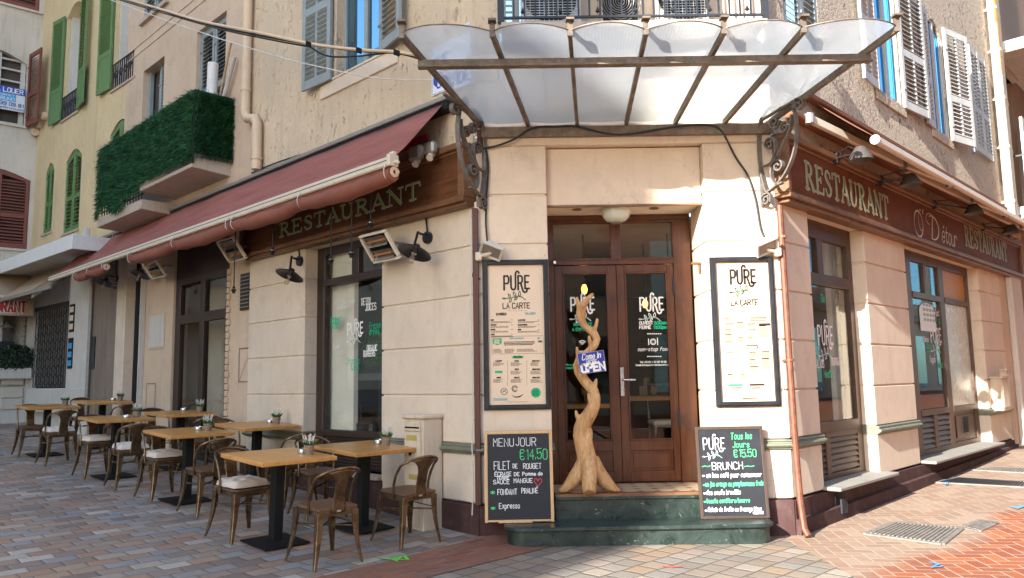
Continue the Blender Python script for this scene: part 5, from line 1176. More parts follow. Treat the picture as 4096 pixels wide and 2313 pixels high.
for (a, b, c_, d_) in ((1238, 847, 1366, 847), (1238, 891, 1368, 891)):
    xa, z = P_(a, b); xb_, _ = P_(c_, d_)
    for i in range(34): x = xa+(xb_-xa)*i/34; v.ribbon([(x, z), (x+.008, z)], .0035, yv, 1)
for a in (1237.5, 1368):
    for i in range(12): x, z = P_(a, 849+i*3.6); v.ribbon([(x, z), (x, z-.007)], .0035, yv, 1)
x0, z0 = P_(1240, 867); x1, z1 = P_(1262, 851); v.add([(x0,yv,z1),(x1,yv,z1),(x1,yv,z0+.008),((x0+x1)/2,yv,z0-.006),(x0,yv,z0+.008)], [(0,1,2,3,4)], 3); text(v, 'BOUDDHA', (x0+x1)/2, z1-.024, .012, .003, yv-.002, 4, .7, 1, 0, 'c'); text(v, 'BOWL', (x0+x1)/2, z1-.048, .018, .006, yv-.002, 4, .8, 1, 0, 'c')
xa, z = P_(1268, 861); xb_, _ = P_(1346, 861); lines(v, xa, xb_, z, 3, .013, .006, yv, 0, .1); hd_(v, '11,00€', 1358, 861, .013, 0, .0035, .7); hd_(v, 'NOS PLATS HEALTHY', 1300, 853, .012, 2, .0035, .75); hd_(v, 'BIO', 1355, 853, .013, 2, .004, .8)
for a, b, n in ((1241, 1264, 3), (1270, 1296, 3), (1301, 1352, 2)):
    xa, z = P_(a, 879); xb_, _ = P_(b, 879); lines(v, xa, xb_, z, n+1, .0095, .0045, yv, 1)
x0, z0 = P_(1289, 902); x1, z1 = P_(1316, 895.5); v.add([(x0,yv,z0),(x1,yv,z0),(x1,yv,z1),(x0,yv,z1)], [(0,1,2,3)], 3); text(v, 'PLATS', (x0+x1)/2, z0+.005, .017, .004, yv-.002, 0, .9, 1, 0, 'c')
for ci, (a, b) in enumerate(((1241, 1268), (1285, 1315), (1335, 1362))):
    for k in range(3):
        if ci == 0 and k == 1:
            x0, z0 = P_(1245, 939); x1, z1 = P_(1264, 933); v.add([(x0,yv,z0),(x1,yv,z0),(x1,yv,z1),(x0,yv,z1)], [(0,1,2,3)], 3); continue
        xa, z = P_(a, 910+k*21); xb_, _ = P_(b, 910); text(v, (('TATAKI BOEUF','','HADDOCK'),('SEMOULE','RISOTTO','BROUILLES'),('BURGER POULET','BURGER SAUMON','BURGER VEGGIE'))[ci][k], (xa+xb_)/2, z, .011, .003, yv, 0, .55, 1, 0, 'c'); lines(v, xa, xb_, z-.011, 4, .0085, .004, yv, 1, .4)
for a in (1277, 1325):
    for i in range(14): x, z = P_(a, 908+i*4.6); v.ribbon([(x, z), (x, z-.010)], .003, yv, 1)
x, z = P_(1268, 985); v.ribbon(arc(x, z, .030, 0, 360, 16), .004, yv, 0); v.ribbon([(x-.018,z-.01),(x+.02,z+.02)], .004, yv, 0); v.ribbon([(x-.01,z+.018),(x+.024,z-.012)], .003, yv, 0)
x, z = P_(1295, 978); v.ribbon(arc(x, z, .026, 20, 330, 14), .006, yv, 0); v.ribbon(arc(x, z, .015, 0, 300, 10), .004, yv, 0); x, z = P_(1302, 996); v.ribbon([(x-.05,z+.004),(x-.02,z-.012),(x+.02,z-.008),(x+.05,z+.012)], [.003,.010,.012,.004], yv, 0)
x, z = P_(1348, 988); v.add([(x+.046*cos(i*pi/5), yv, z+.046*sin(i*pi/5)) for i in range(10)], [tuple(range(10))], 3); lines(v, x-.028, x+.028, z+.02, 6, .009, .003, yv-.002, 0, .2)
x0, z0 = P_(1241, 1008); x1, z1 = P_(1276, 1002); v.ribbon([(x0,z0),(x1,z0),(x1,z1),(x0,z1),(x0,z0)], .004, yv, 2); lines(v, x0+.01, x1-.005, (z0+z1)/2, 1, .01, .008, yv, 2, .05); x, z = P_(1302, 1011); lines(v, x-.09, x+.10, z, 1, .01, .003, yv, 1, .0)
part(v, 'lettering', MI, t, smooth=False)
t = thing('menu_board', 'sunlit menu board in a black frame right of the entrance door', 'menu board', C, (2.21, -.02, 1.13), group='framed menu boards beside the entrance')
boardbox(t, 1.912, 2.506, 1.133, 2.520)
v = MB()
x, z = P_(1870, 711); pure(v, x, z-.012, .245, .130, yv, 0, 3, .021)
hd_(v, 'LA CARTE', 1873, 768, .05, 0, .0105, .75)
for i in range(12): x, z = P_(1850+i*4.4, 774); v.ribbon([(x, z), (x+.008, z)], .005, yv, 1)
hd_(v, 'DESSERTS', 1868, 786, .016, 1, .0035, .9); x, z = P_(1868, 792); v.ribbon([(x-.04, z), (x+.04, z)], .008, yv, 2); x, z = P_(1886, 790); v.ribbon(arc(x, z-.004, .014, 0, 180, 8), .006, yv, 1)
for a, b, zz, n in ((1824, 1846, 800, 2), (1824, 1848, 815, 1), (1824, 1848, 828, 2), (1824, 1850, 842, 3), (1826, 1848, 858, 2), (1853, 1874, 812, 5), (1856, 1876, 850, 3), (1881, 1904, 815, 2), (1881, 1904, 830, 1), (1881, 1904, 848, 2), (1910, 1934, 820, 9), (1888, 1934, 800, 2)):
    xa, z = P_(a, zz); xb_, _ = P_(b, zz); lines(v, xa, xb_, z, 1, .01, .0095, yv, 0, .5); lines(v, xa, xb_, z-.012, n, .011, .0065, yv, 1)
for (a, b, c_, d_, mm) in ((1853, 801, 1879, 795, 2), (1909, 820, 1937, 814, 0), (1878, 878, 1906, 868, 0), (1833, 972, 1868, 967, 3), (1887, 971, 1923, 966, 0)):
    x0, z0 = P_(a, b); x1, z1 = P_(c_, d_); v.add([(x0,yv,z0),(x1,yv,z0),(x1,yv,z1),(x0,yv,z1)], [(0,1,2,3)], mm)
for a, b, c_, d_ in ((1882, 808, 1937, 794), (1909, 853, 1938, 813), (1833, 985, 1869, 966), (1887, 984, 1923, 965)):
    x0, z0 = P_(a, b); x1, z1 = P_(c_, d_); v.ribbon([(x0,z0),(x1,z0),(x1,z1),(x0,z1),(x0,z0)], .004, yv, 1)
x, z = P_(1892, 876); text(v, 'BOISSONS', x, z, .016, .004, yv-.002, 4, .85, 1, 0, 'c')
for a, b, zz, n, c_ in ((1828, 1864, 886, 12, 2), (1886, 1910, 886, 4, 1), (1886, 1910, 905, 3, 1), (1887, 1912, 922, 4, 1), (1916, 1940, 885, 5, 1), (1917, 1941, 903, 8, 1), (1830, 1852, 942, 3, 1), (1862, 1880, 941, 3, 1), (1838, 1866, 976, 1, 1), (1890, 1922, 976, 1, 1), (1868, 1910, 1002, 1, 1)):
    xa, z = P_(a, zz); xb_, _ = P_(b, zz); lines(v, xa, xb_, z, 1, .01, .0095, yv, 0, .4); lines(v, xa, xb_, z-.012, n, .0115, .0070, yv, c_)
hd_(v, 'LE BAR A JUS', 1892, 960, .013, 1, .0028, .9)
for i in range(20): x, z = P_(1862+i*3.2, 860); v.ribbon([(x, z), (x+.006, z)], .004, yv, 1)
part(v, 'lettering', MI, t, smooth=False)
# ------------------------------------------------------------------ chalkboards
def tilt(mb, z0, y0, k): mb.v = [(p[0], p[1]+y0+(p[2]-z0)*k, p[2]) for p in mb.v]; return mb
yb = -.10
KX = lambda a: (1800+a/1.84)/1.59006
KZ = lambda b: (1650+b/1.84)/1.59006
def CT(v, s_, a, b, h, m, sw=.006, wid=.62, al='l', sp=1.2, sl=0., jit=.06): x, z = on(C, a, b, yb); text(v, s_, x, z, h, sw, -.0125, m, wid, sp, sl, al, 0, jit)
def CF(v, s_, a0, a1, b, h, m, sw=.0055, sl=0., jit=.05): x, z = on(C, KX(a0), KZ(b), yb); x2, _ = on(C, KX(a1), KZ(b), yb); text(v, s_, x, z, h, sw, -.0125, m, .62, 1.0, sl, 'l', 0, jit, fit=x2-x)
t = thing('chalkboard', 'chalkboard in a pale pine frame headed Menu Jour, left of the steps', 'chalkboard', C, (.09, -.12, .165))
x0, x1, z0, z1 = -.212, .398, .170, .958; T_ = lambda mb: tilt(mb, z0, -.16, .10)
part(T_(MB().box(x0+.028, x1-.028, -.010, .012, z0+.02, z1-.025)), 'slate', M['board'], t)
part(T_(MB().box(x0, x0+.028, -.016, .014, z0, z1).box(x1-.028, x1, -.016, .014, z0, z1).box(x0+.028, x1-.028, -.017, .015, z1-.027, z1).box(x0+.028, x1-.028, -.013, .012, z0+.004, z0+.022)), 'frame', M['pine'], t, .003)
part(T_(MB().box(x0+.12, x1-.19, -.03, -.016, z0-.002, z0+.024)), 'ledge', M['pine'], t, .003)
v = MB()
for s_, a0, a1, bb, h, m_ in (('MENU',320,468,250,.068,0),('JOUR',485,632,246,.072,0),('€14.50',517,715,344,.088,1),('FiLET',325,440,418,.070,0),('DE',463,495,408,.036,0),('ROUGET',540,670,412,.044,0),('ÉCRASE',330,450,466,.034,0),('DE',472,510,464,.030,0),('Pomme de',533,678,462,.030,0),('TERRE',343,435,490,.024,0),('SAUCE',320,437,523,.034,0),('MANGUE',470,605,515,.036,0),('FONDANT',352,492,600,.046,0),('PRALINÉ',527,645,590,.042,0),('Expresso',363,512,700,.046,0),('*',300,330,602,.045,1),('*',303,333,716,.040,1)): CF(v, s_, a0, a1, bb, h, m_)
x, z = on(C, 1353, 1213, yb); v.ribbon([(x,z-.03),(x-.035,z+.012),(x-.026,z+.034),(x-.008,z+.032),(x,z+.012),(x+.012,z+.034),(x+.032,z+.03),(x+.034,z+.008),(x,z-.03)], .005, -.0125, 2)
part(T_(v), 'lettering', [M['chalk'], M['gchalk'], M['rchalk']], t, smooth=False)
t = thing('chalkboard', 'black chalkboard with the brunch offer, right of the steps', 'chalkboard', C, (2.0, -.12, .165))
x0, x1, z0, z1 = 1.690, 2.300, .166, .962
part(T_(MB().box(x0+.028, x1-.028, -.010, .012, z0+.02, z1-.025)), 'slate', M['board'], t)
part(T_(MB().box(x0, x0+.028, -.016, .014, z0, z1).box(x1-.028, x1, -.016, .014, z0, z1).box(x0+.028, x1-.028, -.017, .015, z1-.027, z1).box(x0+.028, x1-.028, -.017, .015, z0, z0+.024)), 'frame', M['boarddark'], t, .003)
v = MB()
x, z = on(C, 1796, 1128, yb); pure(v, x, z-.01, .20, .10, -.0125, 0, 1, .0075, True)
for s_, a0, a1, bb, h, m_ in (('Tous les',2065,2220,198,.056,1),('Jours',2080,2200,258,.050,1),('€15.50',2088,2250,326,.064,1),('~',1850,1910,410,.03,1),('BRUNCH',1925,2148,420,.062,0),('~',2160,2232,410,.03,1),('un bon café pour commencer',1880,2282,476,.040,0),('un jus orange ou pamplemousse frais',1872,2294,540,.040,1),('des oeufs brouillés',1878,2126,600,.038,0),('toasts confiture/beurre',1876,2190,660,.036,1),('Salade de fruits ou fromage blanc',1886,2275,722,.036,0),('muesli',2215,2286,738,.022,0),('*',1850,1866,472,.02,0),('*',1855,1870,538,.02,1),('*',1856,1872,598,.02,0),('*',1858,1874,660,.02,1),('*',1864,1880,722,.02,0)): CF(v, s_, a0, a1, bb, h, m_, .0052, .10 if len(s_) > 6 and s_ != 'BRUNCH' else 0.)
part(T_(v), 'lettering', [M['chalk'], M['gchalk']], t, smooth=False)
# ------------------------------------------------------------------ entrance steps
t = thing('entrance_steps', 'two worn green marble steps with rounded corners before the entrance door', 'steps', C, (1.12, -.2, .02))
def rounded(x0, x1, y0, y1, r):                       # front corners rounded, y0 is the front
    return [(x0, y1), (x0, y0+r)]+arc(x0+r, y0+r, r, 180, 270, 6)[1:]+arc(x1-r, y0+r, r, 270, 360, 6)+[(x1, y1)]
part(MB().prism(rounded(-.02, 2.26, -.40, .02, .16), -.1, .132, 'z'), 'riser', M['marble'], t)
part(MB().prism(rounded(-.045, 2.285, -.435, .03, .17), .132, .165, 'z'), 'tread', M['marble'], t, .008)
part(MB().box(.418, 1.887, -.05, .02, .165, .332), 'riser', M['marble'], t); part(MB().box(.415, 1.89, -.068, .02, .332, .362), 'tread', M['marble'], t, .006)
part(MB().box(.418, 1.887, -.062, .03, .362, .386), 'threshold', M['trimwood'], t); part(MB().box(.414, 1.891, .03, .578, .33, .388), 'landing_tiles', M['tile'], t)
# ------------------------------------------------------------------ driftwood figure with its sign
def tp(a, b, yy=.05): x, z = on(C, (2200+a/1.5317)/1.59006, (1100+b/1.5317)/1.59006, yy); return Vector((x, yy, z))
mb = MB()
K = 1/1.5317/1.59006*7.2/1943
def limb(pts, rs, n=14): mb.tube([tp(a, b, .05+d) for a, b, d in pts], [r*K*1.03 for r in rs], n)
limb([(268,112,-.02),(250,128,-.02),(222,158,-.01),(186,200,0),(176,232,0),(184,270,.01),(205,305,.02),(240,335,.02),(272,362,.01),(286,392,-.01),(276,430,-.03),(245,462,-.04),(210,490,-.03),(182,520,-.01),(170,556,.01),(178,595,.03),(205,640,.03),(240,680,.01),(266,712,-.02),(276,750,-.04),(272,790,-.04),(256,830,-.03),(234,868,-.01),(208,905,.01),(192,945,.02),(188,985,.02),(196,1030,.0),(208,1075,-.01),(220,1120,-.02),(232,1165,-.02),(240,1210,-.02)],
     [9,14,17,19,19,19,21,23,24,24,23,22,23,27,29,31,31,31,32,33,36,40,44,48,48,46,46,48,52,60,70])
limb([(228,170,.02),(214,200,.03),(205,250,.04),(215,300,.03)], [8,11,12,10])
for p in ([(165,132,.0),(168,165,.0),(178,205,.0)], [(291,266,-.02),(284,300,-.01),(272,345,.0)], [(240,370,-.07),(243,400,-.06),(250,440,-.04)], [(165,440,-.02),(168,480,-.01),(176,530,0)], [(284,634,-.03),(278,670,-.03),(268,720,-.03)], [(236,722,-.09),(240,750,-.08),(246,800,-.05)], [(158,828,-.02),(164,862,-.01),(182,910,0)]):
    limb(p, [9, 13, 13], 10)
limb([(246,1060,-.04),(262,1120,-.06),(240,1180,-.09)], [18,26,34]); limb([(205,900,.03),(238,960,.0),(232,1020,-.03),(240,1090,-.04)], [22,24,28,36])
limb([(222,1130,0),(188,1200,-.02),(140,1265,-.03),(85,1315,-.04),(50,1325,-.04)], [48,50,42,24,10]); limb([(250,1130,0),(290,1210,-.02),(345,1275,-.03),(400,1318,-.04),(432,1326,-.04)], [50,50,42,24,10]); limb([(238,1130,-.04),(240,1220,-.13),(240,1300,-.20),(240,1338,-.24)], [48,46,42,38])
zf = .388
mb.v = [(p[0], p[1], max(p[2], zf+.001)) for p in mb.v]
o = solo(mb, 'driftwood_figure', 'tall pale twisting driftwood branch figure with stub branches standing on the tiled landing', 'sculpture', M['tree'], C, (.70, -.05, zf))
rm = o.modifiers.new('r', 'REMESH'); rm.mode = 'VOXEL'; rm.voxel_size = .011; rm.use_smooth_shade = True; sm = o.modifiers.new('s', 'SMOOTH'); sm.iterations = 4; sm.factor = .5
t = thing('open_sign', 'blue tin sign reading Come In We Are Open tilted on the driftwood figure', 'sign', C, (tp(255,535).x, -.06, tp(255,535).z))
p0, p1, p2, p3 = [tp(a, b, -.055) for a, b in ((185,610),(346,587),(328,460),(165,483))]
q = MB(); pl_ = lambda e, f: [p0.lerp(p1, .5).lerp(p3.lerp(p2, .5), .5).lerp(p, e)+Vector((0, f, 0)) for p in (p0, p1, p2, p3)]
def slab8(m_, e, y0, y1): m_.add(pl_(e, y0)+pl_(e, y1), [(0,1,2,3),(7,6,5,4),(0,4,5,1),(1,5,6,2),(2,6,7,3),(3,7,4,0)])
slab8(q, 1, 0, .006); part(q, 'edge', plain('worn_sign_edge', (.34,.30,.42), .5), t); q = MB(); slab8(q, .955, -.002, 0); part(q, 'plate', M['blue'], t)
v = MB(); an = atan2(p1.z-p0.z, p1.x-p0.x); wd = (p1-p0).length
def ot(s_, u_, w_, h, sw, wid, sl=0): p = p0.lerp(p1, u_).lerp(p3.lerp(p2, u_), w_); text(v, s_, p.x, p.z, h, sw, -.0585, 0, wid, 1.1, sl, 'c', an)
ot('Come In', .50, .66, .052, .0075, .70, .22); ot("WE'RE", .5, .43, .034, .006, .8); ot('OPEN', .52, .08, .068, .021, .95); part(v, 'lettering', M['vinyl'], t, smooth=False)
# ------------------------------------------------------------------ utility cabinet, meters, pipes
t = thing('utility_cabinet', 'dented cream utility cabinet standing against the wall beside the bronze chair', 'cabinet', L, (-.62, -.14, .06))
part(MB().box(-.79, -.50, -.25, -.015, .02, 1.06), 'body', M['cabinet'], t, .008); part(MB().box(-.81, -.48, -.27, -.01, 1.06, 1.10), 'cap', M['cabinet'], t, .012)
q = MB().box(-.765, -.525, -.262, -.25, .64, .93).box(-.765, -.525, -.262, -.25, .32, .62).box(-.765, -.525, -.258, -.25, .08, .30).box(-.765, -.525, -.268, -.25, .95, 1.03); part(q, 'door', M['cabinet'], t, .004)
part(MB().box(-.75, -.54, -.272, -.268, .975, .99).box(-.70, -.66, -.266, -.262, .72, .76), 'slot', M['black'], t); part(MB().box(-.74, -.58, -.264, -.262, .86, .91).box(-.70, -.56, -.264, -.262, .50, .55), 'sticker', plain('yellowed_sticker', (.45,.36,.12), .6), t)
for nm, lbl, x0, x1, z0, z1, yy in (('meter_box', 'cream meter box on the far right pier, the wider and lower of two', 7.06, 7.50, .80, 1.30, -.16), ('meter_box', 'narrow cream meter box on the far right pier, the taller of two', 7.66, 7.98, .80, 1.42, -.10)):
    t = thing(nm, lbl, 'meter box', R, ((x0+x1)/2, -.05, z0)); part(MB().box(x0, x1, yy, -.002, z0, z1), 'case', M['cabinet'], t, .01); part(MB().box(x0+.04, x1-.04, yy-.008, yy, z0+.05, z1-.05), 'door', M['cabinet'], t, .004); part(MB().box(x0-.02, x1+.02, yy-.02, -.002, z1, z1+.03), 'cap', M['cabinet'], t, .005)
t = thing('drain_pipe', 'cream drainpipe with an elbow between the smooth and the pitted plaster above the maroon awning', 'pipe', L, (-4.5, -.08, 4.3))
part(MB().tube([(-4.55,-.09,12.5),(-4.55,-.09,5.15),(-4.53,-.09,5.08),(-4.47,-.09,5.02),(-4.30,-.09,4.98),(-4.24,-.09,4.95),(-4.20,-.09,4.88),(-4.19,-.09,4.25)], .066, 12), 'pipe', M['pvc'], t)
q = MB()
for z in (5.45, 4.4, 7.0): q.tube([(-4.55 if z > 5 else -4.19, -.09, z-.02), (-4.55 if z > 5 else -4.19, -.09, z+.02)], .075, 12)
part(q, 'collar', M['pvc'], t)
t = thing('drain_pipe', 'thin rusty copper drainpipe on the corner right of the sunlit menu board', 'pipe', C, (2.60, -.06, 0)); part(MB().tube([(2.595,-.035,3.0),(2.60,-.04,1.6),(2.605,-.05,.8),(2.61,-.075,.30),(2.615,-.12,.06),(2.63,-.17,.0)], .030, 10), 'pipe', M['copper'], t)
q = MB()
for z in (.78, 1.55, 2.7): q.tube([(2.605,-.04,z-.012),(2.605,-.04,z+.012)], .038, 10); q.box(2.54, 2.60, -.03, -.01, z-.01, z+.01)
part(q, 'clip', M['trimwood'], t)
t = thing('drain_pipe', 'brown downpipe with a white cable on the shaded corner left of the menu board', 'pipe', C, (-.28, -.04, .2)); part(MB().box(-.300, -.245, -.05, -.005, .30, 3.02).box(-.245, -.205, -.05, -.005, 3.62, 3.78), 'pipe', M['brownpipe'], t, .006); part(MB().tube([(-.315,-.045,3.0)]+[(-.318+.008*sin(i*1.1), -.05, 2.9-i*.2) for i in range(13)]+[(-.33,-.06,.22)], .006, 6), 'cable', M['whitecable'], t)
for lbl, x, r, mm in (('thick white drainpipe with orange rust stains at the far end of the rough plaster', 8.95, .075, 'rust'), ('thin pale pipe right beside the rust-stained drainpipe', 9.28, .04, 'bar'), ('second thin pale pipe on the brown house edge right of the rust-stained drainpipe', 9.42, .03, 'bar')):
    t = thing('drain_pipe', lbl, 'pipe', R, (x, -.1, 3.6)); part(MB().tube([(x,-.12,12.5),(x-.02,-.12,3.75)], r, 12), 'pipe', M[mm], t)
    q = MB()
    for z in (8.0, 7.2, 6.3, 5.4, 4.4): q.tube([(x-.01,-.12,z-.03),(x-.01,-.12,z+.03)], r*1.18, 12); q.box(x-.02, x+.02, -.1, 0, z-.015, z+.015)
    part(q, 'collar', M[mm], t)
    if mm == 'rust':
        q = MB()
        for z0, z1 in ((6.75, 8.9),): q.tube([(x-.005,-.128,z) for z in (z0, z1)], r*.98, 12)
        part(q, 'rust_stain', plain('orange_rust', (.55,.22,.05), .8, var=.5, nsc=6), t)
# ------------------------------------------------------------------ lamps
def barn(lbl, bp_, sp_, r, yy=-.34):
    bx_, bz = on(L, *bp_, -.02); sx_, sz = on(L, *sp_, yy)
    t = thing('gooseneck_lamp', lbl, 'lamp', L, (bx_, -.02, bz), group='black gooseneck wall lamps along the lane front')
    part(MB().tube([(bx_,-.0,bz),(bx_,-.035,bz)], .062, 16), 'wall_plate', M['frame'], t); part(MB().tube([(bx_,-.03,bz+.02),(bx_-.01,-.10,bz+.03),((bx_*.6+sx_*.4),yy*.6,bz+.02),(sx_*.85+bx_*.15,yy*.9,sz+.11),(sx_,yy,sz+.07)], .013, 8), 'arm', M['frame'], t)
    tl = MB().lathe([(.0,.085),(.03,.08),(.035,.05),(.06,.045),(r,-.005),(r+.004,-.012),(r-.004,-.008),(.06,.035),(.0,.035)], (0,0,0), 24)
    a = radians(-24); tl.v = [(p[0]+sx_, p[1]*cos(a)-p[2]*sin(a)+yy, p[1]*sin(a)+p[2]*cos(a)+sz) for p in tl.v]; part(tl, 'lamp_shade', M['frame'], t)
    q = MB().lathe([(.0,.04),(.026,.04),(.026,-.02),(.0,-.02)], (0,0,0), 12); b_l = MB().lathe([(.012,-.02),(.02,-.05),(.032,-.085),(.028,-.115),(.0,-.13)], (0,0,0), 12)
    for m_ in (q, b_l): m_.v = [(p[0]+sx_, p[1]*cos(a)-p[2]*sin(a)+yy, p[1]*sin(a)+p[2]*cos(a)+sz) for p in m_.v]
    part(q, 'socket', M['steel'], t); part(b_l, 'bulb', M['clearbulb'], t)
    part(MB().tube([(bx_,-.02,bz+.05),(bx_-.01,-.03,bz+.22),(bx_-.04,-.02,bz+.42)], .009, 6), 'cable', M['cable'], t)
barn('black gooseneck lamp between the big heater and the menu board corner', (1075, 598), (1043, 634), .165); barn('black gooseneck lamp left of the lettered shop window', (753, 657), (729, 692), .165)
barn('black gooseneck lamp above the drainpipe left of the glazed door', (372, 668), (352, 690), .165, -.3); barn('black gooseneck lamp farthest along the lane on the cream pillar', (292, 700), (264, 712), .165)
def heater(lbl, cp, w_, h_, yy=-.30, tiltd=-36):
    cx, cz = on(L, *cp, yy); t = thing('patio_heater', lbl, 'heater', L, (cx, yy, cz), group='electric heaters under the maroon awning')
    a = radians(tiltd); tr = lambda m_: (setattr(m_, 'v', [(p[0]+cx, (p[1]*cos(a)+p[2]*sin(a))+yy, (-p[1]*sin(a)+p[2]*cos(a))+cz) for p in m_.v]), m_)[1]
    e = .026; q = MB().box(-w_, w_, -.03, .025, h_-e, h_).box(-w_, w_, -.03, .025, -h_, -h_+e).box(-w_, -w_+e, -.03, .025, -h_+e, h_-e).box(w_-e, w_, -.03, .025, -h_+e, h_-e)
    part(tr(q), 'case', M['bar'], t, .012); part(tr(MB().box(-w_+e, w_-e, .014, .022, -h_+e, h_-e)), 'backplate', M['black'], t)
    q = MB()
    for zz in (-h_*.45, h_*.45):
        n_ = 8
        q.grid(lambda u, v_: (-w_*.72+1.44*w_*u, .012-.045*(2*abs(v_-.5))**2, zz+(v_-.5)*h_*.66), 2, n_)
    part(tr(q), 'reflector', M['reflector'], t); q = MB()
    for zz in (-h_*.45, h_*.45): q.tube([(-w_*.72,-.02,zz),(w_*.72,-.02,zz)], .010, 8)
    part(tr(q), 'element', M['element'], t); part(MB().tube([(cx, yy+.04, cz), (cx, -.12, cz+.06), (cx, .0, cz+.06)], .018, 8), 'bracket', M['greymetal'], t)
heater('largest cream patio heater beside the lettered shop window', (956, 621), .225, .165); heater('cream patio heater left of the end of the fascia sign', (583, 628), .24, .17); heater('cream patio heater above the left side of the glazed door', (387, 675), .27, .17)
def pend(lbl, e, yy, zt):
    x, z = on(L, *e, yy); t = thing('bulb_socket', lbl, 'socket', L, (x, yy, z), group='empty bulb sockets hanging on cords under the maroon awning')
    part(MB().tube([(x+.01,yy,zt),(x+.004,yy,(z+zt)/2),(x,yy,z+.04)], .007, 6), 'cord', M['cable'], t); part(MB().lathe([(0,.05),(.014,.05),(.020,.02),(.030,.01),(.030,-.005),(.020,-.01),(.018,-.035),(0,-.035)], (x,yy,z), 12), 'socket', M['black'], t); part(MB().lathe([(.022,.008),(.024,.020),(.018,.024)], (x,yy,z), 12), 'ring', M['steel'], t)
for lbl, e in (('empty black socket hanging lowest, in front of the wall vent', (588, 731)), ('empty black socket below the left end of the fascia sign', (685, 634)), ('empty black socket before the left transom of the shop window', (832, 657)), ('empty black socket before the window bar beside the transom', (884, 640)), ('empty black socket hanging highest, above the big heater', (932, 565)), ('empty black socket beside the farthest gooseneck lamp', (289, 722))): pend(lbl, e, -.52, 3.42 if e[0] != 289 else 3.3)
for lbl, cp, ms in (('grey spotlight on top of the dark fascia sign, the left one', (1047, 386), .09), ('grey spotlight on top of the dark fascia sign, the right one', (1083, 374), .075)):
    x, z = on(L, *cp, -.22); t = thing('spotlight', lbl, 'lamp', L, (x, -.15, z)); part(MB().box(x-ms, x+ms, -.26, -.18, z-ms*.8, z+ms*.8), 'head', M['greymetal'], t, .02); part(MB().tube([(x,-.2,z-ms*.7),(x+.02,-.25,z-ms*1.4)], .035, 12), 'sensor', M['bar'], t); part(MB().box(x-.02, x+.02, -.18, -.0, z-.02, z+.02), 'bracket', M['frame'], t)
for k, (lbl, e, hd__) in enumerate((('black arm lamp above the first letters of the red-brown sign', (2105, 398), (2160, 390)), ('black arm lamp above the last letters of the word nearest the corner', (2216, 455), (2285, 455)), ('black arm lamp above the script name on the red-brown sign', (2352, 515), (2445, 528)), ('black arm lamp at the far end of the red-brown sign', (2474, 572), (2540, 578)))):
    x, z = on(R, *e, -.14); hx, hz = on(R, *hd__, -.42); t = thing('arm_lamp', lbl, 'lamp', R, (x, -.14, z), group='black arm lamps above the red-brown sign')
    part(MB().box(x-.035, x+.035, -.16, -.0, z-.06, z+.06), 'wall_plate', M['frame'], t, .006); part(MB().tube([(x,-.15,z),(hx,-.40,hz+.02)], .013, 6).tube([(x,-.15,z+.05),((x+hx)/2,-.3,(z+hz)/2+.10),(hx,-.40,hz+.06)], .007, 6), 'arm', M['frame'], t)
    q = MB().lathe([(.0,.08),(.05,.075),(.11,-.02),(.12,-.06),(.10,-.05),(.0,.0)], (hx,-.44,hz), 14); part(q, 'head', plain('dark_grey_lamp', (.07,.06,.055), .5), t)
def flood(lbl, cp, sg):
    cx, cz = on(C, *cp, -.12); t = thing('floodlight', lbl, 'lamp', C, (cx, -.1, cz)); a = radians(50); b_ = radians(-22*sg)
    def tr(m_):
        o_ = []
        for p in m_.v:
            x, y_, z = p; y2, z2 = y_*cos(a)-z*sin(a), y_*sin(a)+z*cos(a); o_.append((x*cos(b_)-z2*sin(b_)+cx, y2-.13, x*sin(b_)+z2*cos(b_)+cz))
        m_.v = o_; return m_
    q = MB().box(-.105, .105, -.02, .02, .06, .08).box(-.105, .105, -.02, .02, -.08, -.06).box(-.105, -.085, -.02, .02, -.06, .06).box(.085, .105, -.02, .02, -.06, .06).prism([(-.09,.02),(.09,.02),(.05,.07),(-.05,.07)], -.055, .055, 'z'); part(tr(q), 'housing', M['offwhite'], t, .004)
    part(tr(MB().box(-.085, .085, -.004, .004, -.06, .06)), 'lens', M['greymetal'], t); q = MB()
    for i in range(9): q.box(-.08+i*.018, -.07+i*.018, .022, .05, -.07, -.058)
    part(tr(q), 'fins', M['black'], t); part(MB().box(cx-sg*.12-.03, cx-sg*.12+.03, -.10, .0, cz-.08, cz-.0).obox((cx-sg*.12,-.08,cz-.04), (cx,-.12,cz-.02), .02, .03), 'junction', M['bar'], t, .01)
flood('white floodlight tilted above the shaded menu board', (1236, 632), 1); flood('white floodlight on the sunlit corner above the right menu board', (1928, 622), -1)
x, z = on(C, 1550, 546, .30); t = thing('ceiling_lamp', 'pale glass dome lamp under the lintel over the entrance door', 'lamp', C, (x, .30, 3.06)); part(MB().lathe([(.14,0),(.142,-.03),(.13,-.075),(.10,-.11),(.05,-.128),(.0,-.132)], (x,.30,3.06), 24), 'dome', M['opal'], t); part(MB().lathe([(.05,-.127),(.055,-.138),(.0,-.14)], (x,.30,3.06), 16), 'cap', M['greymetal'], t)
for lbl, e in (('small recessed spotlight left of the dome lamp over the door', (1452, 527)), ('small recessed spotlight right of the dome lamp over the door', (1647, 526))):
    x, z = on(C, *e, .25); t = solo(MB().lathe([(.045,0),(.05,-.006),(.04,-.008),(.03,-.002),(0,-.002)], (x,.28,3.064), 14), 'recessed_spotlight', lbl, 'lamp', M['trimwood'], C, (x, .28, 3.06))
# window-side hook on the right jamb
t = solo(MB().tube([(1.90,.24,2.50),(1.83,.22,2.50),(1.80,.22,2.50)], .014, 8).tube([(1.88,.24,2.49),(1.88,.24,2.40)], .010, 6), 'door_hook', 'small brass door hook on the sunlit jamb left of the right menu board', 'hook', M['trimwood'], C, (1.88, .24, 2.5))
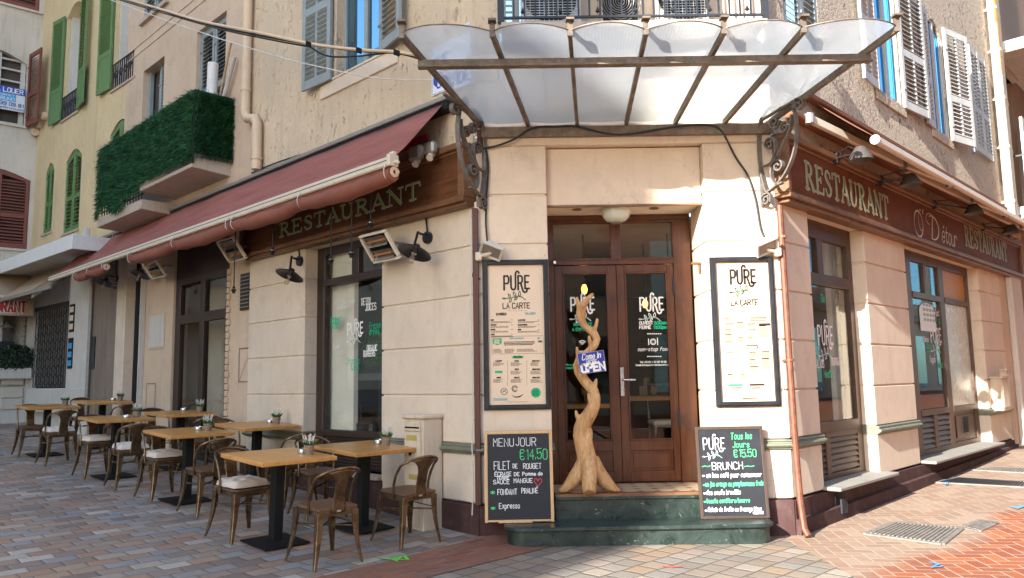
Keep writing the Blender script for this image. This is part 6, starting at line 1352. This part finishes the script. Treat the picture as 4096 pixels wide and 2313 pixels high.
# ------------------------------------------------------------------ street name plates, cables
for k, (lbl, a, b) in enumerate((('white enamel street name plate with a blue crest, lower of two behind the canopy', (1088, 182), (1180, 236)), ('white enamel street name plate, upper of two behind the canopy', (1090, 145), (1180, 170)))):
    x0, z1 = on(L, a[0], a[1]); x1 = -.04; z0 = on(L, 1085, 245)[1] if k == 0 else on(L, 1088, 176)[1]
    if k == 1: z1 = z0+.30
    t = thing('street_sign', lbl, 'sign', L, (x0, -.01, z0)); part(MB().box(x0, x1, -.014, -.001, z0, z1), 'plate', M['enamel'], t); v = MB().ribbon([(x0+.012,z0+.012),(x1-.012,z0+.012),(x1-.012,z1-.012),(x0+.012,z1-.012),(x0+.012,z0+.012)], .005, -.0145)
    if k == 0:
        text(v, 'GRANDE', x0+.085, z0+.06, .115, .020, -.0145, 0, .8, 1.3); text(v, 'ANCIENNE', x0+.13, z1-.10, .055, .009, -.0145, 0, .8, 1.3); v.add([(x0+.03,-.0146,z1-.05),(x0+.10,-.0146,z1-.05),(x0+.10,-.0146,z1-.14),(x0+.065,-.0146,z1-.18),(x0+.03,-.0146,z1-.14)], [(0,1,2,3,4)])
    else: text(v, 'RUE', x0+.04, z0+.07, .1, .018, -.0145, 0, .8, 1.3)
    part(v, 'lettering', M['bluesign'], t, smooth=False)
def cab(F, pts, r, n=28):                              # pts: (px, py, y)
    P3 = []
    for a, b, yy in pts: x, z = on(F, a, b, yy); P3.append(Vector((x, yy, z)))
    out = []
    for i in range(len(P3)-1):
        p0_, p1_, p2_, p3_ = P3[max(i-1,0)], P3[i], P3[i+1], P3[min(i+2,len(P3)-1)]
        for k in range(n//max(1,len(P3)-1)+3):
            t_ = k/(n//max(1,len(P3)-1)+3); out.append(.5*((2*p1_)+(p2_-p0_)*t_+(2*p0_-5*p1_+4*p2_-p3_)*t_*t_+(3*p1_-p0_-3*p2_+p3_)*t_**3))
    out.append(P3[-1]); return MB().tube(out, r, 7)
t = thing('overhead_cable', 'thick bundle of black and cream cables slung across the lane to the canopy', 'cable', L, (-2, -.6, 6))
part(cab(L, [(300,-4,-.9),(400,25,-.85),(505,58,-.8),(640,87,-.7),(780,112,-.5),(900,128,-.4),(1000,134,-.35),(1062,150,-.3)], .013), 'cable', M['cable'], t)
part(cab(L, [(310,-4,-.93),(400,22,-.88),(505,53,-.84),(640,80,-.74),(780,110,-.55),(900,125,-.45),(1000,131,-.38),(1062,142,-.3)], .017), 'conduit', M['pvc'], t)
part(cab(L, [(290,-3,-.9),(420,36,-.86),(560,75,-.8),(700,104,-.6),(780,118,-.5)], .010), 'cable', M['cable'], t); part(cab(L, [(780,118,-.45),(820,140,-.4),(880,143,-.4),(960,135,-.4),(1000,130,-.38),(1062,137,-.3)], .010), 'cable', M['cable'], t)
q = MB()
for a, b in ((505,56), (640,84), (778,112), (905,128), (1000,134)): x, z = on(L, a, b, -.62); q.box(x-.010, x+.010, -.66, -.60, z-.025, z+.025)
part(q, 'tie', M['black'], t)
t = solo(cab(L, [(262,-6,-1.1),(400,45,-1.0),(560,100,-.9),(700,143,-.7),(820,172,-.5),(950,197,-.3),(1090,202,-.1)], .007), 'thin_wire', 'thin pale wire sagging below the cable bundle to the street name plate', 'wire', M['whitecable'], L, (-2, -.5, 6))
t = solo(cab(L, [(633,435,-.02),(700,408,-.03),(770,385,-.02),(880,345,-.03),(960,310,-.02),(1040,285,-.03),(1130,248,-.02)], .010), 'wall_cable', 'dark cable clipped along the wall just above the maroon awning', 'cable', M['cable'], L, (-2, -.02, 4.3))
t = solo(cab(C, [(1180,372,-.03),(1230,372,-.03),(1290,352,-.05),(1340,322,-.06),(1400,318,-.06),(1450,318,-.06),(1520,335,-.05),(1580,338,-.05),(1700,318,-.06),(1780,314,-.06),(1815,330,-.05),(1850,395,-.03),(1880,440,-.02),(1900,500,-.02),(1915,580,-.02),(1935,612,-.05)], .010, 60), 'wall_cable', 'black cable draped below the canopy beam and down the sunlit pier', 'cable', M['cable'], C, (1, -.05, 3.6))
t = solo(cab(C, [(1222,372,-.03),(1228,420,-.03),(1224,500,-.03),(1222,560,-.03),(1224,620,-.05),(1200,665,-.04),(1190,695,-.03),(1208,702,-.03)], .009, 40), 'wall_cable', 'black cable running down the shaded pier to the left floodlight', 'cable', M['cable'], C, (-.2, -.03, 3))
# ------------------------------------------------------------------ balcony things
hz = MB(); HX0, HX1 = -8.95, -5.10
t = thing('turf_screen', 'dark green artificial turf screen tied round the balcony railing of the beige house', 'screen', L, (-7, -.58, 4.5))
def hz0(x): return 4.55 if x > -7.0 else 4.33+.10*sin(x*5)
part(MB().box(HX0, HX1, -.56, -.54, 4.45, 5.50).box(HX1-.02, HX1, -.54, .0, 4.60, 5.50), 'backing', plain('turf_backing', (.008,.03,.012), .8, bst=0), t)
lf = MB()
for i in range(19000):
    if i % 5 == 0: x = HX1+random.random()*.03; yv = -.56*random.random(); n = Vector((1,0,0)); z0 = 4.60
    else: x = HX0+random.random()*(HX1-HX0); yv = -.57-random.random()*.02; n = Vector((0,-1,0)); z0 = hz0(x)
    z = z0-.05+random.random()**.95*(5.54-z0); ln = random.uniform(.05,.115)
    d = (n*random.uniform(.25,.9)+Vector((random.gauss(0,.35), 0, random.gauss(-.45,.45)))).normalized(); sd = d.cross(Vector((random.random(),random.random(),.3))).normalized()*.006
    p = Vector((x, yv, z)); lf.add([p-sd, p+sd, p+d*ln], [(0,1,2)])
part(lf, 'blades', M['turf'], t, smooth=False)
for nm, lbl, a, b, r, mm, yp in (('rolled_mat', 'white rolled mat standing on the turf-screened balcony', (536, 160), (533, 235), .075, 'whitepaint', -.20), ('bamboo_cane', 'thin bamboo cane leaning on the turf-screened balcony', (581, 108), (556, 230), .018, 'rope', -.10), ('grey_pole', 'thick pale pole leaning on the turf-screened balcony', (590, 142), (566, 235), .032, 'offwhite', -.08)):
    x0, z0 = on(L, *a, yp); x1, z1 = on(L, *b, yp); d = ((x1-x0)/(z1-z0)); solo(MB().tube([(x0,yp,z0),(min(-5.2,x0+d*(4.56-z0)),yp,4.56)], r, 12), nm, lbl, 'mat' if nm == 'rolled_mat' else 'pole', M[mm], L, (x1, -.4, 4.56))
for k, (a, b, zt, lbl) in enumerate(((1312, 1462, 5.35, 'left air conditioner with a slatted grille on the balcony over the entrance'), (1512, 1610, 5.35, 'middle air conditioner with a round fan on the balcony over the entrance'), (1660, 1785, 5.4, 'sunlit right air conditioner with a slatted grille on the balcony over the entrance'))):
    yy = -.26; x0 = on(C, a, 60, yy)[0]; x1 = on(C, b, 60, yy)[0]; t = thing('air_conditioner', lbl, 'air conditioner', C, ((x0+x1)/2, -.15, 4.62)); part(MB().box(x0, x1, yy, -.03, 4.63, zt), 'case', M['whitepaint'] if k != 1 else M['bar'], t, .01)
    q = MB()
    if k != 1:
        for i in range(26): z = 4.66+i*.026; q.box(x0+.03, x1-.03, yy-.012, yy-.004, z, z+.006)
        for i in range(12): x = x0+.04+(x1-x0-.08)*i/11; q.box(x-.003, x+.003, yy-.016, yy-.012, 4.65, 5.32)
        part(MB().lathe([(0,0),(.24,0),(.25,.006)], (0,0,0), 24), 'fan', M['black'], t); f = [o for o in t.children if o.name.startswith('fan')][0]; f.data.transform(Matrix.Translation(Vector(BASE[t.name]))); f.data.transform(Matrix.Rotation(pi/2, 4, 'X')); f.data.transform(Matrix.Translation(Vector(((x0+x1)/2, yy-.002, 4.98))-Vector(BASE[t.name])))
        part(q, 'grille', M['reflector'], t)
    else:
        for r_ in [i*.022+.02 for i in range(9)]: q.tube([((x0+x1)/2+r_*cos(a_), yy-.014, 4.92+r_*sin(a_)) for a_ in [j*pi/10 for j in range(21)]], .004, 5)
        part(q, 'grille', M['greymetal'], t); part(MB().box(x0+.02, x1-.02, yy-.004, yy-.001, 4.72, 5.12), 'fan', M['black'], t)
# ------------------------------------------------------------------ covers and paint marks on the pavement
def gmark(F, pts, wd, name, lbl, mat, dz=.012, cat='paint mark', closed=False):
    mb = MB(); mb.ribbon(pts, wd, 0)
    vs = []
    for x, _, yv in mb.v: p = F.w(x, yv, 0); vs.append((p.x, p.y, ground_z(p.x, p.y)+dz))
    mb.v = vs; p = F.w(pts[0][0], pts[0][1], 0); return solo(mb, name, lbl, cat, mat, G0, (p.x, p.y, ground_z(p.x, p.y)), smooth=False)
def nz(F, a, b, z=0.):
    d = ray(a, b); q = CAMP+d*((z-HC)/d.z); z2 = ground_z(q.x, q.y); q = CAMP+d*((z2-HC)/d.z); return F.l(q)[:2]
P_ = lambda *pp: [nz(C, a, b) for a, b in pp]
gmark(C, P_((962,1408),(985,1410),(1000,1416),(992,1408),(1010,1404),(1000,1411),(1026,1411),(1018,1402)), .022, 'paint_mark', 'fluorescent green spray mark on the paving before the bronze chairs', M['sprayg'])
gmark(C, P_((1668,1428),(1690,1431),(1712,1429)), .025, 'paint_mark', 'red spray dash on the square setts before the steps', M['sprayr'])
gmark(C, P_((2545,1278),(2560,1282),(2576,1276)), .03, 'paint_mark', 'blue spray line at the right edge of the brick pavement', M['sprayb'], .014); gmark(C, P_((2340,1418),(2362,1423),(2345,1432),(2372,1428)), .02, 'paint_mark', 'blue spray scribble on the orange bricks in the right foreground', M['sprayb'], .014)
gmark(C, P_((2372,1220),(2384,1218),(2378,1223),(2392,1221)), .03, 'paint_mark', 'small blue spray scribble on the ribbed grating', M['sprayb'], .03)
def cover(lbl, name, quad, ribs, F=R):
    c = [nz(F, *p) for p in quad]; cx = sum(p[0] for p in c)/4; cy = sum(p[1] for p in c)/4; p = F.w(cx, cy, 0); t = thing(name, lbl, 'cover', G0, (p.x, p.y, ground_z(p.x, p.y)))
    def g3(u, v_, dz):
        x = (c[0][0]*(1-u)+c[1][0]*u)*(1-v_)+(c[3][0]*(1-u)+c[2][0]*u)*v_; y_ = (c[0][1]*(1-u)+c[1][1]*u)*(1-v_)+(c[3][1]*(1-u)+c[2][1]*u)*v_; q = F.w(x, y_, 0); return (q.x, q.y, ground_z(q.x, q.y)+dz)
    part(MB().grid(lambda u, v_: g3(u, v_, .010), 8, 8), 'plate', M['grate'], t); q = MB()
    for a, b in (((-.03,-.03),(1.03,-.03)), ((1.03,-.03),(1.03,1.03)), ((1.03,1.03),(-.03,1.03)), ((-.03,1.03),(-.03,-.03))): q.obox(g3(*a,.010), g3(*b,.010), .045, .012)
    part(q, 'frame', M['grate'], t); q = MB()
    for i in range(ribs):
        v_ = (i+.5)/ribs; q.obox(g3(.02, v_, .014), g3(.98, v_, .014), .018, .010)
    part(q, 'ribs', M['grate'] if ribs < 20 else M['ironblack'], t)
cover('large grey tiled manhole cover set in the brick pavement', 'manhole_cover', ((2185,1346),(2252,1318),(2415,1332),(2366,1370)), 16); cover('small grey cover beside the large manhole cover', 'manhole_cover', ((2424,1330),(2466,1312),(2505,1318),(2462,1338)), 6)
cover('ribbed iron grating on the brick pavement near the second sill', 'drain_grating', ((2360,1214),(2412,1202),(2590,1213),(2580,1226)), 26)
cover('ribbed iron grating at the far right end of the brick pavement', 'drain_grating', ((2455,1180),(2500,1172),(2600,1176),(2590,1188)), 14)
# ------------------------------------------------------------------ things seen through the glass
def wine(lbl, x, y, z, F, kind=0):
    t = thing('wine_glass' if not kind else 'tumbler', lbl, 'glass', F, (x, y, z), group='glasses on the counter behind the door')
    if not kind: part(MB().lathe([(.034,0),(.034,.003),(.005,.008),(.005,.09),(.028,.11),(.038,.14),(.036,.18),(.032,.20)], (x,y,z), 14), 'bowl', M['clearbulb'], t)
    else: part(MB().lathe([(.0,.003),(.036,.0),(.042,.11),(.039,.11),(.034,.01)], (x,y,z), 14), 'cup', M['clearbulb'], t)
yc = 1.25
zc = on(C, 1650, 1015, yc-.2)[1]
t = thing('bar_counter', 'light wooden counter behind the entrance door panes', 'counter', C, (1.1, yc, .39)); part(MB().box(-.3, 1.15, yc-.2, yc+.25, zc-.04, zc).box(1.20, 2.7, yc-.2, yc+.25, zc+.03, zc+.07), 'top', M['table'], t); part(MB().box(.2, .26, yc, yc+.06, .39, zc-.04).box(2.2, 2.26, yc, yc+.06, .39, zc).box(1.3, 1.36, yc, yc+.06, .39, zc), 'leg', M['black'], t)
for lbl, a, kd in (('wine glass on the counter behind the left door pane', 1470, 0), ('wine glass on the counter behind the middle of the right door pane', 1628, 0), ('wine glass on the counter near the right edge of the right door pane', 1696, 0), ('tumbler left of the wine glass behind the right door pane', 1616, 1), ('tumbler right of the wine glass behind the right door pane', 1644, 1)):
    x = on(C, a, 990, yc)[0]; wine(lbl, x, yc, zc if a < 1500 else zc+.07, C, kd)
t = thing('cafe_chair', 'dark chair with a pale seat behind the right door pane', 'chair', C, (1.75, 1.5, .39)); x, z = on(C, 1680, 1065, 1.0)
part(MB().box(x-.16, x+.25, .9, 1.3, z-.03, z+.03), 'seat', M['cushion'], t, .02); q = MB()
for dx, dy in ((-.14,.92),(.22,.92),(-.14,1.28),(.22,1.28)): q.tube([(x+dx,dy,z),(x+dx*1.2,dy,.39)], .014, 6)
part(q, 'leg', M['steel'], t); part(MB().tube([(x+.24,1.28,z),(x+.27,1.32,z+.4),(x-.16,1.32,z+.4),(x-.14,1.28,z)], .012, 6), 'backrest', M['steel'], t)
for lbl, e, yy in (('glowing bulb behind the left door pane over the driftwood figure', (1470, 727), 1.5), ('glowing bulb behind the right side of the right door pane', (1683, 725), 1.5), ('glowing bulb standing in for a reflection in the right door pane', (1623, 763), 2.2)):  # last bulb is built where the pane shows only a reflection
    x, z = on(C, *e, yy); t = thing('pendant_bulb', lbl, 'lamp', C, (x, yy, z)); part(MB().lathe([(.0,.05),(.018,.045),(.035,.0),(.025,-.05),(.0,-.06)], (x,yy,z), 12), 'bulb', M['bulb'], t); part(MB().lathe([(0,.12),(.03,.11),(.03,.05),(0,.045)], (x,yy,z), 10).tube([(x,yy,z+.1),(x,yy,3.04)], .008, 6), 'cord', M['cable'], t)
x, z = on(L, 549, 797, .9); t = thing('pendant_bulb', 'glowing bulb behind the glazed door of the beige house', 'lamp', L, (x, .9, z)); part(MB().lathe([(.0,.07),(.025,.06),(.045,.0),(.03,-.07),(.0,-.08)], (x,.9,z), 12), 'bulb', M['bulb'], t); part(MB().tube([(x,.9,z+.07),(x,.9,3.3)], .008, 6), 'cord', M['cable'], t)
x0, z0 = on(L, 862, 948, .42); x1, _ = on(L, 965, 948, .42)
t = thing('window_shelf', 'dark high table behind the lettered shop window', 'table', L, (-2.2, .45, .4)); part(MB().box(x0, x1+.3, .38, .60, z0-.05, z0+.03), 'top', plain('slate_top', (.05,.06,.06), .4), t); part(MB().box(x1-.15, x1-.05, .45, .55, .4, z0-.05), 'leg', M['black'], t)
t = thing('box_topiary', 'clipped box bush in a planter on the high table behind the shop window', 'plant', L, (-1.75, .5, z0)); lf = MB(); cx = on(L, 935, 900, .48)[0]
for i in range(2600):
    a = random.gauss(0,1); b = random.gauss(0,1); c_ = random.gauss(0,1); n = Vector((a,b,c_)).normalized(); p = Vector((cx, .52, z0+.28))+Vector((n.x*.30, n.y*.12, n.z*.26))*random.uniform(.75,1); s_ = .018; u_ = n.cross(Vector((.3,.2,1))).normalized(); v_ = (n+Vector((random.gauss(0,.5),random.gauss(0,.5),random.gauss(0,.5)))).cross(u_).normalized(); lf.add([p-u_*s_, p-v_*s_, p+u_*s_, p+v_*s_], [(0,1,2,3)])
part(lf, 'foliage', plain('box_leaf', (.03,.075,.015), .5, var=.4, nsc=40, bst=0), t, smooth=False); part(MB().box(cx-.22, cx+.26, .44, .60, z0+.03, z0+.12), 'planter', M['black'], t)
x0, z0 = on(L, 842, 1015, .40); x1, _ = on(L, 905, 1015, .40); t = thing('leather_armchair', 'low dark leather armchair behind the lettered shop window', 'chair', L, ((x0+x1)/2, .45, .4)); part(MB().box(x0, x1, .34, .44, z0-.30, z0), 'backrest', M['leather'], t, .03); part(MB().box(x0, x1+.30, .34, .58, z0-.36, z0-.2), 'seat', M['leather'], t, .03)
q = MB()
for x in (x0+.04, x1-.02, x1+.25): q.box(x-.02, x+.02, .4, .44, .4, z0-.36)
part(q, 'leg', M['black'], t)
# ------------------------------------------------------------------ cafe tables, chairs and what stands on them
def chair_proto():
    t = thing('bistro_chair', 'x', 'chair', G0, (0,0,0), group='bronze metal bistro chairs along the lane')
    sw, sd, zs = .18, .18, .445
    q = MB().prism(rounded(-sw, sw, -sd, sd, .05)[::-1], zs-.022, zs, 'z'); part(q, 'seat', M['seatwood'], t, .006)
    q = MB()
    for a, b in (((-sw+.01,-sd+.03),(-sw+.01,sd-.01)), ((sw-.01,-sd+.03),(sw-.01,sd-.01)), ((-sw+.03,-sd+.01),(sw-.03,-sd+.01)), ((-sw+.01,sd-.01),(sw-.01,sd-.01))): q.obox((*a,zs-.042), (*b,zs-.042), .012, .045)
    part(q, 'seat_frame', M['bronze'], t)
    for sx, sy in ((-1,-1),(1,-1),(1,1),(-1,1)):
        pts = [Vector((sx*(.155+.055*u+.012*sin(pi*u)*-1), sy*(.155+.055*u-.012*sin(pi*u)), (zs-.03)*(1-u))) for u in [i/8 for i in range(9)]]
        q = MB(); R_ = []
        for i, p in enumerate(pts):
            u = i/8; w_ = .040*(1-u)+.0165*u
            for dx, dy in ((1,1),(1,-.9),(.35,-.9),(.35,.35),(-.9,.35),(-.9,1)): R_.append((p.x+sx*dx*w_*.8, p.y+sy*dy*w_*.8, p.z))
        fs = [(i*6+j, i*6+(j+1) % 6, i*6+6+(j+1) % 6, i*6+6+j) for i in range(8) for j in range(6)]+[tuple(range(6)), tuple(48+j for j in range(6))]
        q.add(R_, fs); part(q, 'leg', M['bronze'], t, .004)
    part(MB().tube([(-.175,-.17,.29),(.175,.17,.29)], .007, 6).tube([(.175,-.17,.283),(-.175,.17,.283)], .007, 6).tube([(-.17,-.175,.30),(-.17,.175,.30)], .005, 6).tube([(.17,-.175,.30),(.17,.175,.30)], .005, 6), 'stretcher', M['bronze'], t)
    hp_ = [(-.188,.05,zs-.05),(-.190,.055,zs+.06),(-.192,.085,zs+.15),(-.188,.13,zs+.22)]
    top = []
    for i in range(13):
        a = pi-pi*i/12; top.append((.188*cos(a), .145+.115*sin(a), zs+.235+.075*sin(a)))
    hoop = hp_+top+[(-p[0], p[1], p[2]) for p in hp_[::-1]]
    part(MB().tube(hoop, .0115, 10), 'back_hoop', M['bronze'], t)
    def sp(u, v_):
        z = zs-.045+(.352)*v_; wv = .052+.010*(1-v_)**2+.085*max(0,(v_-.55)/.45)**2.2; x = (2*u-1)*wv; yb_ = .185+.012*v_+.058*max(0,(v_-.25)/.75)**1.3; yb_ -= .09*x*x/.02*max(0,(v_-.5)/.5)*.3
        return (x, yb_, z-(.45*x*x/.10)*max(0,(v_-.6)/.4)*.4)
    o = part(MB().grid(sp, 8, 14), 'back_splat', M['bronze'], t); sm = o.modifiers.new('s', 'SOLIDIFY'); sm.thickness = .004
    part(MB().box(-.02, .02, .183, .188, zs-.035, zs-.02), 'maker_plate', M['steel'], t); return t
def cushion_proto():
    def cu(u, v_):
        x, y_ = (2*u-1), (2*v_-1); r = max(abs(x), abs(y_)); e = (1-r**5)
        px_ = .185*x*(1-.10*y_*y_*abs(x)**2); py_ = .18*y_*(1-.10*x*x*abs(y_)**2)
        tuft = sum(math.exp(-((x-a)**2+(y_-b)**2)/.03) for a in (-.42,.42) for b in (-.42,.42))
        return px_, py_, .010+.062*e**.6*(1-.55*tuft)+.004*sin(x*9)*cos(y_*8)
    mb = MB(); mb.grid(cu, 22, 22); mb.grid(lambda u, v_: (lambda q: (q[0], q[1], .022-.018*(q[2]/.07)))(cu(u, v_)), 22, 22)
    return mb
def table_proto():
    t = thing('bistro_table', 'x', 'table', G0, (0,0,0), group='oak-topped bistro tables along the lane')
    part(MB().box(-.38, .38, -.35, .35, .710, .747), 'tabletop', M['table'], t, .005); part(MB().box(-.045, .045, -.045, .045, .02, .71).box(-.2, .2, -.02, .02, .695, .71), 'column', M['black'], t, .004)
    q = MB(); q.add([(-.225,-.21,0),(.225,-.21,0),(.225,.21,0),(-.225,.21,0),(-.225,-.21,.012),(.225,-.21,.012),(.225,.21,.012),(-.225,.21,.012),(-.06,-.06,.026),(.06,-.06,.026),(.06,.06,.026),(-.06,.06,.026)], [(0,3,2,1),(0,1,5,4),(1,2,6,5),(2,3,7,6),(3,0,4,7),(4,5,9,8),(5,6,10,9),(6,7,11,10),(7,4,8,11),(8,9,10,11)]); part(q, 'base', M['black'], t); return t
def pot_proto():
    t = thing('potted_heather', 'x', 'plant', G0, (0,0,0), group='small potted white flowers on the tables')
    q = MB().lathe([(0,0),(.036,0),(.047,.085),(.043,.085),(.040,.07),(0,.07)], (0,0,0), 14); part(q, 'pot', M['pot'], t, smooth=False)
    part(MB().tube([(.045*cos(a), .049*sin(a)-.012, .062-.03*cos(a*1.0)*0-.03*(1+sin(a*1.0))*.5) for a in [i*pi/8 for i in range(17)]], .0028, 5), 'rope_handle', M['rope'], t)
    q = MB()
    for i in range(150):
        a = random.random()*2*pi; r = random.random()**.6*.045; ln = random.uniform(.035,.075); d = Vector((cos(a)*random.uniform(.2,.9), sin(a)*random.uniform(.2,.9), 1)).normalized(); p = Vector((cos(a)*r*.8, sin(a)*r*.8, .07)); sd = d.cross(Vector((sin(a*3),cos(a*5),.1))).normalized()*.0035
        q.add([p-sd, p+sd, p+d*ln*.6+sd*1.2, p+d*ln, p+d*ln*.6-sd*1.2], [(0,1,2,3,4)])
    part(q, 'leaves', M['leaf'], t, smooth=False); q = MB()
    for k in range(9):
        a = k*2.4; r = .006+.030*(k/9)**.5; b = Vector((cos(a)*r, sin(a)*r, .10)); d = Vector((cos(a)*.35, sin(a)*.35, 1)).normalized(); ln = random.uniform(.05,.085)
        for i in range(16):
            u = i/15; p = b+d*ln*u; rr = .011*(1-u*.75); an = i*2.1
            q.lathe([(0,-.006),(.0055*(1.2-u*.6),0),(0,.007)], (p.x+cos(an)*rr, p.y+sin(an)*rr, p.z), 5)
    part(q, 'blossoms', M['bloom'], t); return t
def tray_proto():
    t = thing('ashtray', 'x', 'ashtray', G0, (0,0,0), group='steel ashtrays on the tables')
    part(MB().lathe([(0,0),(.046,0),(.048,.004),(.048,.034),(.044,.040),(.034,.040),(.030,.022),(0,.020)], (0,0,0), 20), 'bowl', M['steel'], t); return t
SL = {}
def put(o, tt, nn, z, yaw=0., tiltit=True):
    p = L.w(-tt, -nn, 0); gz = ground_z(p.x, p.y); sl = .05 if tt < 5 else .042
    tm = Matrix.Rotation(L.a, 4, 'Z') @ Matrix.Rotation(sl, 4, 'Y') @ Matrix.Rotation(yaw, 4, 'Z')
    o.matrix_basis = Matrix.Translation(Vector((p.x, p.y, gz+.012))) @ (Matrix.Rotation(L.a, 4, 'Z') @ Matrix.Rotation(sl, 4, 'Y')).to_4x4() @ Matrix.Translation(Vector((0, 0, z))) @ Matrix.Rotation(yaw, 4, 'Z')
def put_on(o, tt, nn, dx, dy, z, yaw=0.):
    p = L.w(-tt, -nn, 0); gz = ground_z(p.x, p.y); sl = .05 if tt < 5 else .042
    o.matrix_basis = Matrix.Translation(Vector((p.x, p.y, gz+.012))) @ Matrix.Rotation(L.a, 4, 'Z') @ Matrix.Rotation(sl, 4, 'Y') @ Matrix.Translation(Vector((dx, dy, z))) @ Matrix.Rotation(yaw, 4, 'Z')
TB = [(1.08,1.42,'nearest oak table in the front row beside the cushioned chair, closest to the viewer'), (1.0,.58,'oak table before the cream utility cabinet'), (3.38,1.24,'second oak table of the street-side row'), (3.45,.40,'oak table under the wall groove left of the shop window'), (5.5,1.28,'third oak table of the street-side row, between two pairs of cushions'), (5.6,.42,'oak table before the dark glazed door'), (8.35,1.33,'farthest oak table of the street-side row at the left edge'), (8.75,.42,'farthest oak table of the wall-side row by the cream pillar')]
tp_, pp_, ap_ = table_proto(), pot_proto(), tray_proto()
ON = ['nearest oak table', 'oak table by the utility cabinet', 'second table of the street-side row', 'table left of the shop window', 'third table of the street-side row', 'table before the glazed door', 'farthest street-side table', 'farthest wall-side table']
PO = [(.155,.20,.06,.20),(.06,.20,-.08,.22),(.10,.16,-.03,.12),(.08,.20,-.07,.20),(.12,.20,.17,.06),(.10,.22,-.28,.16),(.13,.2,None,0),(.15,.22,-.12,.2)]
for k, (tt, nn, lb) in enumerate(TB):
    o = tp_ if k == 0 else copy_tree(tp_); o['label'] = lb; put(o, tt, nn, 0)
    a, b, c_, d_ = PO[k]
    o = pp_ if k == 0 else copy_tree(pp_); o['label'] = 'white flowers in a small wooden pot on the '+ON[k]; put_on(o, tt, nn, a, b, .747, k*1.3)
    if c_ is not None:
        o = ap_ if k == 0 else copy_tree(ap_); o['label'] = 'round steel ashtray on the '+ON[k]; put_on(o, tt, nn, c_, d_, .747)
# yaw: 0 = facing the lane (seat front to -y); chairs face along the lane instead
CH = [(.285,1.43,-1,'bare bronze chair in the foreground, back to the viewer, at the nearest table',0,0), (.31,.60,-1,'bare bronze chair in front of the utility cabinet',0,0), (1.46,1.55,1,'bronze chair with a thick white cushion at the nearest table',1,.08), (1.72,.62,1,'bare bronze chair behind the nearest table, facing the utility cabinet',0,-.1),
      (2.66,1.32,-1,'bare dark chair back to back with the nearest cushioned chair',0,.05), (2.45,.52,-1,'dark chair by the wall left of the shop window sill',0,.1), (3.72,1.36,1,'chair with a pale cushion on the left of the second street-side table',1,.05), (4.05,.48,1,'dark chair left of the table under the wall groove',0,0),
      (4.62,1.40,-1,'chair with a pale cushion right of the third street-side table',1,-.05), (4.85,.45,-1,'dark chair right of the table before the glazed door',0,.08), (5.72,1.42,1,'chair with a pale cushion left of the third street-side table',1,.04), (6.25,.48,1,'dark chair left of the table before the glazed door',0,0),
      (7.25,1.46,-1,'chair with a pale cushion right of the farthest street-side table',1,.03), (7.75,.46,-1,'dark chair right of the farthest wall-side table',0,.05), (8.42,1.50,1,'bare chair at the left edge, left of the farthest street-side table',0,-.03), (9.5,.46,1,'farthest dark chair beside the cream pillar',0,0)]
cp_ = chair_proto(); cu_ = None
for k, (tt, nn, sg, lb, cs, dy) in enumerate(CH):
    o = cp_ if k == 0 else copy_tree(cp_); o['label'] = lb
    yaw = (-pi/2 if sg > 0 else pi/2)
    yaw = (pi/2 if sg > 0 else -pi/2)+dy
    put(o, tt, nn, 0, yaw)
    if cs:
        if cu_ is None: cu_ = solo(cushion_proto(), 'seat_cushion', 'x', 'cushion', M['cushion'], G0, (0,0,0), group='pale tufted seat cushions', ang=80); q = cu_
        else: q = cu_.copy(); COL.objects.link(q)
        q['label'] = 'pale tufted cushion on the '+{2:'chair at the nearest table',6:'left chair of the second street-side table',8:'right chair of the third street-side table',10:'left chair of the third street-side table',12:'right chair of the farthest street-side table'}[k]; put(q, tt, nn, .447, yaw)
